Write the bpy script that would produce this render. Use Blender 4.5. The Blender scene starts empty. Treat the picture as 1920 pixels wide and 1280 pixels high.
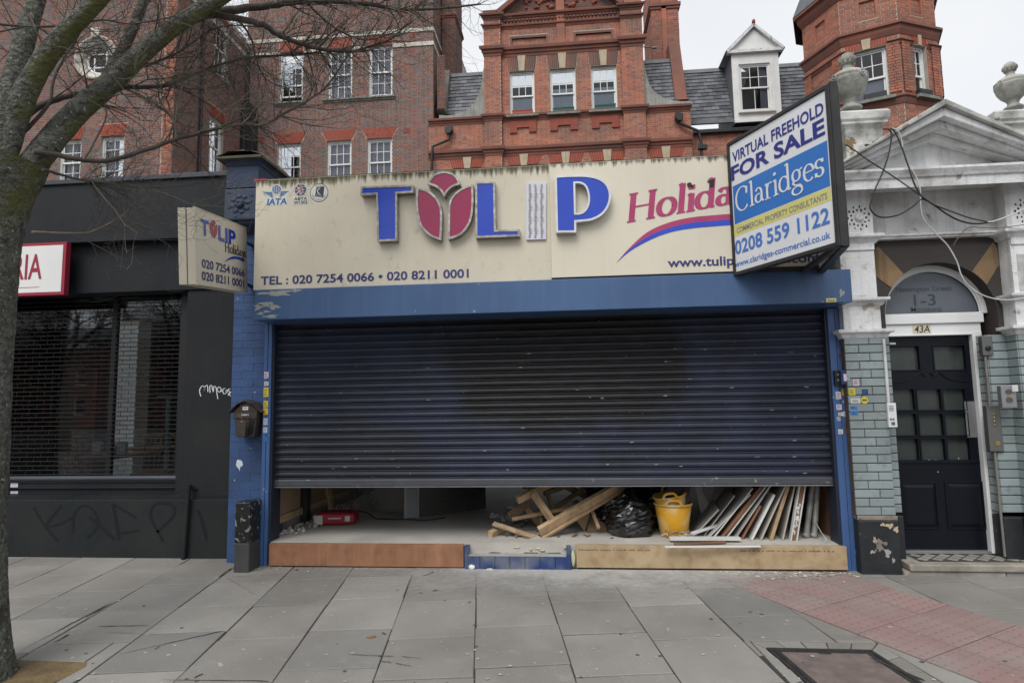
import bpy, bmesh, math, random
from mathutils import Vector as V, noise as mnoise
from math import sin, cos, pi, radians
random.seed(7)
S = bpy.context.scene; C = S.collection

# ---------------------------------------------------------------- camera
FPX, CZ = 1150.0, 1.5                       # focal length in photo pixels, eye height
YAW, PITCH, ROLL = radians(5.41), radians(5.72), radians(-0.94)
fw = V((-sin(YAW)*cos(PITCH), cos(YAW)*cos(PITCH), sin(PITCH)))
r0 = V((cos(YAW), sin(YAW), 0)); u0 = r0.cross(fw)
rt = cos(ROLL)*r0 + sin(ROLL)*u0; up = -sin(ROLL)*r0 + cos(ROLL)*u0
cd = bpy.data.cameras.new('camera'); cam = bpy.data.objects.new('camera', cd); C.objects.link(cam)
cd.sensor_width = 36; cd.lens = FPX/1920*36; cd.clip_start = .05; cd.clip_end = 3000
from mathutils import Matrix
m = Matrix((rt, up, -fw)).transposed().to_4x4(); m.translation = V((0, 0, CZ)); cam.matrix_world = m
S.camera = cam
# ---------------------------------------------------------------- sky, sun, exposure
w = bpy.data.worlds.new('World'); S.world = w; w.use_nodes = True
n = w.node_tree.nodes; l = w.node_tree.links; n.clear()
SUN_EL, SUN_AZ = radians(52), radians(200)
sky = n.new('ShaderNodeTexSky'); sky.sky_type = 'NISHITA'; sky.sun_disc = False
sky.sun_elevation = SUN_EL; sky.sun_rotation = SUN_AZ; sky.air_density = 1.0; sky.dust_density = 4; sky.ozone_density = 1
hs = n.new('ShaderNodeHueSaturation'); hs.inputs['Saturation'].default_value = .16; hs.inputs['Value'].default_value = 1.0
tc = n.new('ShaderNodeTexCoord'); nz = n.new('ShaderNodeTexNoise'); nz.inputs['Scale'].default_value = 1.7; nz.inputs['Detail'].default_value = 4
cr = n.new('ShaderNodeValToRGB'); cr.color_ramp.elements[0].position = .32; cr.color_ramp.elements[1].position = .7
cr.color_ramp.elements[0].color = (5.6, 6.0, 6.6, 1); cr.color_ramp.elements[1].color = (7.1, 7.2, 7.35, 1)
mx = n.new('ShaderNodeMix'); mx.data_type = 'RGBA'; mx.inputs['Factor'].default_value = .72
bg = n.new('ShaderNodeBackground'); bg.inputs['Strength'].default_value = .095
wo = n.new('ShaderNodeOutputWorld')
l.new(sky.outputs[0], hs.inputs['Color']); l.new(tc.outputs['Generated'], nz.inputs['Vector']); l.new(nz.outputs['Fac'], cr.inputs['Fac'])
l.new(hs.outputs[0], mx.inputs['A']); l.new(cr.outputs[0], mx.inputs['B']); l.new(mx.outputs['Result'], bg.inputs['Color']); l.new(bg.outputs[0], wo.inputs['Surface'])
sd = bpy.data.lights.new('sun', 'SUN'); sd.energy = 1.25; sd.angle = radians(35); sd.color = (1, .97, .93)
so = bpy.data.objects.new('sun', sd); C.objects.link(so)
sdir = V((sin(SUN_AZ)*cos(SUN_EL), cos(SUN_AZ)*cos(SUN_EL), sin(SUN_EL)))
so.rotation_euler = sdir.to_track_quat('Z', 'Y').to_euler()
S.view_settings.view_transform = 'Standard'; S.view_settings.look = 'None'; S.view_settings.gamma = 1
S.view_settings.exposure = 0.72

# ---------------------------------------------------------------- measuring helpers (photo pixel -> place)
def ray(x, y): return fw + rt*((x-960)/FPX) + up*((640-y)/FPX)
def A(x, y, Y):                              # on an upright plane Y = const
    d = ray(x, y); return d*(Y/d.y) + V((0, 0, CZ))
def AX(x, y, X):
    d = ray(x, y); return d*(X/d.x) + V((0, 0, CZ))
def AZ(x, y, Z):
    d = ray(x, y); return d*((Z-CZ)/d.z) + V((0, 0, CZ))
GS, GB = .027, .07-.027*5.4
def gz(Y): return GB + GS*Y
def G(x, y):                                 # on the sloping pavement
    d = ray(x, y); return d*((GB-CZ)/(d.z-GS*d.y)) + V((0, 0, CZ))
def R(x0, y0, x1, y1, Y):                    # photo rectangle -> X0, X1, Z0, Z1 at depth Y
    xm, ym = (x0+x1)/2, (y0+y1)/2
    return A(x0, ym, Y).x, A(x1, ym, Y).x, A(xm, y1, Y).z, A(xm, y0, Y).z

# ---------------------------------------------------------------- materials
MAT = {}
def mat(name, c1, c2=None, sc=4, rough=.7, metal=0, bump=0, bsc=60, isl=None, obr=0, dirt=None, dsc=2, damt=.5, spec=.4, streak=None, wear=None, coat=0, dirt2=None, bd=.01):
    """c1/c2 blotched by noise; isl: colours picked per loose piece; obr: brightness change per object;
    dirt: second colour in patches; streak: colour in vertical runs; wear: (colour, scale, threshold) sharp-edged chips"""
    mt = bpy.data.materials.new(name); mt.use_nodes = True; t = mt.node_tree; N = t.nodes; L = t.links
    b = N['Principled BSDF']; geo = N.new('ShaderNodeNewGeometry'); P = geo.outputs['Position']
    def noise(s, det=5, vec=P, dist=0):
        k = N.new('ShaderNodeTexNoise'); k.inputs['Scale'].default_value = s; k.inputs['Detail'].default_value = det; k.inputs['Distortion'].default_value = dist
        L.new(vec, k.inputs['Vector']); return k.outputs['Fac']
    def ramp(f, p0, p1):
        k = N.new('ShaderNodeMapRange'); k.inputs[1].default_value = p0; k.inputs[2].default_value = p1; L.new(f, k.inputs[0]); return k.outputs[0]
    def mix(f, a, bb, mode='MIX'):
        k = N.new('ShaderNodeMix'); k.data_type = 'RGBA'; k.blend_type = mode
        if isinstance(f, float): k.inputs['Factor'].default_value = f
        else: L.new(f, k.inputs['Factor'])
        for v, s in ((a, 'A'), (bb, 'B')):
            if isinstance(v, tuple): k.inputs[s].default_value = (*v, 1)
            else: L.new(v, k.inputs[s])
        return k.outputs['Result']
    def mul(a, v):
        k = N.new('ShaderNodeMath'); k.operation = 'MULTIPLY'; L.new(a, k.inputs[0])
        if isinstance(v, (int, float)): k.inputs[1].default_value = v
        else: L.new(v, k.inputs[1])
        return k.outputs[0]
    col = c1
    if isl:
        k = N.new('ShaderNodeValToRGB'); k.color_ramp.interpolation = 'CONSTANT'; e = k.color_ramp.elements
        while len(e) < len(isl): e.new(.5)
        for i, cc in enumerate(isl): e[i].position = i/len(isl); e[i].color = (*cc, 1)
        L.new(geo.outputs['Random Per Island'], k.inputs['Fac']); col = k.outputs['Color']
        if c2: col = mix(ramp(noise(sc), .35, .7), col, mix(.45, col, c2))
    elif c2: col = mix(ramp(noise(sc), .3, .7), c1, c2)
    if obr:
        oi = N.new('ShaderNodeObjectInfo'); k = N.new('ShaderNodeHueSaturation'); L.new(ramp(oi.outputs['Random'], 0, 1), k.inputs['Value'])
        mr = k.inputs['Value'].links[0].from_node; mr.inputs[3].default_value = 1-obr; mr.inputs[4].default_value = 1+obr
        if isinstance(col, tuple): k.inputs['Color'].default_value = (*col, 1)
        else: L.new(col, k.inputs['Color'])
        col = k.outputs['Color']
    if dirt: col = mix(mul(ramp(noise(dsc, 7), .45, .68), damt), col, dirt)
    if dirt2: col = mix(mul(ramp(noise(dirt2[1], 8, P, .6), dirt2[3], dirt2[4]), dirt2[2]), col, dirt2[0])
    if streak:
        mp = N.new('ShaderNodeMapping'); mp.inputs['Scale'].default_value = (9, 9, .45); L.new(P, mp.inputs['Vector'])
        col = mix(mul(ramp(noise(2.2, 5, mp.outputs[0]), .5, .75), streak[1]), col, streak[0])
    rg = rough
    if wear:
        f = ramp(noise(wear[1], 6, P, .4), wear[2], wear[2]+.02); col = mix(f, col, wear[0])
    if isinstance(col, tuple): b.inputs['Base Color'].default_value = (*col, 1)
    else: L.new(col, b.inputs['Base Color'])
    b.inputs['Metallic'].default_value = metal; b.inputs['Specular IOR Level'].default_value = spec
    if coat: b.inputs['Coat Weight'].default_value = coat
    k = N.new('ShaderNodeMapRange'); L.new(noise(sc*3+3, 4), k.inputs[0]); k.inputs[3].default_value = max(.02, rough-.1); k.inputs[4].default_value = min(1, rough+.1); L.new(k.outputs[0], b.inputs['Roughness'])
    if bump:
        k = N.new('ShaderNodeBump'); k.inputs['Strength'].default_value = bump; k.inputs['Distance'].default_value = bd
        L.new(noise(bsc, 6), k.inputs['Height']); L.new(k.outputs[0], b.inputs['Normal'])
    MAT[name] = mt; return mt
def glass(name, tint=(.9, .93, .95), refl=1.0, ior=1.5):
    mt = bpy.data.materials.new(name); mt.use_nodes = True; t = mt.node_tree; N = t.nodes; L = t.links; N.clear()
    o = N.new('ShaderNodeOutputMaterial'); tr = N.new('ShaderNodeBsdfTransparent'); gl = N.new('ShaderNodeBsdfGlossy'); fr = N.new('ShaderNodeFresnel'); mx = N.new('ShaderNodeMixShader'); ml = N.new('ShaderNodeMath')
    tr.inputs[0].default_value = (*tint, 1); gl.inputs['Roughness'].default_value = .02; fr.inputs[0].default_value = ior
    ml.operation = 'MULTIPLY'; ml.inputs[1].default_value = refl; ml.use_clamp = True
    L.new(fr.outputs[0], ml.inputs[0]); L.new(ml.outputs[0], mx.inputs[0]); L.new(tr.outputs[0], mx.inputs[1]); L.new(gl.outputs[0], mx.inputs[2]); L.new(mx.outputs[0], o.inputs[0])
    MAT[name] = mt; return mt

# ---------------------------------------------------------------- mesh builder
ORG = {}
class Fr:                                    # a local frame: u right, v up, d out towards the street
    def __init__(s, O, U=(1, 0, 0), W=(0, 0, 1)):
        s.O = V(O); s.U = V(U).normalized(); s.W = V(W).normalized(); s.N = s.U.cross(s.W)
    def __call__(s, u, v, d=0): return s.O + s.U*u + s.W*v + s.N*d
def FY(Y): return Fr((0, Y, 0))
WORLD = lambda x, y, z: V((x, y, z))
class MB:
    def __init__(s): s.v = []; s.f = []; s.sm = []
    def add(s, vs, fs, smooth=False):
        b = len(s.v); s.v += [tuple(p) for p in vs]; s.f += [tuple(b+i for i in f) for f in fs]; s.sm += [smooth]*len(fs); return s
    def box(s, fr, u0, u1, v0, v1, d0, d1, ta=0):        # ta: taper of the outer face
        if u0 > u1: u0, u1 = u1, u0
        if v0 > v1: v0, v1 = v1, v0
        if d0 > d1: d0, d1 = d1, d0
        p = [fr(u0, v0, d0), fr(u1, v0, d0), fr(u1, v1, d0), fr(u0, v1, d0), fr(u0+ta, v0+ta, d1), fr(u1-ta, v0+ta, d1), fr(u1-ta, v1-ta, d1), fr(u0+ta, v1-ta, d1)]
        return s.add(p, [(3, 2, 1, 0), (4, 5, 6, 7), (0, 1, 5, 4), (1, 2, 6, 5), (2, 3, 7, 6), (3, 0, 4, 7)])
    def wbox(s, x0, x1, y0, y1, z0, z1): return s.box(FY(0), x0, x1, z0, z1, -y1, -y0)
    def beam(s, a, b, w, h, upv=(0, 0, 1)):              # bar from a to b, w across, h along upv
        a = V(a); b = V(b); t = (b-a); L = t.length; t.normalize(); x = t.cross(V(upv))
        if x.length < 1e-4: x = t.cross(V((0, 1, 0)))
        x.normalize(); y = x.cross(t)
        fr = lambda u, v, d: a + x*u + y*v + t*d
        return s.box(fr, -w/2, w/2, -h/2, h/2, 0, L)
    def prism(s, fr, poly, d0, d1, cap=True):            # poly in (u,v), extruded along d
        n = len(poly); a = sum(poly[i][0]*poly[(i+1) % n][1]-poly[(i+1) % n][0]*poly[i][1] for i in range(n))
        if a < 0: poly = poly[::-1]
        vs = [fr(u, v, d0) for u, v in poly]+[fr(u, v, d1) for u, v in poly]
        fs = [(i, (i+1) % n, n+(i+1) % n, n+i) for i in range(n)]
        if cap: fs += [tuple(range(n-1, -1, -1)), tuple(range(n, 2*n))]
        return s.add(vs, fs)
    def sheet(s, fr, poly, d=0):
        n = len(poly); a = sum(poly[i][0]*poly[(i+1) % n][1]-poly[(i+1) % n][0]*poly[i][1] for i in range(n))
        if a < 0: poly = poly[::-1]
        return s.add([fr(u, v, d) for u, v in poly], [tuple(range(n))])
    def profile(s, fr, prof, u0, u1, mit0=0, mit1=0):    # moulding: prof (d,v) swept along u, mitred ends grow with d
        n = len(prof)
        vs = [fr(u0-mit0*d, v, d) for d, v in prof]+[fr(u1+mit1*d, v, d) for d, v in prof]
        fs = [(i, n+i, n+(i+1) % n, (i+1) % n) for i in range(n)]+[tuple(range(n)), tuple(range(2*n-1, n-1, -1))]
        return s.add(vs, fs)
    def tube(s, pts, rad, k=6, cap=True, smooth=True, wob=0):
        pts = [V(p) for p in pts]; n = len(pts)
        if not hasattr(rad, '__len__'): rad = [rad]*n
        vs = []; x = None
        for i, p in enumerate(pts):
            t = (pts[min(i+1, n-1)]-pts[max(i-1, 0)])
            t = t.normalized() if t.length > 1e-9 else V((0, 0, 1))
            if x is None: x = t.cross(V((0, 0, 1)) if abs(t.z) < .9 else V((0, 1, 0)))
            x = (x - t*x.dot(t)).normalized(); y = t.cross(x)
            for j in range(k):
                a = 2*pi*j/k; r = rad[i]*(1+wob*(random.random()-.5)); vs.append(p+(x*cos(a)+y*sin(a))*r)
        fs = [(i*k+j, i*k+(j+1) % k, (i+1)*k+(j+1) % k, (i+1)*k+j) for i in range(n-1) for j in range(k)]
        s.add(vs, fs, smooth)
        if cap: s.add([vs[j] for j in range(k)], [tuple(range(k-1, -1, -1))]); s.add([vs[(n-1)*k+j] for j in range(k)], [tuple(range(k))])
        return s
    def lathe(s, c, prof, k=24, ax=None, smooth=True, a0=0, a1=2*pi):  # prof (r,h) about upright axis through c
        c = V(c); full = abs(a1-a0-2*pi) < 1e-6; kk = k if full else k+1
        X, Y, Z = ax or (V((1, 0, 0)), V((0, 1, 0)), V((0, 0, 1)))
        vs = [c+(X*cos(a0+(a1-a0)*j/k)+Y*sin(a0+(a1-a0)*j/k))*r+Z*h for r, h in prof for j in range(kk)]
        fs = [(i*kk+j, i*kk+(j+1) % kk, (i+1)*kk+(j+1) % kk, (i+1)*kk+j) for i in range(len(prof)-1) for j in range(k)]
        return s.add(vs, fs, smooth)
    def blob(s, c, r, k=10, rings=6, jit=0, smooth=True, flat=None):
        c = V(c); vs = []
        for i in range(rings+1):
            ph = -pi/2+pi*i/rings
            for j in range(k):
                a = 2*pi*j/k; q = 1+jit*(random.random()-.5)
                z = sin(ph)*r[2]*q
                if flat is not None: z = max(z, flat)
                vs.append(c+V((cos(a)*cos(ph)*r[0]*q, sin(a)*cos(ph)*r[1]*q, z)))
        return s.add(vs, [(i*k+j, i*k+(j+1) % k, (i+1)*k+(j+1) % k, (i+1)*k+j) for i in range(rings) for j in range(k)], smooth)
    def build(s, name, m, parent=None, loc=None, fix=True, bev=0, kind=None, label=None, seg=2):
        o0 = V(loc) if loc is not None else (ORG[parent.name] if parent else V((0, 0, 0)))
        me = bpy.data.meshes.new(name); me.from_pydata([(p[0]-o0.x, p[1]-o0.y, p[2]-o0.z) for p in s.v], [], s.f)
        me.polygons.foreach_set('use_smooth', s.sm)
        if fix:
            bm = bmesh.new(); bm.from_mesh(me); bmesh.ops.recalc_face_normals(bm, faces=bm.faces); bm.to_mesh(me); bm.free()
        me.materials.append(MAT[m] if isinstance(m, str) else m); me.update()
        o = bpy.data.objects.new(name, me); C.objects.link(o); ORG[o.name] = o0
        if parent:
            o.parent = parent
            d = o0-ORG[parent.name]; o.location = d
        else: o.location = o0
        if bev:
            b = o.modifiers.new('bevel', 'BEVEL'); b.width = bev; b.segments = seg; b.limit_method = 'ANGLE'; b.angle_limit = radians(40)
        if kind: o['kind'] = kind
        if label: o['label'] = label
        return o
def tag(o, label, cat, group=None):
    o['label'] = label; o['category'] = cat
    if group: o['group'] = group
    return o
def thing(name, label, cat, loc, group=None):
    o = bpy.data.objects.new(name, None); C.objects.link(o); o.location = V(loc); ORG[o.name] = V(loc); o.empty_display_size = .1
    return tag(o, label, cat, group)
def link_copy(o, parent, loc):               # another piece with the same mesh
    c = o.copy(); C.objects.link(c); c.parent = parent; c.location = loc; ORG[c.name] = ORG[o.name]; return c
def lerp(a, b, t): return a+(b-a)*t

# ---------------------------------------------------------------- lettering
def text(name, s, fr, u0, u1, v0, v1, m, parent, d=.003, bold=.0, shear=0, ext=0):
    """flat lettering stretched to fill u0..u1, v0..v1 (cap height box)"""
    cu = bpy.data.curves.new('t', 'FONT'); cu.body = s; cu.offset = bold; cu.shear = shear; cu.extrude = 0; cu.resolution_u = 3
    ob = bpy.data.objects.new('t', cu); C.objects.link(ob); dg = bpy.context.evaluated_depsgraph_get()
    me = bpy.data.meshes.new_from_object(ob.evaluated_get(dg)); bpy.data.objects.remove(ob)
    vs = [tuple(q.co) for q in me.vertices]; fs = [tuple(p.vertices) for p in me.polygons]; bpy.data.meshes.remove(me)
    xs = [q[0] for q in vs]; x0, x1 = min(xs), max(xs); cap = .729
    ys = [q[1] for q in vs]; b0 = 0.0; cap = max(ys) if max(ys) > .5 else .729
    sx = (u1-u0)/(x1-x0); sy = (v1-v0)/(cap-b0)
    iv = sorted((min(vs[i][0] for i in f), max(vs[i][0] for i in f), f) for f in fs); words_, end = [], -9e9      # one object per word
    for a, b, f in iv:
        if a > end+.24: words_.append([])
        words_[-1].append(f); end = max(end, b)
    out = None
    for wd in words_:
        ids = sorted({i for f in wd for i in f}); mp = {i: k for k, i in enumerate(ids)}; mb = MB()
        mb.add([fr(u0+(vs[i][0]-x0)*sx, v0+(vs[i][1]-b0)*sy, d) for i in ids], [tuple(mp[i] for i in f) for f in wd]); o = mb.build(name, m, parent, fix=False); out = out or o
    return out
def arc(cx, cy, rx, ry, a0, a1, k=12): return [(cx+rx*cos(radians(a0+(a1-a0)*i/k)), cy+ry*sin(radians(a0+(a1-a0)*i/k))) for i in range(k+1)]
def stroke(mb, fr, pts, thick, thin=None, d=0):          # broad-nib pen stroke
    thin = thick if thin is None else thin; n = len(pts); vs = []
    for i, (x, y) in enumerate(pts):
        a = pts[max(i-1, 0)]; b = pts[min(i+1, n-1)]; tx, ty = b[0]-a[0], b[1]-a[1]; q = math.hypot(tx, ty) or 1; tx /= q; ty /= q
        h = math.hypot(thick*ty, thin*tx)/2; vs += [fr(x-ty*h, y+tx*h, d), fr(x+ty*h, y-tx*h, d)]
    mb.add(vs, [(2*i, 2*i+1, 2*i+3, 2*i+2) for i in range(n-1)])
SER = {  # serif lower case skeletons: (advance, strokes); x-height 1, ascender 1.65, cap 1.6
 'C': (1.5, [arc(.78, .78, .68, .82, 50, 318, 22), [(1.24, 1.02), (1.26, 1.5)]]),
 'H': (1.75, [[(.3, 0), (.3, 1.6)], [(1.4, 0), (1.4, 1.6)], [(.3, .82), (1.4, .82)], [(.05, 0), (.55, 0)], [(.05, 1.6), (.55, 1.6)], [(1.15, 0), (1.65, 0)], [(1.15, 1.6), (1.65, 1.6)]]),
 'l': (.55, [[(.27, 0), (.27, 1.68)], [(.03, 0), (.52, 0)], [(.05, 1.6), (.27, 1.68)]]),
 'i': (.55, [[(.27, 0), (.27, 1)], [(.03, 0), (.52, 0)], [(.05, .93), (.27, 1)], arc(.25, 1.38, .06, .06, 0, 360, 10)]),
 'a': (1.0, [arc(.42, .62, .3, .36, 150, 0, 10)+[(.72, .2), (.8, .04), (.95, .05)], arc(.4, .3, .3, .28, 60, 360+40, 16)]),
 'o': (1.1, [arc(.53, .5, .45, .5, 0, 360, 22)]),
 'd': (1.15, [[(.85, 0), (.85, 1.68)], [(.62, 1.6), (.85, 1.68)], [(.85, 0), (1.08, .04)], arc(.47, .48, .4, .47, 40, 325, 18)]),
 'r': (.8, [[(.27, 0), (.27, 1)], [(.03, 0), (.52, 0)], [(.05, .93), (.27, 1)], arc(.58, .6, .3, .38, 165, 60, 8)]),
 'g': (1.0, [arc(.43, .66, .32, .34, 0, 360, 18), arc(.46, -.28, .42, .25, 0, 360, 18), [(.22, .4), (.15, .22), (.3, .08), (.75, .0), (.85, -.15)], [(.68, .9), (.98, 1.0)]]),
 'e': (.95, [[(.1, .56), (.82, .56)], arc(.48, .5, .4, .5, 8, 315, 18)]),
 's': (.8, [arc(.38, .74, .27, .25, 50, 260, 10)+arc(.38, .25, .28, .26, 85, -140, 10), [(.64, .78), (.64, 1.0)], [(.1, .0), (.1, .26)]]),
 'y': (1.05, [[(.15, 1), (.55, .05)], [(.92, 1), (.5, -.2), (.35, -.45), (.12, -.45)], [(0, 1), (.36, 1)], [(.72, 1), (1.06, 1)]])}
def serif(name, s, fr, u0, u1, v0, xh, m, parent, d=.003, thick=.2, thin=.07, shear=0):
    adv = sum(SER[c][0] for c in s); k = (u1-u0)/adv; mb = MB(); x = 0; e = 0
    for c in s:
        a, sts = SER[c]
        for st in sts:
            stroke(mb, lambda p, q, dd: fr(u0+(x+p+shear*q)*k, v0+q*xh, dd), st, thick, thin, d+e); e = (e+.0004) % .003
        x += a
    return mb.build(name, m, parent, fix=False)

# ---------------------------------------------------------------- brickwork
def spans(v, u0, u1, holes):                 # free stretches of a course at height v
    out = [(u0, u1)]
    for h in holes:
        a, b = h(v) if callable(h) else ((h[0], h[1]) if h[2]-.004 < v < h[3]+.004 else (0, 0))
        if b <= a: continue
        nx = []
        for p, q in out:
            if b <= p or a >= q: nx.append((p, q)); continue
            if a > p: nx.append((p, a))
            if b < q: nx.append((b, q))
        out = nx
    return out
def bricks(fr, u0, u1, v0, v1, holes=(), bl=.215, hd=.1025, ch=.075, j=.0125, proud=.006, bond='flemish', mb=None, lim=None):
    mb = mb or MB(); nrow = int((v1-v0)/ch+.5)
    for r in range(nrow):
        za, zb = v0+r*ch+j/2, v0+(r+1)*ch-j/2; zm = (za+zb)/2
        a0, a1 = (u0, u1) if lim is None else lim(zm)
        for p, q in spans(zm, a0, a1, holes):
            x = math.floor(p/(bl+hd+2*j))*(bl+hd+2*j) - (.165 if r % 2 else 0) - .4; k = 0
            while x < q:
                ln = bl if k % 2 == 0 else hd
                if bond == 'stretch': ln = bl
                k += 1
                xa, xb = max(x, p+j/2), min(x+ln, q-j/2)
                if xb-xa > .02:
                    pr = proud+random.uniform(-.002, .002)
                    mb.add([fr(xa, za, 0), fr(xb, za, 0), fr(xb, zb, 0), fr(xa, zb, 0), fr(xa, za, pr), fr(xb, za, pr), fr(xb, zb, pr), fr(xa, zb, pr)],
                           [(4, 5, 6, 7), (0, 1, 5, 4), (1, 2, 6, 5), (2, 3, 7, 6), (3, 0, 4, 7)])
                x += ln+j
    return mb
def wallslab(mb, fr, u0, u1, v0, v1, holes=(), th=.3, lim=None):   # wall with real openings
    us = sorted({u0, u1, *[min(max(h[i], u0), u1) for h in holes for i in (0, 1)]}); vs = sorted({v0, v1, *[min(max(h[i], v0), v1) for h in holes for i in (2, 3)]})
    for i in range(len(us)-1):
        for k in range(len(vs)-1):
            um, vm = (us[i]+us[i+1])/2, (vs[k]+vs[k+1])/2
            if any(h[0] < um < h[1] and h[2] < vm < h[3] for h in holes): continue
            mb.sheet(fr, [(us[i], vs[k]), (us[i+1], vs[k]), (us[i+1], vs[k+1]), (us[i], vs[k+1])])
    for h in holes:
        a, b, c, e = h[:4]
        mb.add([fr(a, c, 0), fr(b, c, 0), fr(b, e, 0), fr(a, e, 0), fr(a, c, -th), fr(b, c, -th), fr(b, e, -th), fr(a, e, -th)], [(0, 4, 5, 1), (1, 5, 6, 2), (2, 6, 7, 3), (3, 7, 4, 0)])
    return mb
def sash(parent, fr, u0, u1, v0, v1, rec=.09, nx=3, up_rows=2, lo_rows=2, lo_nx=None, split=.5, gap=0, drop=0, mf='white_paint', curtain='net', cover=(0, 1), blind=None, room=True):
    """double-hung sash window: frame with glazing bars > each pane, curtain"""
    fw_, t = .055, .05; mb = MB()
    for a, b, c, e in ((u0, u0+fw_, v0, v1), (u1-fw_, u1, v0, v1)): mb.box(fr, a, b, c, e, -rec-.1, -rec)
    mb.box(fr, u0+fw_, u1-fw_, v1-fw_, v1, -rec-.1, -rec); mb.box(fr, u0+fw_, u1-fw_, v0, v0+.05, -rec-.1, -rec)
    a, b = u0+fw_, u1-fw_; lo, hi = v0+.05, v1-fw_; md = lo+(hi-lo)*split
    panes = []
    for (s0, s1, dd, cols, rows) in ((md-.02-drop, hi-drop, -rec-.025, nx, up_rows), (lo+gap, md+.03+gap, -rec-.065, lo_nx or nx, lo_rows)):
        mb.box(fr, a, a+.04, s0, s1, dd-.035, dd); mb.box(fr, b-.04, b, s0, s1, dd-.035, dd)
        mb.box(fr, a+.04, b-.04, s1-.045, s1, dd-.035, dd); mb.box(fr, a+.04, b-.04, s0, s0+.055, dd-.035, dd)
        pw, ph = (b-a-.08)/cols, (s1-s0-.1)/rows
        for i in range(1, cols): mb.box(fr, a+.04+i*pw-.011, a+.04+i*pw+.011, s0+.055, s1-.045, dd-.03, dd-.004)
        for i in range(1, rows): mb.box(fr, a+.04, b-.04, s0+.055+i*ph-.011, s0+.055+i*ph+.011, dd-.028, dd-.006)
        panes += [(a+.04+(i+.5)*pw, s0+.055+(k+.5)*ph, pw, ph, dd-.018) for i in range(cols) for k in range(rows)]
    o = mb.build('window', mf, parent); base = {}
    for (cu, cv, pw, ph, dd) in panes:
        key = (round(pw, 4), round(ph, 4)); c = fr(cu, cv, dd)
        if key not in base:
            pm = MB(); pm.sheet(fr, [(cu-pw/2, cv-ph/2), (cu+pw/2, cv-ph/2), (cu+pw/2, cv+ph/2), (cu-pw/2, cv+ph/2)], dd); base[key] = pm.build('pane', 'pane_glass', o, loc=c, fix=False)
        else: link_copy(base[key], o, c-ORG[o.name])
    if curtain:
        k0, k1 = a+(b-a)*cover[0], a+(b-a)*cover[1]; cm = MB(); nn = 24
        cm.add([fr(lerp(k0, k1, i/nn), v, -rec-.17-.012*sin(i*1.9)) for i in range(nn+1) for v in (lo, hi)], [(2*i, 2*i+2, 2*i+3, 2*i+1) for i in range(nn)], True); cm.build('curtain', curtain, o)
    if blind:
        q0, q1 = lo+(hi-lo)*blind[1], lo+(hi-lo)*blind[2]; bm_ = MB(); bm_.box(fr, a, b, q0, q1, -rec-.14, -rec-.13); bm_.build('blind', blind[0], o)
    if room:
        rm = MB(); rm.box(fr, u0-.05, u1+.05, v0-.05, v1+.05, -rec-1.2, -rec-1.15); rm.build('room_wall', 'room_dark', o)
    return o
# ---------------------------------------------------------------- palette
mat('mortar', (.45, .405, .345), (.34, .305, .26), 3, .95)
mat('mortar_dark', (.24, .21, .19), (.16, .145, .13), 3, .95)
mat('brick_brown', (.2, .1, .08), (.165, .115, .1), 2, .85, bump=.4, bsc=50, isl=[(.25, .105, .08), (.2, .092, .075), (.285, .12, .082), (.165, .112, .107), (.16, .138, .142), (.25, .092, .066), (.26, .116, .086), (.2, .16, .158), (.215, .115, .094), (.165, .092, .083), (.135, .118, .12), (.28, .1, .067)], dirt=(.12, .09, .08), dsc=.8, damt=.4)
mat('brick_red', (.36, .1, .05), (.25, .11, .08), 1.2, .85, bump=.4, bsc=50, isl=[(.45, .158, .09), (.39, .135, .08), (.48, .185, .105), (.34, .128, .088), (.42, .148, .09), (.27, .112, .09), (.46, .168, .095), (.37, .14, .092)], dirt=(.13, .085, .07), dsc=.9, damt=.65)
mat('brick_sooty', (.16, .07, .05), (.11, .07, .06), 2, .9, bump=.4, bsc=50, isl=[(.2, .09, .068), (.15, .085, .072), (.25, .1, .07), (.13, .085, .075), (.18, .085, .068)], dirt=(.09, .07, .065), dsc=1.2, damt=.5)
mat('rubbed_brick', (.34, .075, .04), (.26, .06, .038), 6, .8, streak=((.16, .05, .04), .5))
mat('terracotta', (.3, .07, .042), (.22, .055, .04), 5, .75, bump=.2)
mat('stone_pale', (.55, .52, .45), (.42, .4, .35), 3, .85, bump=.3, dirt=(.2, .19, .16), dsc=3, damt=.5)
mat('stone_cream', (.5, .42, .3), (.4, .33, .23), 4, .85, streak=((.2, .16, .12), .6))
mat('stone_sill', (.26, .26, .23), (.17, .18, .15), 5, .9, bump=.3, dirt=(.1, .11, .09), dsc=6)
mat('band_cream', (.6, .58, .5), (.5, .48, .42), 3, .8, dirt=(.32, .3, .25), dsc=3)
mat('render_scroll', (.36, .36, .33), (.22, .22, .2), 2.5, .9, bump=.3, streak=((.12, .12, .11), .7))
mat('slate', (.11, .115, .13), (.08, .083, .095), 3, .5, bump=.3, bsc=30, obr=.55, dirt=(.17, .175, .18), dsc=6, damt=.35)
mat('slate_bed', (.03, .03, .032), None, 3, .9)
mat('lead', (.17, .18, .19), (.12, .13, .14), 5, .7)
mat('white_paint', (.74, .74, .72), (.66, .66, .64), 4, .5)
mat('white_old', (.75, .755, .76), (.63, .635, .64), 2.5, .78, bump=.5, bsc=45, dirt=(.36, .35, .32), dsc=3.2, damt=.65, dirt2=((.2, .19, .165), 9, .55, .57, .75), streak=((.33, .33, .31), .55), wear=((.3, .27, .22), 9, .67))
mat('white_filthy', (.6, .6, .58), (.38, .38, .36), 4, .85, bump=.6, bsc=30, dirt=(.13, .13, .11), dsc=5, damt=.85, wear=((.24, .2, .15), 6, .62))
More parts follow.
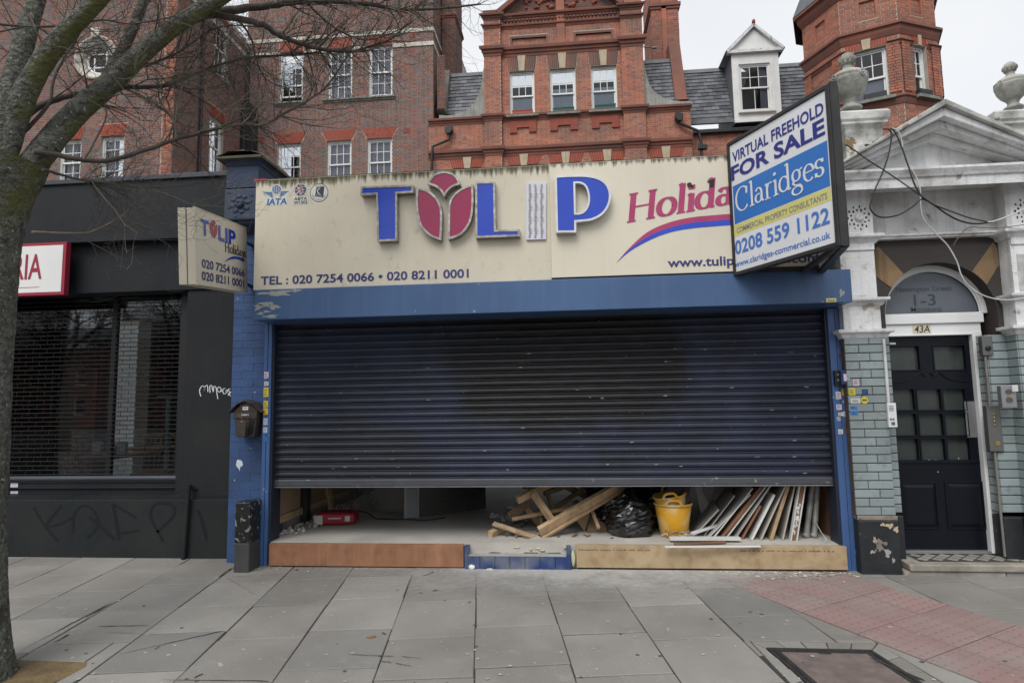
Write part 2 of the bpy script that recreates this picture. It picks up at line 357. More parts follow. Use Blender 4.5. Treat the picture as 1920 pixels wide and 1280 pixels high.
mat('door_white', (.76, .77, .77), (.7, .71, .72), 2, .4, dirt=(.5, .5, .48), dsc=3, damt=.3)
mat('urn_stone', (.42, .42, .38), (.3, .3, .27), 8, .9, bump=.5, bsc=60, dirt=(.13, .13, .11), dsc=9, damt=.7)
mat('black_iron', (.012, .013, .015), (.022, .023, .025), 6, .4)
glass('pane_glass', (.68, .72, .76), 1.5)
mat('net', (.62, .6, .66), (.52, .5, .57), 3, .9)
mat('net_blue', (.6, .66, .72), (.52, .6, .66), 3, .9)
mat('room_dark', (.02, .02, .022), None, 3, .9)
mat('cream_panel', (.66, .605, .485), (.61, .555, .44), 1.5, .45, dirt=(.46, .42, .33), dsc=1.6, damt=.3, dirt2=((.3, .27, .2), 13, .35, .62, .75), streak=((.52, .47, .37), .25))
mat('cream_panel_clean', (.67, .62, .505), (.63, .58, .47), 1.2, .42, dirt=(.5, .46, .36), dsc=1.5, damt=.25, streak=((.55, .5, .4), .2))
mat('algae', (.07, .075, .035), (.13, .12, .07), 9, .95, bump=.5)
mat('navy_print', (.03, .035, .14), (.045, .05, .18), 7, .5)
mat('sign_blue', (.008, .055, .5), (.007, .045, .43), 3, .18, spec=.6)
mat('tulip_red', (.33, .008, .075), (.28, .008, .062), 3, .2, spec=.6)
mat('chrome_edge', (.48, .46, .42), (.2, .19, .17), 22, .35, metal=.8)
mat('silver_edge', (.62, .62, .62), (.5, .5, .5), 12, .35, metal=.6)
mat('pink_print', (.42, .05, .15), (.34, .035, .12), 5, .3)
mat('near_black', (.012, .012, .014), None, 5, .5)
mat('white_board', (.62, .64, .72), (.56, .58, .66), 4, .5)
mat('led_strip', (.4, .38, .36), (.28, .25, .2), 50, .6)
mat('logo_blue', (.02, .12, .3), None, 5, .5)
mat('logo_white', (.62, .64, .62), (.55, .57, .55), 5, .55)
mat('logo_red', (.45, .04, .05), None, 5, .5)
mat('beam_blue', (.06, .12, .25), (.05, .1, .215), 1.5, .38, dirt=(.04, .08, .165), dsc=1.1, damt=.5, streak=((.09, .15, .26), .35), wear=((.3, .31, .3), 11, .725))
mat('beam_chip', (.33, .34, .32), (.26, .27, .26), 9, .8)
mat('frame_blue', (.06, .125, .29), (.045, .1, .24), 2.5, .4, wear=((.32, .33, .32), 9, .68))
mat('frame_dark', (.015, .022, .045), (.02, .022, .03), 5, .5)
mat('pilaster_blue', (.04, .086, .21), (.032, .069, .17), 3, .6, bump=.35, bsc=40, obr=.05, dirt=(.022, .04, .085), dsc=3, damt=.5)
mat('capital_navy', (.03, .05, .1), (.022, .036, .07), 5, .65, bump=.5, bsc=35, dirt=(.07, .08, .1), dsc=6, damt=.4)
mat('mossy', (.06, .06, .045), (.11, .1, .07), 12, .95, bump=.8, bsc=40)
mat('charcoal', (.0115, .0145, .018), (.0155, .019, .023), 1.5, .55, spec=.22, dirt=(.023, .0245, .025), dsc=1.3, damt=.5, dirt2=((.036, .037, .037), 16, .35, .62, .78), streak=((.02, .022, .025), .5))
mat('charcoal_low', (.013, .0163, .0188), (.0175, .0205, .0222), 2, .65, spec=.2, bump=.25, dirt=(.03, .029, .026), dsc=1.6, damt=.55, dirt2=((.055, .052, .047), 22, .45, .64, .78), streak=((.023, .023, .023), .5))
mat('charcoal_top', (.06, .066, .078), (.045, .05, .06), 2, .45, metal=.2)
mat('grille', (.014, .0145, .016), (.022, .022, .022), 8, .45, metal=.3)
glass('shop_glass', (.86, .88, .89), 1.0)
mat('red_border', (.3, .02, .045), None, 3, .5)
mat('sign_white', (.74, .74, .73), (.68, .68, .67), 3, .45)
mat('graf_white', (.62, .64, .66), None, 3, .7)
mat('graf_dark', (.0112, .0138, .016), None, 3, .7, spec=.17)
def bark_mat():
    mt = mat('bark', (.12, .12, .1), (.055, .054, .046), 9, .95, bump=1.0, bsc=38, bd=.035, dirt=(.17, .18, .15), dsc=19, damt=.7, dirt2=((.035, .033, .028), 34, .8, .52, .62), wear=((.27, .29, .255), 42, .64)); t = mt.node_tree; N = t.nodes; L = t.links; bs = N['Principled BSDF']
    src = bs.inputs['Base Color'].links[0].from_socket; g = N.new('ShaderNodeNewGeometry'); sp = N.new('ShaderNodeSeparateXYZ'); L.new(g.outputs['Normal'], sp.inputs[0]); nz_ = N.new('ShaderNodeTexNoise'); nz_.inputs['Scale'].default_value = 5; nz_.inputs['Detail'].default_value = 6; L.new(g.outputs['Position'], nz_.inputs['Vector'])
    ad = N.new('ShaderNodeMath'); ad.operation = 'MULTIPLY_ADD'; L.new(nz_.outputs['Fac'], ad.inputs[0]); ad.inputs[1].default_value = -1.6; L.new(sp.outputs[2], ad.inputs[2]); mr = N.new('ShaderNodeMapRange'); mr.inputs[1].default_value = -.95; mr.inputs[2].default_value = -1.35; mr.inputs[4].default_value = .85; L.new(ad.outputs[0], mr.inputs[0])
    mx = N.new('ShaderNodeMix'); mx.data_type = 'RGBA'; L.new(mr.outputs[0], mx.inputs['Factor']); L.new(src, mx.inputs['A']); mx.inputs['B'].default_value = (.105, .11, .03, 1); L.new(mx.outputs['Result'], bs.inputs['Base Color'])   # green algae on the undersides
bark_mat()
mat('twig', (.05, .043, .038), (.09, .075, .06), 14, .9)
mat('twig_pale', (.2, .17, .13), (.12, .1, .08), 14, .9)
mat('slab', (.275, .262, .24), (.212, .202, .186), 1.4, .85, bump=.45, bsc=130, obr=.17, dirt=(.14, .127, .108), dsc=1.0, damt=.6, dirt2=((.33, .325, .31), 9, .25, .58, .74), wear=((.36, .35, .33), 40, .715))
mat('slab_blue', (.215, .208, .193), (.178, .173, .162), 2, .85, bump=.4, bsc=130, obr=.06, dirt=(.14, .135, .125), dsc=1.2, dirt2=((.3, .3, .29), 9, .25, .58, .74))
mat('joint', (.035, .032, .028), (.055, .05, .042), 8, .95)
mat('tactile', (.285, .185, .172), (.235, .165, .155), 3, .85, bump=.4, bsc=120, obr=.1, dirt=(.25, .22, .205), dsc=2, damt=.8)
mat('dust', (.36, .355, .34), (.28, .275, .26), 6, .95)
mat('asphalt', (.05, .05, .052), (.04, .04, .042), 4, .9, bump=.4)
mat('kerb_stone', (.24, .24, .235), (.18, .18, .175), 4, .85, bump=.3)
mat('iron_rim', (.02, .02, .021), (.035, .032, .03), 14, .6, bump=.5)
mat('manhole_fill', (.16, .12, .108), (.12, .095, .088), 8, .9, bump=.7, bsc=110, dirt=(.21, .17, .155), dsc=18, damt=.5)
mat('soil', (.2, .14, .065), (.11, .08, .045), 11, .95, bump=1, bsc=60)
mat('glazed', (.265, .315, .318), (.225, .272, .278), 3, .22, obr=.11, spec=.5, dirt=(.17, .2, .2), dsc=2.5, damt=.5, dirt2=((.12, .13, .125), 14, .5, .58, .72), wear=((.36, .3, .22), 12, .7))
mat('glaze_joint', (.06, .045, .038), (.1, .075, .06), 12, .9)
mat('plinth_black', (.013, .015, .018), (.022, .024, .027), 5, .5, bump=.4, bsc=22, wear=((.22, .215, .2), 5.5, .61))
mat('plinth_top', (.26, .23, .19), (.16, .14, .12), 9, .9, bump=.5, wear=((.03, .03, .032), 14, .56))
mat('door_navy', (.0035, .005, .009), (.005, .0065, .011), 3, .38, spec=.22)
mat('wired_glass', (.055, .068, .064), (.04, .05, .047), 7, .18, spec=.5)
mat('wire', (.05, .055, .05), None, 5, .5, metal=.4)
mat('frosted', (.12, .135, .155), (.1, .115, .135), 3, .25)
mat('frost_print', (.035, .045, .065), None, 3, .4)
mat('plate_cream', (.6, .55, .4), None, 5, .5)
mat('arch_dark', (.085, .06, .052), (.05, .04, .037), 4, .85, bump=.3, isl=[(.085, .055, .047), (.06, .047, .042), (.12, .06, .048), (.05, .043, .04), (.07, .05, .043), (.16, .065, .05)], dirt=(.04, .036, .033), dsc=3, damt=.6)
mat('arch_cream', (.26, .17, .09), (.17, .115, .065), 5, .85, streak=((.07, .055, .045), .7))
mat('step_stone', (.36, .33, .28), (.24, .22, .185), 5, .85, bump=.4, bsc=60, dirt=(.12, .105, .09), dsc=6, damt=.6)
mat('tile_pale', (.3, .285, .25), (.24, .225, .2), 8, .7, obr=.15)
mat('tile_dark', (.05, .05, .052), (.07, .07, .07), 8, .7)
mat('grey_metal', (.16, .16, .155), (.125, .125, .12), 6, .45, metal=.5)
mat('steel_plate', (.3, .3, .31), (.25, .25, .26), 6, .35, metal=.5)
mat('brass', (.42, .3, .1), None, 6, .35, metal=.8)
mat('conduit', (.2, .19, .17), (.14, .13, .12), 8, .7)
mat('cable_black', (.015, .016, .018), None, 6, .45)
mat('cable_white', (.6, .61, .6), (.45, .45, .44), 9, .5)
mat('sale_white', (.68, .69, .71), (.63, .64, .66), 2, .4)
mat('sale_blue', (.025, .16, .5), (.022, .145, .46), 2, .4)
mat('sale_yellow', (.62, .58, .19), (.57, .53, .17), 2, .45)
mat('sale_navy', (.02, .025, .2), None, 3, .5)
mat('sale_grey', (.17, .19, .24), None, 3, .5)
mat('sale_text_blue', (.06, .17, .5), None, 3, .5)
mat('frame_black', (.016, .016, .017), (.03, .03, .03), 9, .45)
mat('timber_frame', (.1, .09, .075), (.06, .055, .05), 9, .8)
mat('yellow_sticker', (.62, .5, .03), (.55, .45, .03), 20, .5)
mat('lilac_sticker', (.5, .42, .55), (.6, .56, .6), 25, .5)
mat('white_sticker', (.6, .6, .58), (.5, .5, .5), 30, .5)
mat('blue_sticker', (.03, .16, .42), (.04, .2, .5), 25, .5)
mat('dark_sticker', (.02, .03, .1), None, 25, .5)
mat('ink', (.04, .04, .05), None, 5, .6)
mat('letterbox_tin', (.035, .03, .027), (.055, .042, .034), 9, .6, bump=.3, wear=((.13, .05, .025), 18, .64))
mat('rust', (.14, .055, .03), (.08, .035, .022), 14, .85, bump=.4)
mat('bollard_stone', (.062, .062, .06), (.04, .04, .04), 4, .8, bump=.4, bsc=50)
mat('tar', (.008, .009, .01), (.02, .02, .021), 16, .4, bump=.6, bsc=35, wear=((.2, .2, .19), 22, .585))
mat('paint_splat', (.55, .6, .66), None, 6, .7)
mat('timber_red', (.33, .16, .085), (.24, .11, .06), 3, .75, bump=.2, dirt=(.13, .06, .035), dsc=7, damt=.5, streak=((.36, .22, .14), .4))
mat('timber_pale', (.43, .33, .2), (.36, .26, .15), 3, .75, bump=.2, dirt=(.2, .12, .06), dsc=9, damt=.55)
mat('timber', (.46, .33, .195), (.37, .25, .14), 8, .8, bump=.3, obr=.15, dirt=(.2, .12, .07), dsc=14, damt=.55, dirt2=((.5, .45, .38), 9, .4, .55, .72))
mat('timber_old', (.22, .15, .09), (.14, .095, .06), 8, .85, bump=.2, obr=.2)
mat('ply', (.34, .24, .16), (.28, .19, .125), 3, .8, obr=.1)
mat('concrete', (.5, .475, .43), (.42, .4, .36), 2.5, .9, bump=.3, bsc=60, dirt=(.32, .3, .265), dsc=2.2, damt=.6)
mat('plaster_wall', (.3, .28, .25), (.22, .2, .18), 1.5, .9, dirt=(.14, .12, .1), dsc=1.2)
mat('blue_tile', (.025, .055, .17), (.02, .045, .14), 5, .35, dirt=(.26, .26, .25), dsc=4, damt=.6)
mat('foam', (.45, .5, .28), (.5, .5, .36), 20, .95, bump=1, bsc=50)
mat('bag_red', (.3, .02, .035), (.22, .018, .03), 7, .5, bump=.3)
mat('bag_print', (.5, .5, .48), (.4, .4, .39), 15, .6)
mat('bin_bag', (.006, .006, .007), (.01, .01, .011), 6, .2, bump=.3, bsc=24, spec=.7)
mat('bucket', (.58, .3, .008), (.5, .255, .01), 6, .55, dirt=(.52, .44, .28), dsc=8, damt=.7, dirt2=((.2, .14, .06), 20, .5, .6, .74))
mat('plasterboard', (.46, .45, .41), (.38, .37, .34), 3, .85, obr=.14, dirt=(.26, .24, .21), dsc=4)
mat('white_board_edge', (.6, .6, .57), (.52, .52, .5), 5, .8, obr=.1)
mat('hardboard', (.24, .12, .065), (.18, .09, .05), 5, .8)
mat('pipe_steel', (.36, .36, .34), (.2, .2, .19), 13, .6, metal=.4, bump=.3)
mat('cabinet_grey', (.1, .1, .095), (.075, .075, .07), 2, .3, metal=.3)
mat('cabinet_edge', (.34, .34, .33), None, 4, .4, metal=.4)
mat('film', (.26, .28, .3), (.36, .38, .4), 20, .2, spec=.8)
mat('cardboard', (.24, .17, .11), (.19, .13, .085), 6, .85)
mat('litter_pale', (.5, .48, .42), (.4, .38, .33), 30, .9, isl=[(.5, .48, .42), (.4, .38, .32), (.3, .24, .18), (.55, .54, .5), (.2, .15, .1), (.34, .17, .12)])
mat('leaf_brown', (.13, .06, .03), (.2, .09, .04), 30, .8, isl=[(.13, .06, .03), (.2, .08, .035), (.09, .05, .03), (.16, .1, .05)])
mat('leaf_green', (.06, .1, .02), None, 30, .7)
mat('chair_wood', (.2, .095, .04), (.15, .07, .03), 8, .5)
mat('shop_dark', (.035, .033, .032), (.025, .024, .023), 2, .8)
mat('cafe_tile', (.06, .058, .055), (.045, .043, .04), 4, .5, obr=.2)
mat('cafe_white', (.7, .71, .7), (.62, .63, .62), 5, .5)
mat('plastic_red', (.35, .015, .015), None, 5, .4)
mat('plastic_grey', (.25, .27, .29), None, 5, .4)
mat('planter_red', (.36, .07, .05), None, 5, .6)
mat('planter_green', (.03, .09, .085), None, 5, .6)
mat('box_dark', (.02, .022, .026), None, 5, .6)
mat('chalk', (.4, .39, .37), None, 5, .9, isl=[(.4, .39, .37), (.36, .35, .33), (.09, .085, .08), (.34, .33, .31)])
mat('brown_print', (.07, .045, .04), None, 5, .6)
def film(name, c1, c2, zt, h, sc=(26, 26, 2.2), k=.8, off=.72):
    """see-through grime that thins out downwards from a top edge"""
    mt = mat(name, c1, c2, 9, .95); t = mt.node_tree; N = t.nodes; L = t.links; g = N.new('ShaderNodeNewGeometry'); sp = N.new('ShaderNodeSeparateXYZ'); L.new(g.outputs['Position'], sp.inputs[0])
    mp = N.new('ShaderNodeMapping'); mp.inputs['Scale'].default_value = sc; L.new(g.outputs['Position'], mp.inputs[0]); nz_ = N.new('ShaderNodeTexNoise'); nz_.inputs['Scale'].default_value = 1.6; nz_.inputs['Detail'].default_value = 6; L.new(mp.outputs[0], nz_.inputs['Vector'])
    n2 = N.new('ShaderNodeTexNoise'); n2.inputs['Scale'].default_value = 1.1; L.new(g.outputs['Position'], n2.inputs['Vector'])
    gr = N.new('ShaderNodeMapRange'); gr.inputs[1].default_value = zt-h; gr.inputs[2].default_value = zt; L.new(sp.outputs[2], gr.inputs[0])
    m1 = N.new('ShaderNodeMath'); m1.operation = 'MULTIPLY_ADD'; L.new(gr.outputs[0], m1.inputs[0]); m1.inputs[1].default_value = k; L.new(nz_.outputs['Fac'], m1.inputs[2])
    m2 = N.new('ShaderNodeMath'); m2.operation = 'MULTIPLY_ADD'; L.new(n2.outputs['Fac'], m2.inputs[0]); m2.inputs[1].default_value = .5; L.new(m1.outputs[0], m2.inputs[2])
    mr = N.new('ShaderNodeMapRange'); mr.inputs[1].default_value = off+.25; mr.inputs[2].default_value = off+.6; mr.inputs[4].default_value = .9; L.new(m2.outputs[0], mr.inputs[0]); L.new(mr.outputs[0], N['Principled BSDF'].inputs['Alpha']); return mt
mat('tactile_red', (.235, .135, .125), (.21, .135, .125), 5, .85, dirt=(.22, .185, .175), dsc=2, damt=.7)
# ---------------------------------------------------------------- ground, road, pavement
g = MB(); g.add([(-400, -400, -.3), (400, -400, -.3), (400, 400, -.3), (-400, 400, -.3)], [(0, 1, 2, 3)]); o = g.build('ground', 'asphalt'); o['kind'] = 'structure'
yd = MB(); yd.add([(-60, 6.3, 0), (60, 6.3, 0), (60, 60, 0), (-60, 60, 0)], [(0, 1, 2, 3)]); o = yd.build('yard', 'asphalt'); o['kind'] = 'structure'
r_ = MB(); r_.add([(-60, -9, -.19), (60, -9, -.19), (60, -1.62, -.19), (-60, -1.62, -.19)], [(0, 1, 2, 3)]); o = r_.build('road', 'asphalt'); o['kind'] = 'structure'
k_ = MB(); k_.wbox(-60, 60, -1.6, -1.45, -.28, gz(-1.5)); o = k_.build('kerb', 'kerb_stone', bev=.01); o['kind'] = 'structure'
def pg(x, y, h=0): return V((x, y, gz(y)+h))
pb = MB(); pb.add([pg(-14, -1.45, -.006), pg(14, -1.45, -.006), pg(14, 6.6, -.006), pg(-14, 6.6, -.006)], [(0, 1, 2, 3)])
pave = pb.build('pavement', 'joint'); pave['kind'] = 'structure'
e1 = V((-.147, 1, 0)).normalized(); e2 = V((e1.y, -e1.x, 0))
def clip(poly, p, nrm, keep_in=True):        # half-plane clip in XY; inside is nrm.(q-p) >= 0
    out = []; n_ = len(poly)
    for i in range(n_):
        a, b = poly[i], poly[(i+1) % n_]; da = nrm[0]*(a[0]-p[0])+nrm[1]*(a[1]-p[1]); db = nrm[0]*(b[0]-p[0])+nrm[1]*(b[1]-p[1])
        if not keep_in: da, db = -da, -db
        if da >= 0: out.append(a)
        if da*db < 0: t = da/(da-db); out.append((a[0]+(b[0]-a[0])*t, a[1]+(b[1]-a[1])*t))
    return out
def area(poly): return abs(sum(poly[i][0]*poly[(i+1) % len(poly)][1]-poly[(i+1) % len(poly)][0]*poly[i][1] for i in range(len(poly))))/2
def ccw(poly): return poly if sum(poly[i][0]*poly[(i+1) % len(poly)][1]-poly[(i+1) % len(poly)][0]*poly[i][1] for i in range(len(poly))) > 0 else poly[::-1]
def minus(poly, hole):                       # poly minus convex hole -> pieces
    hole = ccw(hole); out = []; cur = poly
    for i in range(len(hole)):
        a, b = hole[i], hole[(i+1) % len(hole)]; cur = clip(cur, a, (-(b[1]-a[1]), b[0]-a[0]), True)
        if len(cur) < 3: return [poly]
    if area(cur) < .002: return [poly]
    cur = poly
    for i in range(len(hole)):
        a, b = hole[i], hole[(i+1) % len(hole)]; nr = (-(b[1]-a[1]), b[0]-a[0])
        pc = clip(cur, a, nr, False)
        if len(pc) > 2 and area(pc) > .006: out.append(pc)
        cur = clip(cur, a, nr, True)
        if len(cur) < 3: break
    return out
def inset(poly, d):
    poly = ccw(poly); cur = poly
    for i in range(len(poly)):
        a, b = poly[i], poly[(i+1) % len(poly)]; L_ = math.hypot(b[0]-a[0], b[1]-a[1])
        if L_ < 1e-6: continue
        nr = (-(b[1]-a[1])/L_, (b[0]-a[0])/L_); cur = clip(cur, (a[0]+nr[0]*d, a[1]+nr[1]*d), nr, True)
        if len(cur) < 3: return []
    return cur
def slab_piece(name, poly, m, h=.0, tilt=.0025, gap=None):
    gap = gap or random.choice((.0025, .003, .0035, .005, .006)); poly = [(x+random.uniform(-.003, .003), y+random.uniform(-.003, .003)) for x, y in poly]; poly = inset(poly, gap)
    if len(poly) < 3 or area(poly) < .004: return
    cx = sum(p[0] for p in poly)/len(poly); cy = sum(p[1] for p in poly)/len(poly); tx, ty = random.uniform(-tilt, tilt), random.uniform(-tilt, tilt); hh = h+random.uniform(0, .003)
    mb = MB(); n_ = len(poly); ins = inset(poly, .004)
    if len(ins) == n_:
        k0 = min(range(n_), key=lambda i: (ins[i][0]-poly[0][0])**2+(ins[i][1]-poly[0][1])**2); ins = ins[k0:]+ins[:k0]
    z = lambda x, y, q: pg(x, y, hh+q+(x-cx)*tx*3+(y-cy)*ty*3)
    mb.add([z(x, y, -.035) for x, y in poly]+[z(x, y, -.003) for x, y in poly], [(i, (i+1) % n_, n_+(i+1) % n_, n_+i) for i in range(n_)])
    if len(ins) == n_:
        mb.add([z(x, y, -.003) for x, y in poly]+[z(x, y, 0) for x, y in ins], [(i, (i+1) % n_, n_+(i+1) % n_, n_+i) for i in range(n_)]+[tuple(range(n_, 2*n_))])
    else: mb.add([z(x, y, -.003) for x, y in poly], [tuple(range(n_))])
    return mb.build(name, m, pave, loc=pg(cx, cy))
# tactile zone: three tiles wide, running out from the wall at an angle
t1 = V((.49, -.872, 0)); t2 = V((.872*.97, .545, 0)).normalized(); T0 = V((1.532, 4.518, 0)); TL, TW = .41, .336
tq = [T0-t1*TL*2, T0-t1*TL*2+t2*TW*3, T0+t1*TL*9+t2*TW*3, T0+t1*TL*9]; TACT = [(p.x, p.y) for p in tq]
MH = [(1.113, 3.925), (1.706, 3.925), (1.80, 3.40), (1.20, 3.40)]
MHW = [(1.05, 4.03), (1.79, 4.03), (1.93, 3.3), (1.12, 3.3)]
PIT = [(-4.6, 3.52), (-2.90, 3.53), (-2.83, 3.0), (-2.95, 2.45), (-4.6, 2.45)]
colx = {-6: None}
rows_px = {-2: [3.52, 4.08, 4.72, 5.393], -1: None}
known = {1: [3.625, 4.208, 4.787, 5.37], 0: [3.52, 4.08, 4.74, 5.393], 2: [3.461, 4.033, 4.618, 5.2], -1: [3.687, 4.258, 4.856, 5.38], -2: [3.56, 4.161, 4.768, 5.38], -3: [3.75, 4.324, 4.802, 5.347]}
random.seed(3)
for ci in range(-13, 16):
    ua, ub = -.0545+(ci-1)*.5465, -.0545+ci*.5465
    if ci in known: js = known[ci]
    else: s0 = random.uniform(3.3, 3.8); js = [s0+.585*i for i in range(4)]
    js = [js[0]-.585*i for i in range(9, 0, -1)]+js
    while js[-1] < 6.6: js.append(js[-1]+.585)
    for a_, b_ in zip(js, js[1:]):
        if b_ < -.9: continue
        po = [e2*ua+e1*a_, e2*ub+e1*a_, e2*ub+e1*b_, e2*ua+e1*b_]; po = [(p.x, p.y) for p in po]
        pcs = [po]
        for hole in (TACT, MHW, PIT): pcs = [q for p in pcs for q in minus(p, hole)]
        for q in pcs:
            if min(p[1] for p in q) > 6.2 or max(p[1] for p in q) < -1.4: continue
            q = clip(q, (0, -1.44), (0, 1)); q = clip(q, (0, 6.4), (0, -1))
            if len(q) > 2: slab_piece('slab', q, 'slab_blue' if random.random() < .12 else 'slab')
# blister tiles
tile0 = None
fr_t = lambda a, b, h: T0 + t1*a + t2*b + V((0, 0, h))
for r in range(-2, 8):
    for c_ in range(3):
        org = T0 + t1*(r*TL) + t2*(c_*TW)
        if org.y < 1.2: continue
        if tile0 is None:
            mb = MB(); q = .0035
            P_ = lambda a, b, h: (lambda w_: pg(w_.x, w_.y, h))(org+t1*a+t2*b)
            mb.box(P_, q, TL-q, q, TW-q, -.03, .001)
            bl_ = MB()
            for i in range(6):
                for k in range(5):
                    cx, cy = TL*(i+.5)/6, TW*(k+.5)/5
                    vs = [P_(cx+.015*cos(a*pi/4), cy+.015*sin(a*pi/4), .001) for a in range(8)]+[P_(cx+.009*cos(a*pi/4), cy+.009*sin(a*pi/4), .006) for a in range(8)]
                    bl_.add(vs, [(a, (a+1) % 8, 8+(a+1) % 8, 8+a) for a in range(8)]+[tuple(range(8, 16))], True)
            tile0 = mb.build('tactile_tile', 'tactile', pave, loc=pg(org.x, org.y)); blis = bl_.build('blisters', 'tactile_red', tile0, kind='stuff')
        else: tl = link_copy(tile0, pave, pg(org.x, org.y, random.uniform(-.001, .002))); link_copy(blis, tl, V((0, 0, 0)))
# manhole with setts round it
mh = thing('manhole_cover', 'rectangular manhole cover with black iron rim and reddish infill in the pavement', 'manhole', pg(1.45, 3.7))
mhp = [V((x, y, 0)) for x, y in MH]
def quadpt(u, v): return mhp[3]*(1-u)*(1-v)+mhp[2]*u*(1-v)+mhp[1]*u*v+mhp[0]*(1-u)*v
qf = lambda u, v, h: (lambda w_: pg(w_.x, w_.y, h))(quadpt(u, v))
mb = MB(); F_ = .035
for a, b, c, d in ((0, F_, 0, 1), (1-F_, 1, 0, 1), (F_, 1-F_, 0, F_), (F_, 1-F_, 1-F_, 1)): mb.box(qf, a, b, c, d, -.02, .006)
mb.build('outer_rim', 'iron_rim', mh, bev=.002)
mb = MB(); I = .055; J = .095
for a, b, c, d in ((I, J, I, 1-I), (1-J, 1-I, I, 1-I), (J, 1-J, I, J), (J, 1-J, 1-J, 1-I)): mb.box(qf, a, b, c, d, -.02, .004)
for i in range(22):
    t = .08+i*.04
    for a, b, c, d in ((t, t+.018, 1-I, 1-I+.014), (t, t+.018, I-.014, I), (I-.014, I, t, t+.018), (1-I, 1-I+.014, t, t+.018)): mb.box(qf, a, b, c, d, -.02, .004)
mb.build('cover_frame', 'iron_rim', mh)
mb = MB(); mb.box(qf, J, 1-J, J, 1-J, -.02, .001); mb.build('cover_infill', 'manhole_fill', mh)
mb = MB(); mb.box(qf, F_, 1-F_, F_, 1-F_, -.03, -.008); mb.build('gap', 'joint', mh)
mb = MB(); mb.box(qf, .45, .56, 1-J-.035, 1-J+.01, -.01, .005); mb.build('key_hole_plate', 'iron_rim', mh, bev=.002)
wv = [V((x, y, 0)) for x, y in MHW]
def ringq(u, v): return wv[3]*(1-u)*(1-v)+wv[2]*u*(1-v)+wv[1]*u*v+wv[0]*(1-u)*v
for (pa, pb_, ia, ib, n_) in ((wv[0], wv[1], mhp[0], mhp[1], 5), (wv[1], wv[2], mhp[1], mhp[2], 4), (wv[3], wv[0], mhp[3], mhp[0], 4)):
    for i in range(n_):
        t0, t1_ = i/n_, (i+1)/n_; qd = [pa.lerp(pb_, t0), pa.lerp(pb_, t1_), ia.lerp(ib, t1_), ia.lerp(ib, t0)]
        slab_piece('slab', [(p.x, p.y) for p in qd], 'slab', gap=.003)
# dirt-filled cracks, plus dark sheets painting the shadow gaps of lifted slabs
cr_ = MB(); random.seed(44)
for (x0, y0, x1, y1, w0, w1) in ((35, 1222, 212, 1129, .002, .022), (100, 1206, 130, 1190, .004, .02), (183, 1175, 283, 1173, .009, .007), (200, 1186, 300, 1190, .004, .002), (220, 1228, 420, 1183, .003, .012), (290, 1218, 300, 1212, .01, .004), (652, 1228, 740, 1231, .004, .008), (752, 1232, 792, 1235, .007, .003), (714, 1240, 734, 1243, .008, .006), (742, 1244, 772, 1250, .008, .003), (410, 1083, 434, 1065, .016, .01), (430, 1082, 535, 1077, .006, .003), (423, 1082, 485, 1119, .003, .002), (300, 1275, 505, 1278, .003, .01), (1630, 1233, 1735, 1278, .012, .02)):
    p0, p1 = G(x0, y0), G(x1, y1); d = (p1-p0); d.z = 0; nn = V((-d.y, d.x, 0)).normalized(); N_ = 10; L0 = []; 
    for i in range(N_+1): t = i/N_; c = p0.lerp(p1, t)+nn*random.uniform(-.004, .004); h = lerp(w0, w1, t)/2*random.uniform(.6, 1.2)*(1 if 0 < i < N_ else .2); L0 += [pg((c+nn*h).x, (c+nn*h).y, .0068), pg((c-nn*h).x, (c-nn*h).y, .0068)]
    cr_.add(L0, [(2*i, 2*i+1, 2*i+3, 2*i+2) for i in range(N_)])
o = cr_.build('cracks_and_gap_shade', 'joint', pave, kind='stuff')
# soil of the tree pit
mb = MB(); N_ = 22; x0, x1, y0, y1 = -4.6, -2.84, 2.45, 3.52
vs = [pg(lerp(x0, x1, i/N_)-.09*(1-k/N_), lerp(y0, y1, k/N_), -.005+random.random()*.006+.014*math.exp(-((lerp(x0, x1, i/N_)+3.35)**2+(lerp(y0, y1, k/N_)-3.2)**2)*4)) for k in range(N_+1) for i in range(N_+1)]
mb.add(vs, [(k*(N_+1)+i, k*(N_+1)+i+1, (k+1)*(N_+1)+i+1, (k+1)*(N_+1)+i) for k in range(N_) for i in range(N_)], True)
o = mb.build('tree_pit_soil', 'soil'); o['kind'] = 'structure'
# ================================================================ upper storeys set back behind the shops
YA, YBm, YC = 16.9, 21.0, 20.8
# ---------------------------------------------------------------- wing with the round window, nearer the street
xa1 = A(325, 200, YA).x; xa0 = xa1-11; zt = 15.2
bl = thing('mansion_wing', 'brown brick wing with round stone-framed window, behind the tree', 'building', (xa1, YA, 0))
fA = FY(YA)
wins = [R(109, 262, 151, 345, YA), R(187, 255, 231, 341, YA)]
rc = A(181, 109, YA); RO = 52/FPX*YA*1.02; RS = RO*.93
holes = [tuple(w_) for w_ in wins]
circ = lambda v: (rc.x-math.sqrt(max(0, RO**2-(v-rc.z)**2)), rc.x+math.sqrt(max(0, RO**2-(v-rc.z)**2)))
def slant(w_, v0, v1, e, sp): return lambda v: ((w_[0]-e-sp*(v-v0)/(v1-v0)-.004, w_[1]+e+sp*(v-v0)/(v1-v0)+.004) if v0 < v < v1 else (0, 0))
lints = [slant(w_, w_[3], w_[3]+.37, 0, .1) for w_ in wins]
mb = MB(); sq = (rc.x-RO*.66, rc.x+RO*.66, rc.z-RO*.66, rc.z+RO*.66); wallslab(mb, fA, xa0, xa1, 0, zt, holes+[sq], th=.32)
mb.build('wall', 'mortar', bl, fix=False)
quoin = (xa1-.34, xa1, 0, 99)
mb = bricks(fA, xa0+4, xa1-.36, 6.3, zt-.1, holes+[circ]+lints); mb.build('brickwork', 'brick_brown', bl, fix=False, kind='stuff')
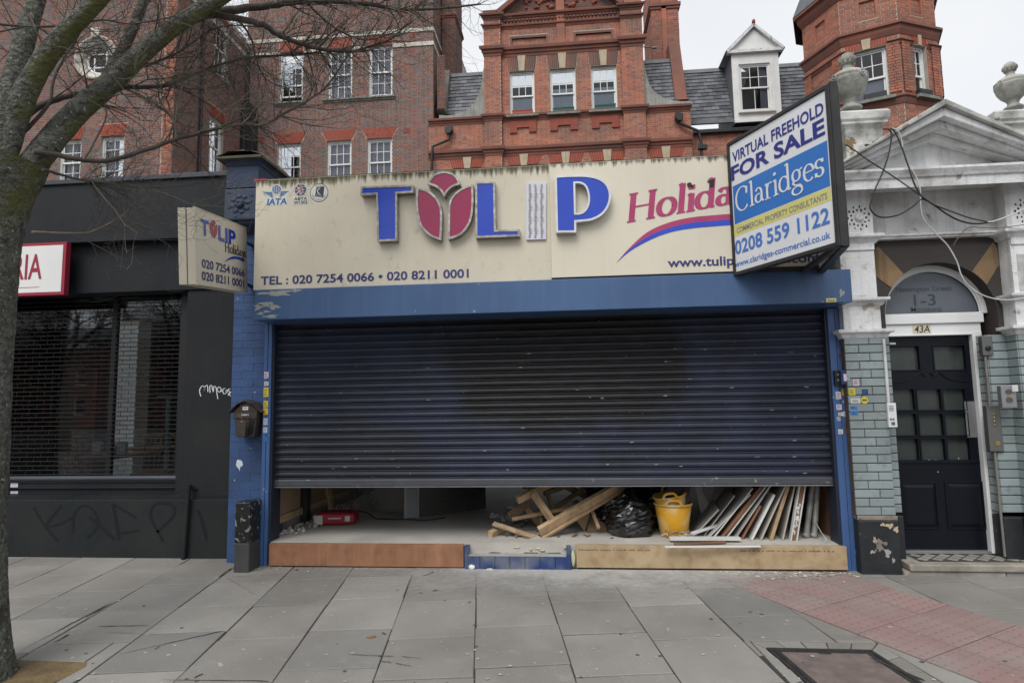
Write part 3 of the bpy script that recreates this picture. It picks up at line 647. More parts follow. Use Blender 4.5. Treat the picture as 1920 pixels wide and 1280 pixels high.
mb = bricks(Fr((0, YA, 0)), xa1-.34, xa1, 6.3, zt-.1, (), proud=.012); mb.build('corner_brickwork', 'brick_red', bl, fix=False, kind='stuff')
def lintel(parent, fr, u0, u1, v0, v1, sp, key=None, m='rubbed_brick', n_=15, d=.01):
    b = MB(); q = .004; lo = lambda t: lerp(u0, u1, t); hi = lambda t: lerp(u0-sp, u1+sp, t)
    for i in range(n_):                      # gauged flat arch
        a0, a1 = i/n_, (i+1)/n_
        if key and abs((a0+a1)/2-.5) < key/2:
            if b.v: b.build('flat_arch', m, parent, fix=False); b = MB()
            continue
        b.prism(fr, [(lo(a0)+q, v0), (lo(a1)-q, v0), (hi(a1)-q, v1), (hi(a0)+q, v1)], -.02, d+random.uniform(-.001, .001))
    b.build('flat_arch', m, parent, fix=False)
    if key:
        b = MB(); um = (u0+u1)/2; kw = (u1-u0)*key/2; b.prism(fr, [(um-kw*.8, v0-.03), (um+kw*.8, v0-.03), (um+kw*1.15, v1+.03), (um-kw*1.15, v1+.03)], -.02, d+.03); b.build('keystone', 'stone_cream', parent, fix=False)
for i, w_ in enumerate(wins[:2]):
    sash(bl, fA, *w_, up_rows=2, lo_rows=2, nx=2, curtain='net', cover=(0, .55))
    lintel(bl, fA, w_[0], w_[1], w_[3], w_[3]+.37, .1)
    b = MB(); b.box(fA, w_[0]-.1, w_[1]+.1, w_[2]-.1, w_[2], -.1, .06); b.build('sill', 'stone_sill', bl, bev=.01)
# round window: brick ring, stone ring, sash
ax = (V((1, 0, 0)), V((0, 0, 1)), V((0, -1, 0))); c0 = V((rc.x, YA, rc.z))
b = MB()
for i in range(40):
    a0, a1 = 2*pi*i/40+.006, 2*pi*(i+1)/40-.006
    b.prism(fA, [(rc.x+RS*cos(a0), rc.z+RS*sin(a0)), (rc.x+RO*cos(a0), rc.z+RO*sin(a0)), (rc.x+RO*cos(a1), rc.z+RO*sin(a1)), (rc.x+RS*cos(a1), rc.z+RS*sin(a1))], -.02, .012)
b.build('brick_ring', 'rubbed_brick', bl, fix=False)
b = MB(); b.lathe(c0, [(RS-.005, -.02), (RS-.005, .05), (RS*.9, .07), (RS*.86, .03), (RS*.72, .0), (RS*.66, -.05), (RS*.62, -.25)], 48, ax); b.build('stone_surround', 'stone_pale', bl)
b = MB(); b.prism(fA, [(rc.x-.12, rc.z+RO*.8), (rc.x+.12, rc.z+RO*.8), (rc.x+.17, rc.z+RO*1.2), (rc.x-.17, rc.z+RO*1.2)], -.02, .12); b.build('keystone', 'stone_pale', bl, bev=.015)
b = MB(); RG = RS*.63; b.lathe(c0, [(RG+.02, -.16), (RG-.06, -.16), (RG-.06, -.22), (RG+.02, -.22)], 40, ax)
for q in (-.2, .2): b.box(fA, rc.x+q-.02, rc.x+q+.02, rc.z-RG*.93, rc.z+RG*.93, -.21, -.17)
for q in (-.22, .22): b.box(fA, rc.x-RG*.93, rc.x+RG*.93, rc.z+q-.02, rc.z+q+.02, -.208, -.172)
wd = b.build('round_window', 'white_paint', bl)
b = MB(); b.prism(fA, [(rc.x+RG*cos(2*pi*i/32), rc.z+RG*sin(2*pi*i/32)) for i in range(32)], -.2, -.19); b.build('pane', 'pane_glass', wd)
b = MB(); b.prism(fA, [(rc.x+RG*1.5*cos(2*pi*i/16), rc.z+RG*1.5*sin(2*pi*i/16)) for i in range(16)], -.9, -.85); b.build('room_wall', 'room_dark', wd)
# right-hand return wall running back to the recessed block
fS = Fr((xa1, YA, 0), (0, 1, 0), (0, 0, 1)); fS.N = V((1, 0, 0)); L_ = YBm-YA
def onS(x, y): p = AX(x, y, xa1); return p.y-YA, p.z
sw = []
for (x0, x1, y0, y1) in ((401, 428, 36, 146), (392, 418, 222, 330)):
    a = onS(x0, (y0+y1)/2)[0]; b_ = onS(x1, (y0+y1)/2)[0]; z0 = onS((x0+x1)/2, y1)[1]; z1 = onS((x0+x1)/2, y0)[1]; sw.append((a, b_, z0, z1))
bandZ = [(A(640, 64.5, YBm).z, A(640, 71, YBm).z), (A(640, 90.5, YBm).z, A(640, 97.5, YBm).z)]
bh = [(-1, L_+1, b_[1], b_[0]) for b_ in bandZ]
mb = MB(); wallslab(mb, fS, 0, L_, 0, zt, sw, th=.3); mb.build('wall', 'mortar', bl, fix=False)
slint = [slant(w_, w_[3], w_[3]+.36, 0, .08) for w_ in sw]
mb = bricks(fS, .02, L_, 6.3, zt-.1, sw+bh+slint); mb.build('brickwork', 'brick_brown', bl, fix=False, kind='stuff')
for w_ in sw:
    sash(bl, fS, *w_, nx=3, up_rows=2, lo_rows=2, curtain=None); lintel(bl, fS, w_[0], w_[1], w_[3], w_[3]+.36, .08)
    b = MB(); b.box(fS, w_[0]-.1, w_[1]+.1, w_[2]-.1, w_[2], -.1, .07); b.build('sill', 'stone_sill', bl, bev=.01)
for q in bandZ:
    b = MB(); b.box(fS, 0, L_, q[1], q[0], -.02, .03); b.build('stone_band', 'band_cream', bl)
b = MB(); b.wbox(xa0, xa1, YA+.4, YA+9, zt, zt+.1); b.wbox(xa0, xa0+.1, YA, YA+9, 0, zt); b.build('roof', 'slate_bed', bl)
# rainwater pipes on the return
def pipe(label, pts, r=.045, m='black_iron', name='drainpipe', rings=True, cat='pipe', k=10):
    p0 = V(pts[-1]) if V(pts[-1]).z < V(pts[0]).z else V(pts[0]); t = thing(name, label, cat, p0)
    b = MB(); b.tube(pts, r, k); b.build('pipe', m, t)
    if rings:
        for i in range(len(pts)-1):
            a, c = V(pts[i]), V(pts[i+1]); n_ = int((a-c).length/1.2)
            for q in range(n_): p = a.lerp(c, (q+.5)/n_); d = (c-a).normalized()*.05; b = MB(); b.tube([p-d, p+d], r*1.35, k); b.build('collar', m, t)
    return t
p1, p2 = AX(386, 36, xa1+.08), AX(371, 322, xa1+.08); pm = (p1.y+p2.y)/2
pipe('black drainpipe on the side wall between the round-window wing and its sash windows', [(xa1+.08, pm, 15), (xa1+.08, pm, 6.4)])
p1 = A(465, 150, YBm-.1); pipe('black drainpipe in the inner corner of the brown brick blocks', [(p1.x, YBm-.1, 15), (p1.x, YBm-.1, 8)])
q = R(449, 200, 475, 285, YBm-.35); t = thing('flue_box', 'tall black metal flue box in the corner above the navy capital', 'duct', (q[0], YBm-.35, q[2]))
b = MB(); b.wbox(q[0], q[1], YBm-.35, YBm-.02, q[2]-1, q[3]); b.prism(FY(YBm-.35), [(q[0], q[3]), (q[1], q[3]), (q[1]-.15, q[3]+.18), (q[0]+.1, q[3]+.18)], -.3, -.02); b.build('casing', 'black_iron', t, bev=.01)
b = MB(); b.wbox(q[0]+.18, q[0]+.2, YBm-.36, YBm-.34, q[2]-1, q[3]); b.build('seam', 'grey_metal', t)

# ---------------------------------------------------------------- recessed brown block
xb0, xb1 = xa1, A(812, 150, YBm).x; fB = FY(YBm); zb = 17.6
bb = thing('brick_mansion_block', 'brown brick block with two cream bands and three columns of sash windows', 'building', (xb0, YBm, 0))
wu = [R(523.7, 99, 567.5, 192, YBm), R(615, 91, 660, 186, YBm), R(691, 88, 735.6, 181.5, YBm)]
zt_ = max(w_[3] for w_ in wu[1:]); zs = sum(w_[2] for w_ in wu)/3
wu = [(w_[0], w_[1], zs, zt_) for w_ in wu]
wl = [R(519.7, 270, 563.5, 352, YBm), R(612.6, 263, 658.6, 348, YBm), R(688, 259, 734.8, 345, YBm)]
zl = sum(w_[3] for w_ in wl)/3; wl = [(w_[0], w_[1], zl-1.75, zl) for w_ in wl]
hol = wu+wl; lu = [(w_[0]-.02, w_[1]+.02, w_[3], w_[3]+.4) for w_ in wu]; ll = [lambda v, w_=w_: ((w_[0]-.02-.22*(v-w_[3])/.4, w_[1]+.02+.22*(v-w_[3])/.4) if w_[3] < v < w_[3]+.4 else (0, 0)) for w_ in wl]
bz = [(-99, 99, b_[1], b_[0]) for b_ in bandZ]
mb = MB(); wallslab(mb, fB, xb0, xb1, 0, zb, hol, th=.3); mb.build('wall', 'mortar', bb, fix=False)
mb = bricks(fB, xb0, xb1, 7.9, zb, hol+lu+ll+bz); mb.build('brickwork', 'brick_brown', bb, fix=False, kind='stuff')
for i, w_ in enumerate(wu):
    if i == 0: sash(bb, fB, *w_, curtain=None, gap=.22, drop=.3)
    else: sash(bb, fB, *w_, curtain='net', cover=(0, 1) if i == 1 else (0, .9), gap=.05 if i == 2 else 0)
    lintel(bb, fB, w_[0], w_[1], w_[3]+.005, w_[3]+.4, .0)
for i, w_ in enumerate(wl):
    sash(bb, fB, *w_, curtain=None if i == 0 else 'net', cover=(0, 1)); lintel(bb, fB, w_[0], w_[1], w_[3]+.005, w_[3]+.4, .22)
for (a, c_) in ((wu[0][0]-.22, wu[0][1]+.14), (wu[1][0]-.18, wu[2][1]+.12)):
    b = MB(); b.box(fB, a, c_, zs-.07, zs, -.1, .1); b.box(fB, a+.03, c_-.03, zs-.13, zs-.072, -.1, .05); b.build('sill', 'stone_sill', bb, bev=.01)
def band(u0, u1, q): b = MB(); b.box(fB, u0, u1, q[1], q[0], -.02, .035); b.build('stone_band', 'band_cream', bb)
band(xb0, xb1+.035, bandZ[0])
prev = xb0
for w_ in wu: band(prev, w_[0]-.03, bandZ[1]); prev = w_[1]+.03
band(prev, xb1+.035, bandZ[1])
for (x, y) in ((762.5, 245), (490.5, 262), (773, 66)):
    p = A(x, y, YBm); b = MB()
    b.box(fB, p.x-.115, p.x+.115, p.z-.1, p.z+.1, -.02, .016); o = b.build('air_brick', 'terracotta', bb); b = MB()
    for i in range(5):
        for k in range(4): b.box(fB, p.x-.09+i*.042, p.x-.07+i*.042, p.z-.08+k*.045, p.z-.055+k*.045, .01, .0175)
    b.build('vent_holes', 'near_black', o)
# its right-hand side wall
fBs = Fr((xb1, YBm, 0), (0, 1, 0), (0, 0, 1)); fBs.N = V((1, 0, 0))
mb = MB(); wallslab(mb, fBs, 0, 8, 0, zb); mb.build('wall', 'mortar', bb, fix=False)
mb = bricks(fBs, .02, 3, 11, zb, [(-1, 9, b_[1], b_[0]) for b_ in bandZ]); mb.build('brickwork', 'brick_brown', bb, fix=False, kind='stuff')
for q in bandZ: b = MB(); b.box(fBs, 0, 8, q[1], q[0], -.02, .035); b.build('stone_band', 'band_cream', bb)
b = MB(); b.wbox(xb0, xb1, YBm+.2, YBm+8, zb, zb+.1); b.build('roof', 'slate_bed', bb)
# ---------------------------------------------------------------- red brick house with the stepped gable
def onfr(fr, x, y):                          # photo pixel -> (u, v) on the plane of a frame
    d = ray(x, y); o_ = V((0, 0, CZ)); t = (fr.O-o_).dot(fr.N)/d.dot(fr.N); p = o_+d*t-fr.O; return p.dot(fr.U), p.dot(fr.W)
fC = FY(YC); zc = lambda y, x=1055: A(x, y, YC).z; xc = lambda x, y: A(x, y, YC).x
def Z3(zx, zy): p = A(820+zx/3.4286, zy/3.4286, YC); return p.x, p.z
gb = thing('gabled_house', 'red brick house front with stepped gable, three sash windows and window boxes', 'house', (xc(1055, 250), YC, 0))
xl0, xl1, xr0, xr1 = xc(804, 260), xc(909, 160), xc(1207, 160), xc(1297, 260)
pL = (xl1, xc(940, 160)); pR = (xc(1167, 160), xr0)
zb_low, zst, zlo = zc(288), zc(223), zc(222)
def R3(a, b, c, d): return R(820+a/3.4286, b/3.4286, 820+c/3.4286, d/3.4286, YC)
wg = [R3(465, 460, 625, 745), R3(725, 437, 890, 735), R3(990, 420, 1155, 715)]
z0 = sum(w_[2] for w_ in wg)/3; z1 = sum(w_[3] for w_ in wg)/3; wg = [(w_[0], w_[1], z0, z1) for w_ in wg]
zc1 = zc(100); zc1t = zc(84); zt2 = zc(50); zgb = zc(20)
keyx = [R3(535, 1000, 578, 1060), R3(803, 985, 848, 1045), R3(1070, 965, 1115, 1030), R3(170, 1015, 215, 1080), R3(1448, 948, 1492, 1010)]
zkb = sum(k[2] for k in keyx[:3])/3; zkt = sum(k[3] for k in keyx[:3])/3
lowwin = [((k[0]+k[1])/2-.5, (k[0]+k[1])/2+.5, zkb-1.8, zkb) for k in keyx]
lowl = [slant(k, zkb, zkt, .05, .12) for k in lowwin]
upl = [slant(w_, w_[3], zc1-.02, .04, .05) for w_ in wg]
pan = [R3(480, 245, 700, 305), R3(890, 212, 1118, 272)]; pz0 = (pan[0][2]+pan[1][2])/2; pz1 = (pan[0][3]+pan[1][3])/2; pan = [(p[0], p[1], pz0, pz1) for p in pan]
mb = MB(); wallslab(mb, fC, xl0, xr1, 0, zst, lowwin, th=.3); wallslab(mb, fC, xl1, xr0, zst, zgb, wg+pan, th=.25); mb.build('wall', 'mortar', gb, fix=False)
mb = MB(); [mb.box(fC, p[0]-.01, p[1]+.01, p[2]-.01, p[3]+.01, -.12, -.06) for p in pan]; mb.build('panel_back', 'mortar', gb)
hc = lowwin+lowl+wg+upl+[(p[0]-.09, p[1]+.09, p[2]-.09, p[3]+.09) for p in pan]
piers = [(pL[0], pL[1], -9, 99), (pR[0], pR[1], -9, 99)]
mb = bricks(fC, xl0, xr1, 8.2, zst, hc+piers); bricks(fC, xl1, xr0, zst+.16, zgb, hc+piers, mb=mb)
for p in pan: bricks(Fr((0, YC+.06, 0)), p[0], p[1], p[2], p[3], mb=mb)
mb.build('brickwork', 'brick_red', gb, fix=False, kind='stuff')
for p in pan:                                # moulded panel surrounds
    b = MB(); q = .085
    for a, c_, e, g_ in ((p[0]-q, p[0], p[2]-q, p[3]+q), (p[1], p[1]+q, p[2]-q, p[3]+q), (p[0], p[1], p[2]-q, p[2]), (p[0], p[1], p[3], p[3]+q)): b.box(fC, a, c_, e, g_, -.07, .012)
    b.build('panel_moulding', 'brick_sooty', gb, fix=False)
for p, ztop in ((pL, zc(20)), (pR, zc(-40))):
    fP = FY(YC-.13); b = MB(); b.box(fP, p[0], p[1], 0, ztop, -.3, 0); b.build('pier_core', 'mortar', gb)
    b = bricks(fP, p[0], p[1], 8.2, ztop); s_ = Fr((p[0], YC-.13, 0), (0, -1, 0)); bricks(Fr((p[1], YC-.13, 0), (0, 1, 0)), 0, .14, 8.2, ztop, mb=b); bricks(Fr((p[0], YC, 0), (0, -1, 0)), 0, .14, 8.2, ztop, mb=b)
    b.build('pier_brickwork', 'brick_red' if p is pR else 'brick_red', gb, fix=False, kind='stuff')
    b = MB(); b.box(fP, p[0]-.03, p[1]+.03, ztop, ztop+.12, -.33, .03); b.build('pier_cap', 'brick_sooty', gb)
cx_ = [R3(768, 200, 820, 300), R3(768, 200, 820, 300)]; b = MB(); b.box(fC, cx_[0][0], cx_[0][1], zc1t, zc(-60), -.02, .06); b.build('centre_strip', 'brick_red', gb)
def cornice(parent, fr, u0, u1, vt, h, pr, m='brick_sooty', ends=(0, 0), piers_=(), pd=.13):
    prof = [(-.05, vt-h), (.02, vt-h), (.035, vt-h*.72), (pr*.45, vt-h*.66), (pr*.5, vt-h*.4), (pr*.9, vt-h*.34), (pr, vt-h*.1), (pr, vt), (-.05, vt+.02)]
    b = MB(); b.profile(fr, prof, u0, u1, *ends); b.build('cornice', m, parent)
    for p in piers_:
        b = MB(); b.profile(Fr(fr(0, 0, pd), fr.U, fr.W), [(d, v+.004) if d > 0 else (d-.1, v+.004) for d, v in prof], p[0]-.004, p[1]+.004, 1, 1); b.build('cornice', m, parent)
pr_ = (pL, pR)
cornice(gb, fC, xl1, xr0, zc1t, zc1t-zc1+.02, .16, piers_=pr_)
cornice(gb, fC, xl0, xr1, zc(211), zc(211)-zst, .13, piers_=pr_)
cornice(gb, fC, xl0, xr1, zc(272), zc(272)-zc(288), .14, piers_=pr_)
cornice(gb, fC, xl1, xr0, zc(42), zc(42)-zc(49), .1, piers_=pr_)
cornice(gb, fC, xl1, xr0, zc(23), zc(23)-zc(33), .15, piers_=pr_)
b = MB()                                     # dentils
x = xl1+.35
while x < xr0-.5: b.box(fC, x, x+.07, zc(35.5), zc(32.5), -.01, .09); x += .13
b.build('dentils', 'brick_sooty', gb, kind='stuff')
# gable triangle with carved panels
gx0, gx1 = xc(940, 30), xc(1160, 12); gm = (gx0+gx1)/2; za = zc(-62)
b = MB(); b.prism(fC, [(gx0, zgb), (gx1, zgb), (gm, za)], -.3, -.02); b.build('gable_wall', 'mortar_dark', gb)
b = bricks(Fr((0, YC+.02, 0)), gx0, gx1, zgb+.03, za-.3, proud=.012, lim=lambda v: (lerp(gx0, gm, (v-zgb)/(za-zgb))+.15, lerp(gx1, gm, (v-zgb)/(za-zgb))-.15)); b.build('gable_brickwork', 'brick_sooty', gb, fix=False, kind='stuff')
b = MB()
random.seed(5)
for i in range(120):                         # carved leaf relief
    t = random.random(); u = random.uniform(gx0+.5, gx1-.5); v = random.uniform(zgb+.12, zgb+1.1)
    if abs(u-gm)/(gx1-gm) > 1-(v-zgb)/(za-zgb)-.16 or abs(u-gm) < .12: continue
    b.blob(fC(u, v, .01), (random.uniform(.04, .12), .05, random.uniform(.03, .09)), 7, 4, .5)
b.build('carved_relief', 'terracotta', gb, kind='stuff')
for sx, e_ in ((gx0, 1), (gx1, -1)):
    b = MB(); n_ = V((za-zgb, 0, -(gm-sx))).normalized(); b.beam(fC(sx-.12*e_, zgb-.02, .05), fC(gm, za+.02, .05), .4, .16, upv=(-(za-zgb)*e_, 0, abs(gm-sx))); b.build('raking_coping', 'brick_sooty', gb)
# windows, lintels, sills, aprons, flower boxes
for i, w_ in enumerate(wg):
    sash(gb, fC, *w_, rec=.1, nx=3, up_rows=2, lo_rows=1, lo_nx=1, split=.47, curtain=None, blind=('net_blue', 0, (.46, .62, .6)[i]))
    lintel(gb, fC, w_[0]-.04, w_[1]+.04, w_[3]+.02, zc1-.03, .05, key=.26, m='brick_sooty')
    b = MB(); b.box(fC, w_[0]-.12, w_[1]+.14, w_[2]-.08, w_[2], -.1, .17); b.build('sill', 'stone_sill', gb, bev=.01)
    a0, a1 = w_[0]-.02, w_[1]+.04; ap = w_[2]-.2; b = MB()
    b.prism(fC, [(a0, ap), (a1, ap), (a1, ap-.42), (a1-.26, ap-.42), (a1-.26, ap-.24), (a0+.26, ap-.24), (a0+.26, ap-.42), (a0, ap-.42)], -.01, .06); b.build('apron', 'terracotta', gb)
    t = thing('window_box', ('red planter on the left sill of the gabled house', 'dark green planter on the middle sill of the gabled house', 'dark green planter on the right sill of the gabled house, tilted')[i], 'planter', fC(w_[0]+.1, w_[2], .1), 'window boxes')
    b = MB(); xx0, xx1 = w_[0]+.1, w_[1]-.08; tl = (0, .0, .03)[i]
    b.prism(fC, [(xx0+.02, w_[2]+.002), (xx1-.02, w_[2]+.002+tl), (xx1, w_[2]+.15+tl), (xx0, w_[2]+.15)], -.08, .12); b.build('trough', ('planter_red', 'planter_green', 'planter_green')[i], t)
    b = MB(); b.box(fC, xx0-.01, xx1+.01, w_[2]+.15, w_[2]+.175+tl, -.09, .135); b.build('rim', ('planter_red', 'planter_green', 'planter_green')[i], t)
for i, k in enumerate(lowwin):
    lintel(gb, fC, k[0]-.05, k[1]+.05, zkb, zkt, .12, key=.24)
    if i < 3 or True: sash(gb, fC, *k, nx=3, up_rows=2, lo_rows=1, lo_nx=1, curtain=None)
# plaster scrolls either side
def scroll(pts, lab):
    b = MB(); b.prism(fC, pts, -.3, -.02); b.build(lab, 'render_scroll', gb)
zq = zc(211)+.02
sl = [Z3(*p) for p in ((314, 400), (300, 425), (290, 470), (286, 520), (275, 570), (258, 620), (235, 660), (205, 695), (165, 718), (110, 735), (60, 742), (10, 738), (10, 778), (318, 765))]
sl = [(u, max(v, zq)) for u, v in sl]; scroll(sl[:12]+[(sl[11][0], zq), (xl1, zq)], 'scroll')
sr = [Z3(*p) for p in ((1318, 385), (1330, 410), (1340, 460), (1352, 510), (1375, 560), (1410, 600), (1460, 630), (1520, 645), (1580, 650), (1640, 648))]
sr = [(max(u, xr0), max(v, zq)) for u, v in sr]; scroll([(xr0, zq)]+sr+[(sr[-1][0], zq)], 'scroll')
# slated mansards either side, party walls, chimneys
slate0 = {}
def slates(parent, fr, u0, u1, v0, v1, sw=.27, sh=.175):
    b = MB(); b.box(fr, u0, u1, v0, v1, -.06, -.012); b.build('roof_boarding', 'slate_bed', parent)
    r = 0; v = v0
    while v < v1-.05:
        x = u0-(sw/2 if r % 2 else 0)
        while x < u1-.02:
            a, c_ = max(x, u0), min(x+sw, u1); h_ = min(sh*1.35, v1-v); key = (parent.name, id(fr), round(c_-a, 2), round(h_, 2)); pos = fr((a+c_)/2, v, 0)
            if key in slate0: link_copy(slate0[key], parent, pos-ORG[parent.name]+fr.N*random.uniform(-.002, .004))
            elif c_-a > .04:
                b = MB(); hw = (c_-a)/2-.003; p = lambda u, q, d: fr((a+c_)/2+u, v+q, d)
                b.add([p(-hw, 0, .034), p(hw, 0, .034), p(hw, h_, .004), p(-hw, h_, .004), p(-hw, 0, .012), p(hw, 0, .012), p(hw, h_, -.004), p(-hw, h_, -.004)], [(0, 1, 2, 3), (4, 5, 1, 0), (5, 6, 2, 1), (7, 4, 0, 3)])
                slate0[key] = b.build('slate', 'slate', parent, loc=pos, fix=False)
            x += sw
        v += sh; r += 1
SL = (0, .38, 1)
def roofpart(parent, x0, x1, ybot, ytop, Yb, xm):
    zbot = A(xm, ybot, Yb).z; f_ = Fr((0, Yb, zbot), (1, 0, 0), SL); v1 = onfr(f_, xm, ytop)[1]
    slates(parent, f_, x0, x1, 0, v1); b = MB(); b.box(f_, x0, x1, v1-.06, v1+.12, -.05, .05); b.build('lead_ridge', 'lead', parent); return f_, v1
YR = YC+.45
roofpart(gb, A(838, 180, YR).x, A(909, 180, YR).x, 214, 143, YR, 872)
roofpart(gb, A(1206, 160, YR).x, A(1266, 160, YR).x, 190, 118, YR, 1237)
b = MB(); p0, p1 = A(822, 180, YR).x, A(838, 180, YR).x; zz = A(830, 216, YR).z; zz1 = A(830, 117, YR).z
b.prism(Fr((p0, 0, 0), (0, 1, 0)), [(YR-.5, zz), (YR+3, zz), (YR+3, zz1+.3), (YR+.55, zz1), (YR-.2, zz+.1)], 0, p1-p0); b.build('party_wall', 'mortar_dark', gb)
bricks(Fr((0, YR-.25, 0)), p0, p1, zz, zz1+.1, mb=(q := MB())); q.build('party_wall_brickwork', 'brick_sooty', gb, fix=False, kind='stuff')
p0, p1 = A(1264, 160, YR).x, A(1286, 160, YR).x; zz = A(1275, 198, YR).z; zz1 = A(1262, 88, YR+1).z
b = MB(); b.prism(Fr((p0, 0, 0), (0, 1, 0)), [(YR-.45, zz), (YR+3, zz), (YR+3, zz1+.2), (YR+.75, zz1), (YR-.1, zz+.2)], 0, p1-p0); b.build('party_wall', 'brick_sooty', gb)
def chimney(parent, x0, x1, Y0, dp, zbase, ztop, bands, m):
    f_ = FY(Y0); b = MB(); b.wbox(x0, x1, Y0, Y0+dp, zbase, ztop); b.build('chimney_core', 'mortar_dark', parent)
    b = bricks(f_, x0, x1, zbase, ztop); bricks(Fr((x0, Y0+dp, 0), (0, -1, 0)), 0, dp, zbase, ztop, mb=b); bricks(Fr((x1, Y0, 0), (0, 1, 0)), 0, dp, zbase, ztop, mb=b); b.build('chimney_brickwork', m, parent, fix=False, kind='stuff')
    for (za_, h_, pj) in bands: b = MB(); b.wbox(x0-pj, x1+pj, Y0-pj, Y0+dp+pj, za_, za_+h_); b.wbox(x0-pj-.04, x1+pj+.04, Y0-pj-.04, Y0+dp+pj+.04, za_+h_, za_+h_+.12); b.build('chimney_band', 'brick_sooty', parent)
Yk = 22.4
chimney(gb, A(829, 70, Yk).x, A(853, 70, Yk).x, Yk, 1.6, A(840, 140, Yk).z, A(840, -40, Yk).z, [(A(840, 34, Yk).z, .08, .03)], 'brick_sooty')
Yk = 22.6
chimney(gb, A(1222, 50, Yk).x, A(1273, 50, Yk).x, Yk, 2.2, A(1240, 120, Yk).z, A(1240, -50, Yk).z, [(A(1240, 18, Yk).z, .1, .05)], 'brick_red')
p = A(1240, 50, Yk); b = MB(); b.wbox(p.x+.02, p.x+.2, Yk-.05, Yk, A(1240, 118, Yk).z, A(1240, -50, Yk).z); b.build('chimney_strip', 'brick_red', gb)
# rainwater hoppers and pipes
def hopper(label, x, y, pts, Y=YC-.12):
    p = A(x, y, Y); t = thing('rainwater_hopper', label, 'pipe', p); b = MB()
    b.prism(FY(Y), [(p.x-.13, p.z+.12), (p.x+.13, p.z+.12), (p.x+.13, p.z-.02), (p.x+.05, p.z-.13), (p.x-.05, p.z-.13), (p.x-.13, p.z-.02)], -.1, .14); b.build('hopper', 'black_iron', t, bev=.01)
    b = MB(); b.box(FY(Y), p.x-.1, p.x+.1, p.z+.1, p.z+.24, -.1, -.05); b.build('outlet', 'near_black', t)
    b = MB(); b.tube([p+V((0, -.03, -.1))]+[A(*q, Y-.03) for q in pts], .05, 8); b.build('pipe', 'black_iron', t)
    return t
hopper('black hopper and swan-neck pipe beside the left scroll of the gabled house', 842, 246, [(842, 262), (811, 275), (809, 320)])
t = hopper('black hopper and slanting pipe right of the right scroll of the gabled house', 1273, 222, [(1276, 232), (1310, 246), (1315, 270), (1315, 300)])
p = A(1317, 276, YC-.16); b = MB(); b.box(FY(YC-.16), p.x-.15, p.x+.15, p.z-.09, p.z+.07, -.08, .1); b.build('junction', 'black_iron', t, bev=.01)
p0, p1 = A(1202, 88, YC+.4), A(1228, 90, YC+.4); t = tag(MB().tube([p0, p1], .02, 6).tube([p1-V((.12, 0, 0)), p1+V((.05, 0, 0))], .045, 6).build('aerial_bracket', 'grey_metal', loc=p0), 'small grey bracket between the gable and the right chimney', 'bracket')
# ---------------------------------------------------------------- slated house with the white dormer
YD = YC+.5; dh = thing('mansard_house', 'slate mansard roof with white pedimented dormer right of the gabled house', 'house', (A(1390, 240, YD).x, YD, 0))
xd0, xd1 = p1.x*0+A(1284, 180, YD).x, A(1560, 180, YD).x; fD = FY(YD)
zev = A(1340, 228, YD).z
b = MB(); b.wbox(xr1, xd1, YD-.3, YD+.2, 0, A(1340, 246, YD-.3).z); b.build('wall', 'mortar', dh)
bricks(FY(YD-.3), xr1, xd1, 8, A(1340, 246, YD-.3).z, mb=(q := MB())); q.build('brickwork', 'brick_red', dh, fix=False, kind='stuff')
dx0, dx1 = A(1372, 160, YD).x, A(1464, 160, YD).x
f_, v1 = roofpart(dh, xd0, dx0, 228, 135, YD, 1330); slates(dh, f_, dx1, xd1, .1, v1); b = MB(); b.box(f_, dx1, xd1, v1-.06, v1+.12, -.05, .05); b.build('lead_ridge', 'lead', dh)
b = MB(); b.box(f_, dx0, dx1, 0, v1, -.3, -.1); b.build('roof_boarding', 'slate_bed', dh)
fe = Fr((0, YD-.35, A(1340, 246, YD-.3).z), (1, 0, 0), (0, 1.0, .55)); slates(dh, fe, xr1+.1, xd1, 0, .42, .27, .17)
b = MB(); b.wbox(xr1+.08, xd1, YD-.48, YD-.34, A(1340, 250, YD-.4).z, A(1340, 243, YD-.4).z); b.build('gutter', 'black_iron', dh, bev=.02)
b = MB(); b.box(fD, xd0, xd1, zev-.08, zev+.04, -.05, .06); b.build('lead_flashing', 'lead', dh)
Yd = YD-.12; fd = FY(Yd); q = lambda x, y: (A(x, y, Yd).x, A(x, y, Yd).z)
dl, dr = A(1374, 165, Yd).x, A(1463, 165, Yd).x; zb0, ze = A(1415, 228, Yd).z, A(1415, 97, Yd).z; wd_ = R(1387, 119, 1446, 207, Yd)
mb = MB(); wallslab(mb, fd, dl, dr, zb0, ze, [wd_], th=.2); mb.build('dormer_front', 'white_paint', dh, fix=False)
sash(dh, fd, *wd_, rec=.05, nx=3, up_rows=2, lo_rows=1, lo_nx=2, split=.5, curtain='net', cover=(.72, 1))
for q_ in ((dl, dl+.06), (dr-.06, dr)): MB().wbox(*q_, Yd+.02, Yd+2.2, zb0, ze).build('dormer_cheek', 'lead', dh)
b = MB(); b.box(fd, wd_[0]-.1, wd_[1]+.1, wd_[2]-.09, wd_[2], -.05, .1); b.box(fd, dl+.02, dr-.02, zb0-.02, zb0+.08, 0, .05); b.box(fd, wd_[0]-.1, wd_[0]-.02, wd_[2], wd_[3]+.08, 0, .03); b.box(fd, wd_[1]+.02, wd_[1]+.1, wd_[2], wd_[3]+.08, 0, .03); b.build('dormer_trim', 'white_paint', dh)
ap = q(1411, 50); e0, e1_ = dl-.1, dr+.1; zeo = ze+.02
b = MB(); b.prism(fd, [(e0, zeo), (e1_, zeo), ((e0+e1_)/2, ap[1]-.1)], -.1, .02); b.build('dormer_pediment', 'white_paint', dh)
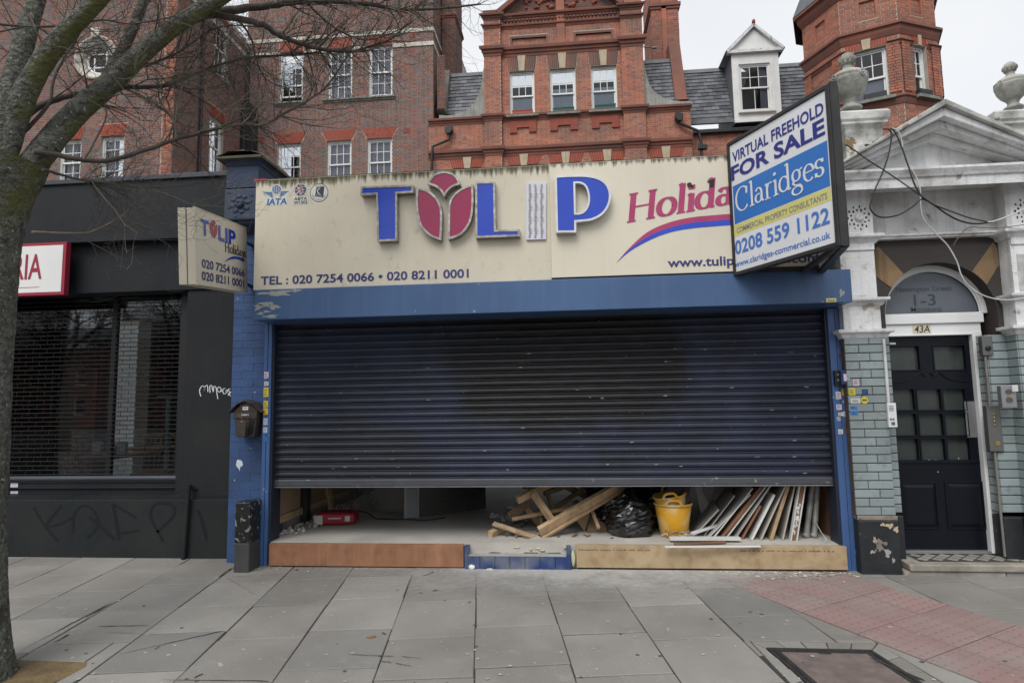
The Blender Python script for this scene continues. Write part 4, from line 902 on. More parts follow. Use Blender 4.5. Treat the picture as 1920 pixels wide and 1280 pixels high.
for sx in (e0-.06, e1_+.06):
    b = MB(); b.beam(fd(sx, zeo-.02, .06), fd((e0+e1_)/2, ap[1], .06), .16, .09, upv=(-(ap[1]-zeo)*(1 if sx < 0 else 1), 0, 1) if False else (0, 0, 1)); b.build('dormer_rake', 'white_old', dh)
b = MB(); b.box(fd, e0-.05, e1_+.05, zeo-.08, zeo+.03, -.05, .12); b.build('dormer_cornice', 'white_old', dh)
for s_ in (0, 1):
    xe = (e0-.1, e1_+.1)[s_]; xm = (e0+e1_)/2; b = MB()
    b.add([(xe, Yd-.12, zeo+.02), (xm, Yd-.12, ap[1]+.08), (xm, Yd+2.4, ap[1]+.08), (xe, Yd+2.4, zeo+.02), (xe, Yd-.12, zeo-.03), (xm, Yd-.12, ap[1]+.03), (xm, Yd+2.4, ap[1]+.03), (xe, Yd+2.4, zeo-.03)], [(0, 1, 2, 3), (7, 6, 5, 4), (0, 4, 5, 1), (1, 5, 6, 2), (2, 6, 7, 3), (3, 7, 4, 0)]); b.build('dormer_roof', 'lead', dh)
b = MB(); b.blob(((e0+e1_)/2, Yd-.1, ap[1]+.1), (.06, .1, .1), 8, 5); b.build('finial', 'terracotta', dh)
# ---------------------------------------------------------------- brick corner turret
YT = 16.0; vx = A(1690, 120, YT); tr = thing('brick_turret', 'octagonal red brick corner turret with slate cone, behind the porch', 'tower', (vx.x, YT, 0))
c22, s22 = cos(radians(22.5)), sin(radians(22.5))
fTA = Fr((vx.x, YT, 0), (c22, -s22, 0)); wA = -onfr(fTA, 1572, 150)[0]
fTA = Fr(V((vx.x, YT, 0))-fTA.U*wA, (c22, -s22, 0)); fTB = Fr((vx.x, YT, 0), (c22, s22, 0)); wB = onfr(fTB, 1757, 150)[0]
wt = (wA+wB)/2; fTA = Fr(V((vx.x, YT, 0))-fTA.U*wt, (c22, -s22, 0)); fTL = Fr(fTA.O-V((s22, -c22, 0))*wt, (s22, -c22, 0))
cen = fTA(wt/2, 0, 0)-fTA.N*(wt/2/math.tan(radians(22.5)))
fTR = Fr(fTB(wt, 0, 0), (s22, c22, 0))
zh = onfr(fTA, 1630, 92)[1]; zsl = onfr(fTA, 1640, 189)[1]; ztp = onfr(fTL, 1481, 78)[1]; ztp = max(ztp, zh+1.9); zuc = onfr(fTA, 1600, 72)[1]
wTa = (onfr(fTA, 1592, 150)[0], onfr(fTA, 1665, 135)[0], zsl, zh); dw = wTa[1]-wTa[0]; wTb = (onfr(fTB, 1716, 140)[0], onfr(fTB, 1741, 150)[0], zsl, zh)
zlo_ = 6.0
for f_, win in ((fTA, wTa), (fTB, wTb), (fTL, None), (fTR, None)):
    hs_ = [win] if win else []; ln_ = [slant(win, win[3], win[3]+.36, .03, .05)] if win else []
    pn = [(.42, wt-.42, zuc+.42, zuc+1.0)]
    mb = MB(); wallslab(mb, f_, 0, wt, 0, ztp, hs_+pn, th=.2); mb.box(f_, .4, wt-.4, zuc+.4, zuc+1.02, -.1, -.05); mb.build('wall', 'mortar', tr, fix=False)
    b = bricks(f_, 0, wt, zlo_, ztp, hs_+ln_+pn); bricks(Fr(f_(0, 0, -.05), f_.U), .42, wt-.42, zuc+.42, zuc+1.0, mb=b)
    for a_, c_ in ((0, .3), (wt-.3, wt)):
        bricks(Fr(f_(0, 0, .05), f_.U), a_, c_, zsl+.1, zh, mb=b)
    b.build('brickwork', 'brick_red', tr, fix=False, kind='stuff')
    b = MB(); p_ = pn[0]
    for a in ((p_[0], p_[0]+.06, p_[2], p_[3]), (p_[1]-.06, p_[1], p_[2], p_[3]), (p_[0]+.06, p_[1]-.06, p_[2], p_[2]+.06), (p_[0]+.06, p_[1]-.06, p_[3]-.06, p_[3])): b.box(f_, *a, -.06, .006)
    b.build('panel_moulding', 'brick_red', tr, fix=False)
    for vt, h_, pj in ((zuc+.12, .3, .14), (zh+.05 if not win else zh+.06, .12, .09), (zsl, .22, .1), (ztp, .35, .22)):
        spans_ = [(0, wt)] if vt != zh+.06 else [(0, win[0]-.02), (win[1]+.02, wt)]
        for a_, c_ in spans_:
            pf = [(-.03, vt-h_), (.02, vt-h_), (pj*.5, vt-h_*.6), (pj*.6, vt-h_*.3), (pj, vt-h_*.2), (pj, vt), (-.03, vt+.02)]
            mb = MB(); mb.profile(f_, pf, a_, c_, .4142 if a_ == 0 else 0, .4142 if c_ == wt else 0); mb.build('cornice', 'brick_sooty', tr)
    if win:
        lintel(tr, f_, win[0]-.03, win[1]+.03, zh+.02, zh+.36, .05, key=.22)
        sash(tr, f_, *win, rec=.1, nx=3 if f_ is fTA else 2, up_rows=2, lo_rows=1, lo_nx=1, split=.45, curtain=None, blind=('net', .02, .44) if f_ is fTA else ('net_blue', .45, 1))
        b = MB(); b.box(f_, win[0]-.12, win[1]+.12, zsl-.08, zsl, -.1, .18); b.build('sill', 'stone_sill', tr)
        t = thing('window_box', ('black trough planter on the wide turret sill', 'black trough planter on the narrow turret sill')[f_ is fTB], 'planter', f_(win[0]+.1, zsl, .1), 'window boxes')
        b = MB(); b.box(f_, win[0]+(.3 if f_ is fTA else -.05), win[1]-.06, zsl+.002, zsl+.17, -.08, .14, .01); b.build('trough', 'box_dark', t)
ring = [fTL(0, 0), fTA(0, 0), fTB(0, 0), fTR(0, 0)]
b = MB(); R8 = wt/2/sin(radians(22.5)); a8 = [math.atan2((p-cen).y, (p-cen).x) for p in ring[:1]][0]
oct_ = [cen+V((cos(a8+i*pi/4), sin(a8+i*pi/4), 0))*R8 for i in range(8)]
b.add([p+V((0, 0, 0)) for p in oct_]+[p+V((0, 0, ztp-.03)) for p in oct_], [(i, (i+1) % 8, 8+(i+1) % 8, 8+i) for i in range(8) if i in (4, 5, 6, 7)]+[tuple(range(8, 16))]); b.build('rear_wall', 'brick_red', tr, fix=True)
b = MB(); b.lathe((cen.x, cen.y, ztp), [(R8*1.14, .02), (R8*.86, 1.2), (R8*.6, 2.6), (.05, 5.6)], 8, smooth=False, a0=a8, a1=a8+2*pi); b.build('slate_cone', 'slate', tr)
# ================================================================ the shuttered shop
YF, YB, YW, YS = 5.20, 5.17, 5.47, 5.56      # fascia board, blue beam, steel frame, shutter
FLOOR = .28
xg0, xg1 = A(510, 800, YW).x, A(1564, 800, YW).x        # shutter between the guides
def av(f, *ps): return sum(f(*p) for p in ps)/len(ps)
bx0, bx1 = A(477, 570, YB).x, A(1597, 537, YB).x; bz0, bz1 = av(lambda x, y: A(x, y, YB).z, (476, 599), (1600, 567)), av(lambda x, y: A(x, y, YB).z, (478, 541), (1593, 507))
su = thing('shop_unit', 'single-storey shop with open gutted interior below the half-raised shutter', 'shop', ((xg0+xg1)/2, YS, 0))
wx0, wx1 = xg0-.12, xg1+.06
b = MB(); b.wbox(wx0, wx1, YW+.03, 12, -.1, FLOOR); b.build('floor_slab', 'concrete', su)
b = MB(); b.wbox(wx0-.3, wx0, YW+.6, 12, -.1, 3.4); b.build('side_wall', 'plaster_wall', su)
b = MB(); b.wbox(wx1, wx1+.25, YW+.6, 12, -.1, 3.4); b.build('side_wall', 'plaster_wall', su)
b = MB(); b.wbox(wx0-.3, wx1+.25, 12, 12.3, -.1, 3.4); b.build('back_wall', 'plaster_wall', su)
for q in ((wx0-.3, wx1+.25, YW+.1, 8.6, 3.2, 3.3), (wx0-.3, wx1+.25, 10.6, 12.3, 3.2, 3.3), (wx0-.3, -1.6, 8.6, 10.6, 3.2, 3.3), (1.2, wx1+.25, 8.6, 10.6, 3.2, 3.3)): MB().wbox(*q).build('flat_roof', 'slate_bed', su)
MB().wbox(-1.6, 1.2, 8.6, 10.6, 3.24, 3.25).build('added_roof_light', 'shop_glass', su)  # glazed roof opening added to brighten the back of the shop floor
b = MB(); b.wbox(bx0+.05, bx1-.05, YB+.28, YB+.6, bz0+.02, 3.25); b.build('lintel', 'shop_dark', su)
# ---------------------------------------------------------------- roller shutter: housing beam, guides, slats
sh = thing('roller_shutter', 'dark navy slatted roller shutter with blue housing, raised knee-high over debris', 'shutter', ((xg0+xg1)/2, YS, gz(YS)))
b = MB(); b.wbox(bx0, bx1, YB, YB+.36, bz0, bz1); b.build('housing', 'beam_blue', sh, bev=.004)
def chips(name, fr, cx, cz, w_, h_, n_, m, parent, d=.0015, seed=0, am=1):   # torn flake of missing paint
    random.seed(seed); b = MB(); k = 14; ph = [random.uniform(0, 6.28) for _ in range(4)]
    pts = []
    for i in range(k*2):
        a = pi*i/k; r = 1+am*(.28*sin(3*a+ph[0])+.22*sin(5*a+ph[1])+.16*sin(9*a+ph[2])+random.uniform(-.1, .1)); pts.append((cx+cos(a)*w_/2*r, cz+sin(a)*h_/2*r))
    b.add([fr(cx, cz, d)]+[fr(u, v, d) for u, v in pts], [(0, i+1, (i+1) % len(pts)+1) for i in range(len(pts))])
    return b.build(name, m, parent, fix=False)
fB_ = FY(YB)
for i, (x, y, w_, h_) in enumerate(((519, 549, 58, 13), (556, 542, 18, 7), (499, 570, 24, 12), (514, 575, 20, 13), (484, 576, 14, 14), (488, 588, 12, 7), (508, 593, 26, 8), (500, 584, 14, 6), (1578, 549, 9, 15), (1543, 577, 4, 3))):
    p = A(x, y, YB); s_ = YB/FPX; chips('paint_chip', fB_, p.x, max(bz0+h_*s_*.62, min(bz1-h_*s_*.62, p.z)), w_*s_, h_*s_*.8, 0, 'beam_chip', sh, d=.0015+.0004*(i % 3), seed=i)
b = MB(); p = R(1549, 559, 1568, 570, YB); b.box(fB_, p[0], p[1], max(p[2], bz0+.003), p[3], 0, .002); st = b.build('sticker', 'sale_yellow', sh); text('sticker_lettering', 'Axel', fB_, p[0]+.012, p[1]-.012, p[2]+.02, p[3]-.008, 'ink', st, d=.003)
gt = bz0-.005
for side, (xa, xb) in enumerate(((A(491, 850, YW).x, A(504.5, 850, YW).x), (A(1572, 850, YW).x-.012, A(1596, 850, YW).x))):
    b = MB(); mid = (xa+xb)/2; b.wbox(xa, mid-.002, YW, YW+.16, gz(YW), gt); b.wbox(mid+.002, xb, YW+.003, YW+.16, gz(YW), gt); gd = b.build('guide', 'frame_blue', sh, bev=.002)
    b = MB(); b.wbox(xb if side == 0 else xa-.02, xb+.02 if side == 0 else xa, YW+.02, YW+.2, gz(YW), gt); b.build('guide_channel', 'frame_dark', sh)
# slats
pit = .0672; zb_ = av(lambda x, y: A(x, y, YS).z, (512, 911), (1575, 907)); xs0, xs1 = xg0-.05, xg1+.04; fs = FY(YS)
prof = [(0, 0), (.004, .002), (.006, .006), (.0055, .0105), (-.002, .0125), (-.002, .016), (.008, .021), (.0135, .03), (.0155, .04), (.0135, .05), (.008, .059), (.001, .0635), (-.001, .0672)]
mb = MB(); n_ = len(prof); cols_ = 2
mb.add([fs(u, zb_+.062+v, d) for u in (xs0, xs1) for d, v in prof]+[fs(u, zb_+.062+v, d-.012) for u in (xs0, xs1) for d, v in prof], [(i, n_+i, n_+i+1, i+1) for i in range(n_-1)], True)
MATS = MAT
def shutter_mat():
    mt = bpy.data.materials.new('shutter_paint'); mt.use_nodes = True; t = mt.node_tree; N = t.nodes; L = t.links; bs = N['Principled BSDF']
    geo = N.new('ShaderNodeNewGeometry'); sp = N.new('ShaderNodeSeparateXYZ'); L.new(geo.outputs['Position'], sp.inputs[0])
    def nz_(s, det=6, sc=None):
        k = N.new('ShaderNodeTexNoise'); k.inputs['Scale'].default_value = s; k.inputs['Detail'].default_value = det
        if sc: mp = N.new('ShaderNodeMapping'); mp.inputs['Scale'].default_value = sc; L.new(geo.outputs['Position'], mp.inputs[0]); L.new(mp.outputs[0], k.inputs['Vector'])
        else: L.new(geo.outputs['Position'], k.inputs['Vector'])
        return k.outputs['Fac']
    def mth(op, a, c):
        k = N.new('ShaderNodeMath'); k.operation = op
        for i, v in enumerate((a, c)):
            if isinstance(v, (int, float)): k.inputs[i].default_value = v
            else: L.new(v, k.inputs[i])
        return k.outputs[0]
    def rng(f, a, c):
        k = N.new('ShaderNodeMapRange'); k.inputs[1].default_value = a; k.inputs[2].default_value = c; L.new(f, k.inputs[0]); return k.outputs[0]
    def mix(f, a, c):
        k = N.new('ShaderNodeMix'); k.data_type = 'RGBA'; L.new(f, k.inputs['Factor']) if not isinstance(f, float) else None
        for v, s in ((a, 'A'), (c, 'B')):
            if isinstance(v, tuple): k.inputs[s].default_value = (*v, 1)
            else: L.new(v, k.inputs[s])
        return k.outputs['Result']
    def blob(cx, cz, rx, rz, soft, w_=.5):   # rolled-on black paint patch with a ragged edge
        dx = mth('DIVIDE', mth('SUBTRACT', sp.outputs[0], cx), rx); dz = mth('DIVIDE', mth('SUBTRACT', sp.outputs[2], cz), rz)
        d = mth('ADD', mth('POWER', mth('ABSOLUTE', dx, 0), 3), mth('POWER', mth('ABSOLUTE', dz, 0), 2.6)); d = mth('ADD', d, mth('MULTIPLY', mth('SUBTRACT', nz_(3.2), .5), w_))
        return rng(d, 1.0, 1.0-soft)
    pc = A(1060, 690, YS); patch = blob(pc.x, pc.z+.05, 1.2, .68, .55, 1.3)
    pl = A(620, 830, YS); p2 = blob(pl.x, pl.z-.15, 1.0, .42, .7, .9)
    base = mix(rng(nz_(2.5), .35, .68), (.021, .028, .055), (.014, .017, .029))
    col = mix(mth('MULTIPLY', p2, .5), base, (.02, .02, .022)); col = mix(patch, col, (.0085, .009, .011))
    dust = mth('MULTIPLY', rng(nz_(6, 7, (1, 1, 5)), .5, .75), .3); col = mix(dust, col, (.05, .05, .054))
    wear = rng(nz_(26, 4, (.35, 1, 1.6)), .735, .75); col = mix(wear, col, (.3, .31, .32))
    L.new(col, bs.inputs['Base Color']); bs.inputs['Roughness'].default_value = .5; bs.inputs['Specular IOR Level'].default_value = .35
    MAT['shutter_paint'] = mt
shutter_mat()
random.seed(15); sc_ = MB()
for i in range(95):                          # knocked-off paint along the ribs
    x = random.uniform(xs0+.1, xs1-.1); r = random.randint(0, 20) if random.random() < .65 else random.randint(0, 3); z_ = zb_+.062+r*.0672+.04+random.uniform(-.012, .01); w_ = random.choice((.004, .006, .01, .02, .045)); h_ = random.uniform(.002, .006)
    sc_.add([fs(x, z_, .0168), fs(x+w_*.5, z_-h_*.5, .0166), fs(x+w_, z_+h_*.2, .0168), fs(x+w_*.6, z_+h_, .0166)], [(0, 1, 2, 3)])
sc_.build('paint_scuffs', 'beam_chip', sh, fix=False, kind='stuff')
s0 = mb.build('slat', 'shutter_paint', sh, loc=V(((xs0+xs1)/2, YS, zb_+.062)), fix=False); z = zb_+.062+pit
while z < bz0+.06: link_copy(s0, sh, V(((xs0+xs1)/2, YS, z))-ORG[sh.name]); z += pit
mat('shutter_bar', (.07, .075, .09), (.05, .052, .06), 4, .5, wear=((.2, .21, .21), 9, .65))
b = MB(); b.profile(fs, [(-.012, zb_), (.014, zb_), (.016, zb_+.004), (.016, zb_+.05), (.008, zb_+.06), (-.002, zb_+.062), (-.012, zb_+.06)], xs0, xs1); b.build('bottom_rail', 'shutter_bar', sh)
b = MB(); b.profile(fs, [(-.014, zb_-.012), (.02, zb_-.012), (.02, zb_-.004), (-.014, zb_-.004)], xs0, xs1); b.build('bottom_lip', 'steel_plate', sh)
fw_ = FY(YW)
for i, (x, y, wd_, ht, m_) in enumerate(((501.5, 703, 9, 12, 'lilac_sticker'), (501.5, 719, 9, 8, 'white_sticker'), (501, 735, 10, 18, 'yellow_sticker'), (500.5, 757, 9, 12, 'yellow_sticker'), (500.3, 771, 9, 12, 'yellow_sticker'), (500, 790, 8, 13, 'lilac_sticker'), (499.5, 806, 8, 11, 'white_sticker'), (499, 823, 9, 8, 'blue_sticker'),
        (1572, 741, 9, 13, 'lilac_sticker'), (1584, 735, 10, 12, 'yellow_sticker'), (1573, 763, 9, 10, 'lilac_sticker'), (1576, 776, 8, 7, 'white_sticker'), (1584, 776, 6, 10, 'white_sticker'), (1588, 803, 7, 16, 'rust'), (1576, 809, 8, 8, 'white_sticker'), (1577, 668, 7, 8, 'rust'))):
    p = A(x-(2 if x < 900 else 0), y, YW); q = YW/FPX; b = MB(); rr = random.uniform(-.004, .004); u0_, u1_ = p.x-wd_*q/2, p.x+wd_*q/2; v0_, v1_ = p.z-ht*q/2, p.z+ht*q/2
    b.prism(fw_, [(u0_, v0_+rr), (u1_, v0_), (u1_, v1_), (u0_, v1_-rr)], .0, .0012+.0003*(i % 3)); o = b.build('sticker', m_, sh, fix=False)
    if m_ != 'rust':
        b = MB()
        for k in range(3): b.box(fw_, u0_+.006, lerp(u0_, u1_, random.uniform(.5, .85)), lerp(v0_, v1_, .2+k*.25), lerp(v0_, v1_, .27+k*.25), .001, .0026)
        b.build('print', 'ink', o)
# key switch on the right guide
kb = thing('key_switch_box', 'small navy key-switch box with a white sticker on the right guide', 'switch box', A(1584, 720, YW-.01))
p = R(1577, 694, 1599, 721, YW-.07); b = MB(); b.wbox(p[0], p[1], YW-.07, YW-.001, p[2], p[3]); b.build('case', 'dark_sticker', kb, bev=.006)
b = MB(); b.box(FY(YW-.07), p[0]+.02, p[1]-.025, p[2]+.03, p[3]-.03, 0, .002); b.build('sticker', 'lilac_sticker', kb)
p = R(1565, 694, 1577, 722, YW-.03); b = MB(); b.wbox(p[0], p[1], YW-.035, YW-.001, p[2], p[3]); b.build('lock_plate', 'near_black', kb, bev=.003)
b = MB(); [b.lathe(((p[0]+p[1])/2, YW-.035, z_), [(.013, 0), (.013, .006), (0, .006)], 12, (V((1, 0, 0)), V((0, 0, 1)), V((0, -1, 0)))) for z_ in (p[2]+.04, p[3]-.04)]; b.build('lock_barrel', 'grey_metal', kb)
# ---------------------------------------------------------------- fascia sign
fF = FY(YF); fx0, fxm, fx1 = A(477.5, 440, YF).x, A(1032, 415, YF-.02).x, A(1540, 400, YF).x
fz0 = bz1+.004; fz1 = av(lambda x, y: A(x, y, YF).z, (476, 336), (1030, 312)); fz1r = av(lambda x, y: A(x, y, YF-.02).z, (1035, 309), (1368, 290))
sg = thing('shop_fascia_sign', 'long cream fascia sign with blue raised letters and a crimson tulip for one letter', 'sign', ((fx0+fx1)/2, YF, fz0))
b = MB(); b.wbox(fx0, fxm, YF, YF+.05, fz0, fz1); b.build('panel', 'cream_panel', sg, bev=.003)
fR = FY(YF-.022); zr0 = fz0+.012
b = MB(); b.wbox(fxm, fx1, YF-.022, YF+.04, zr0, fz1r); b.build('panel', 'cream_panel_clean', sg, bev=.003)
b = MB(); b.wbox(fx0+.02, fx1-.02, YF+.06, YF+.4, fz0, fz1-.03); b.build('box_frame', 'timber_frame', sg)
film('algae_film', (.075, .075, .04), (.11, .105, .06), fz1, .16, off=.93); film('algae_film_right', (.11, .1, .075), (.07, .065, .05), fz1r, .13, off=1.0)
MB().sheet(fF, [(fx0+.004, fz1-.3), (fxm-.004, fz1-.3), (fxm-.004, fz1-.003), (fx0+.004, fz1-.003)], .0012).build('algae_stain', 'algae_film', sg, fix=False)
MB().sheet(fR, [(fxm+.004, fz1r-.3), (fx1-.004, fz1r-.3), (fx1-.004, fz1r-.003), (fxm+.004, fz1r-.003)], .0012).build('algae_stain', 'algae_film_right', sg, fix=False)
b = MB(); b.wbox(fx0, fxm-.01, YF+.002, YF+.05, fz1, fz1+.008); b.wbox(fxm+.01, fx1, YF-.02, YF+.04, fz1r, fz1r+.006); b.build('mossy_top', 'mossy', sg)
def zz7(zx, zy): p = A(460+zx/3.2, 310+zy/3.2, YF); return p.x, p.z
def zz8(zx, zy): p = A(1000+zx/3.097, 280+zy/3.097, YF-.03); return p.x, p.z
def off(poly, d):                            # grow or shrink an outline
    n_ = len(poly); a = sum(poly[i][0]*poly[(i+1) % n_][1]-poly[(i+1) % n_][0]*poly[i][1] for i in range(n_)); s_ = 1 if a > 0 else -1; out = []
    for i in range(n_):
        p0, p1, p2 = poly[i-1], poly[i], poly[(i+1) % n_]
        t1_ = V((p1[0]-p0[0], p1[1]-p0[1])).normalized(); t2_ = V((p2[0]-p1[0], p2[1]-p1[1])).normalized()
        n1 = V((t1_.y, -t1_.x))*s_; n2 = V((t2_.y, -t2_.x))*s_; bi = n1+n2; L2 = max(bi.length, .5); bi = bi/L2; k = min(1/max(.35, bi.dot(n1)), 2.0); out.append((p1[0]+bi.x*d*k, p1[1]+bi.y*d*k))
    return out
def letter(name, poly, face, edge, f_, dep=.07, hole=None, label=None):
    """built-up letter: metal return with a rim, coloured face > sub-parts"""
    o_ = off(poly, .012); n_ = len(poly); b = MB()
    def ring(pa, pb, da, db): m_ = len(pa); b.add([f_(u, v, da) for u, v in pa]+[f_(u, v, db) for u, v in pb], [(i, (i+1) % m_, m_+(i+1) % m_, m_+i) for i in range(m_)])
    ring(o_, o_, .0, dep); ring(o_, off(poly, -.006), dep, dep); ring(off(poly, -.006), off(poly, -.006), dep, dep-.012)
    if hole: ho = off(hole, -.01); hi = off(hole, .006); ring(hi, ho, dep, dep); ring(ho, ho, dep, 0); ring(hi, hi, dep, dep-.012)
    root = b.build(name, edge, sg, label=label)
    b = MB()
    if not hole: b.sheet(f_, off(poly, -.004), dep-.006)
    else:
        n1, n2 = len(poly), len(hole); import bisect
        bm = bmesh.new(); vo = [bm.verts.new(f_(u, v, dep-.006)) for u, v in poly]; vi = [bm.verts.new(f_(u, v, dep-.006)) for u, v in hole]
        es = [bm.edges.new((vo[i], vo[(i+1) % n1])) for i in range(n1)]+[bm.edges.new((vi[i], vi[(i+1) % n2])) for i in range(n2)]
        bmesh.ops.triangle_fill(bm, use_beauty=True, edges=es); bm.verts.index_update(); b.add([tuple(v.co) for v in bm.verts], [tuple(v.index for v in f.verts) for f in bm.faces]); bm.free()
    b.build('face', face, root, fix=False)
    return root
def smooth_poly(pts, k=4):                   # closed Catmull-Rom, corners given twice stay sharp
    out = []; n_ = len(pts)
    for i in range(n_):
        p0, p1, p2, p3 = (V(pts[(i+q) % n_]) for q in (-1, 0, 1, 2))
        if (p1-p2).length < 1e-6: continue
        for s_ in range(k):
            t = s_/k; q = .5*((2*p1)+(p2-p0)*t+(2*p0-5*p1+4*p2-p3)*t*t+(3*p1-p0-3*p2+p3)*t**3); out.append((q.x, q.y))
    return out
T_ = [zz7(*p) for p in ((716, 150), (1012, 140), (1012, 172), (916, 178), (916, 457), (814, 461), (806, 183), (714, 187))]
letter('letter_t', T_, 'sign_blue', 'chrome_edge', fF, label='blue letter T with tarnished metal rim')
L__ = [zz7(*p) for p in ((1394, 123), (1496, 121), (1501, 408), (1642, 404), (1642, 431), (1396, 440))]
letter('letter_l', L__, 'sign_blue', 'chrome_edge', fF, label='blue letter L with tarnished metal rim')
tp = [(1116, 128), (1116, 128), (1138, 92), (1172, 72), (1205, 66), (1245, 74), (1278, 98), (1290, 130), (1290, 130), (1250, 145), (1222, 170), (1206, 194), (1206, 194), (1186, 165), (1155, 142)]
letter('tulip_petal', smooth_poly([zz7(*p) for p in tp]), 'tulip_red', 'chrome_edge', fF, dep=.09, label='top crimson petal of the tulip that forms the U')
lp_ = [(1046, 157), (1046, 157), (1100, 172), (1150, 212), (1178, 270), (1182, 350), (1177, 452), (1177, 452), (1120, 428), (1070, 375), (1050, 310), (1043, 230)]
letter('tulip_petal', smooth_poly([zz7(*p) for p in lp_]), 'tulip_red', 'chrome_edge', fF, label='left crimson petal of the tulip that forms the U')
rp_ = [(1366, 140), (1366, 140), (1310, 160), (1262, 198), (1238, 245), (1234, 330), (1233, 447), (1233, 447), (1295, 424), (1340, 372), (1362, 310), (1368, 225)]
letter('tulip_petal', smooth_poly([zz7(*p) for p in rp_]), 'tulip_red', 'chrome_edge', fF, label='right crimson petal of the tulip that forms the U')
I_ = [zz7(*p) for p in ((1686, 109), (1806, 105), (1804, 446), (1687, 450))]; b = MB(); b.prism(fF, I_, 0, .02); ib = b.build('letter_i_backing', 'white_board', sg, label='bare white backing of the missing letter I with strips of lamps')
for k, zx in enumerate((1707, 1742, 1777)):
    b = MB(); random.seed(20+k)
    for i in range(16):
        q = zz7(zx+random.uniform(-2, 2), 128+i*20); b.box(fF, q[0]-.008, q[0]+.008, q[1]-.013, q[1]+.013, .019, .026)
    for i in range(4): q0 = zz7(zx+4, 170+i*70); q1 = zz7(zx+14, 185+i*70); q2 = zz7(zx+4, 205+i*70); b.tube([fF(*q0, .026), fF(*q1, .034), fF(*q2, .026)], .002, 4)
    b.build('lamp_strip', 'led_strip', ib)
P_o = [(133, 176), (133, 176), (215, 172), (300, 172), (372, 186), (420, 220), (440, 275), (430, 335), (395, 385), (340, 415), (280, 424), (241, 427), (241, 427), (241, 486), (241, 486), (141, 487), (141, 487)]
P_h = [(236, 206), (236, 206), (275, 207), (306, 228), (322, 275), (322, 325), (304, 366), (275, 386), (240, 388), (240, 388)]
letter('letter_p', smooth_poly([zz8(*p) for p in P_o]), 'sign_blue', 'silver_edge', FY(YF-.022), hole=smooth_poly([zz8(*p) for p in P_h]), label='blue letter P with bright metal rim')
# printed lettering and swoosh
def tx(name, s, x0, y0, x1, y1, cap, Y, m, parent, **k):  # baseline ends in the photo, capital height in px
    p0, p1 = A(x0, y0, Y), A(x1, y1, Y); z_ = (p0.z+p1.z)/2; return text(name, s, FY(Y), p0.x, p1.x, z_, z_+cap*Y/FPX, m, parent, **k)
tx('telephone_lettering', 'TEL : 020 7254 0066 \u2022 020 8211 0001', 489, 532, 879, 522, 17, YF, 'navy_print', sg, bold=.022)
tx('web_lettering', 'www.tulipholidays.com', 1252, 500, 1536, 491.5, 17, YF-.022, 'navy_print', sg, bold=.022)
p0, p1 = A(1174, 417, YF-.022), A(1443, 417, YF-.022); fH = Fr((p0.x, YF-.022, p0.z), (1, 0, .14), (0, 0, 1)); fH.N = V((0, -1, 0)); serif('script_lettering', 'Holidays', fH, 0, p1.x-p0.x, 0, .148, 'pink_print', sg, thick=.34, thin=.09, shear=.12)
b = MB(); q = zz8(907, 206); disc0 = [(q[0]+.021*cos(i*pi/6), q[1]+.021*sin(i*pi/6)) for i in range(12)]; b.sheet(FY(YF-.022), disc0, .0075); b.sheet(FY(YF-.022), [zz8(*v) for v in ((1006, 186), (1052, 170), (1046, 218), (1024, 218), (1026, 196))], .0075); b.build('dark_cutout', 'near_black', sg, fix=False)
def curve2(c0, c1): return c0+c1[::-1]
def qb(pts, k=10):
    out = []
    for i in range(len(pts)-1):
        p0 = V(pts[max(i-1, 0)]); p1 = V(pts[i]); p2 = V(pts[i+1]); p3 = V(pts[min(i+2, len(pts)-1)])
        for s_ in range(k): t = s_/k; q = .5*((2*p1)+(p2-p0)*t+(2*p0-5*p1+4*p2-p3)*t*t+(3*p1-p0-3*p2+p3)*t**3); out.append((q.x, q.y))
    return out+[tuple(pts[-1])]
def ribbon(b, fr, top, bot, d): n_ = len(top); b.add([fr(u, v, d) for u, v in top]+[fr(u, v, d) for u, v in bot], [(i, n_+i, n_+i+1, i+1) for i in range(n_-1)])
up_ = qb([zz8(*p) for p in ((480, 660), (560, 570), (660, 482), (770, 430), (900, 397), (1050, 381), (1200, 372), (1500, 372))]); md_ = qb([zz8(*p) for p in ((480, 660), (562, 577), (668, 505), (780, 458), (905, 428), (1050, 414), (1200, 405), (1500, 400))]); lw_ = qb([zz8(*p) for p in ((480, 660), (570, 585), (690, 520), (800, 480), (920, 458), (1050, 446), (1200, 436), (1500, 428))])
fRp = FY(YF-.03+.008)
b = MB(); ribbon(b, fRp, up_, md_, .0025); b.build('swoosh_pink', 'pink_print', sg, fix=False)
b = MB(); ribbon(b, fRp, md_, lw_, .0025); b.build('swoosh_blue', 'sign_blue', sg, fix=False)
# association badges
def disc(b, f_, cx, cz, r, d, k=28, rx=None): b.add([f_(cx+(rx or r)*cos(2*pi*i/k), cz+r*sin(2*pi*i/k), d) for i in range(k)], [tuple(range(k))])
def bad(zx, zy): return zz7(zx, zy)
u_ = .0052/3.2*.87  # one zoomed pixel in metres on the board
c_ = bad(188, 145); b = MB(); disc(b, fF, c_[0], c_[1], 36*u_, .0015)
b.sheet(fF, [bad(*p) for p in ((95, 155), (150, 152), (160, 190), (215, 190), (225, 150), (280, 147), (245, 190), (256, 238), (122, 242), (130, 195))], .0012); ia = b.build('winged_globe_badge', 'logo_white', sg, fix=False)
b = MB(); disc(b, fF, c_[0], c_[1], 29*u_, .0025); b.build('globe', 'logo_blue', ia, fix=False)
b = MB()
for k in (-16, 0, 16): stroke(b, fF, [(c_[0]+k*u_*1.0*cos(t*.5), c_[1]+27*u_*sin(t)) for t in [i*pi/8-pi/2 for i in range(9)]], 2.5*u_, None, .0033)
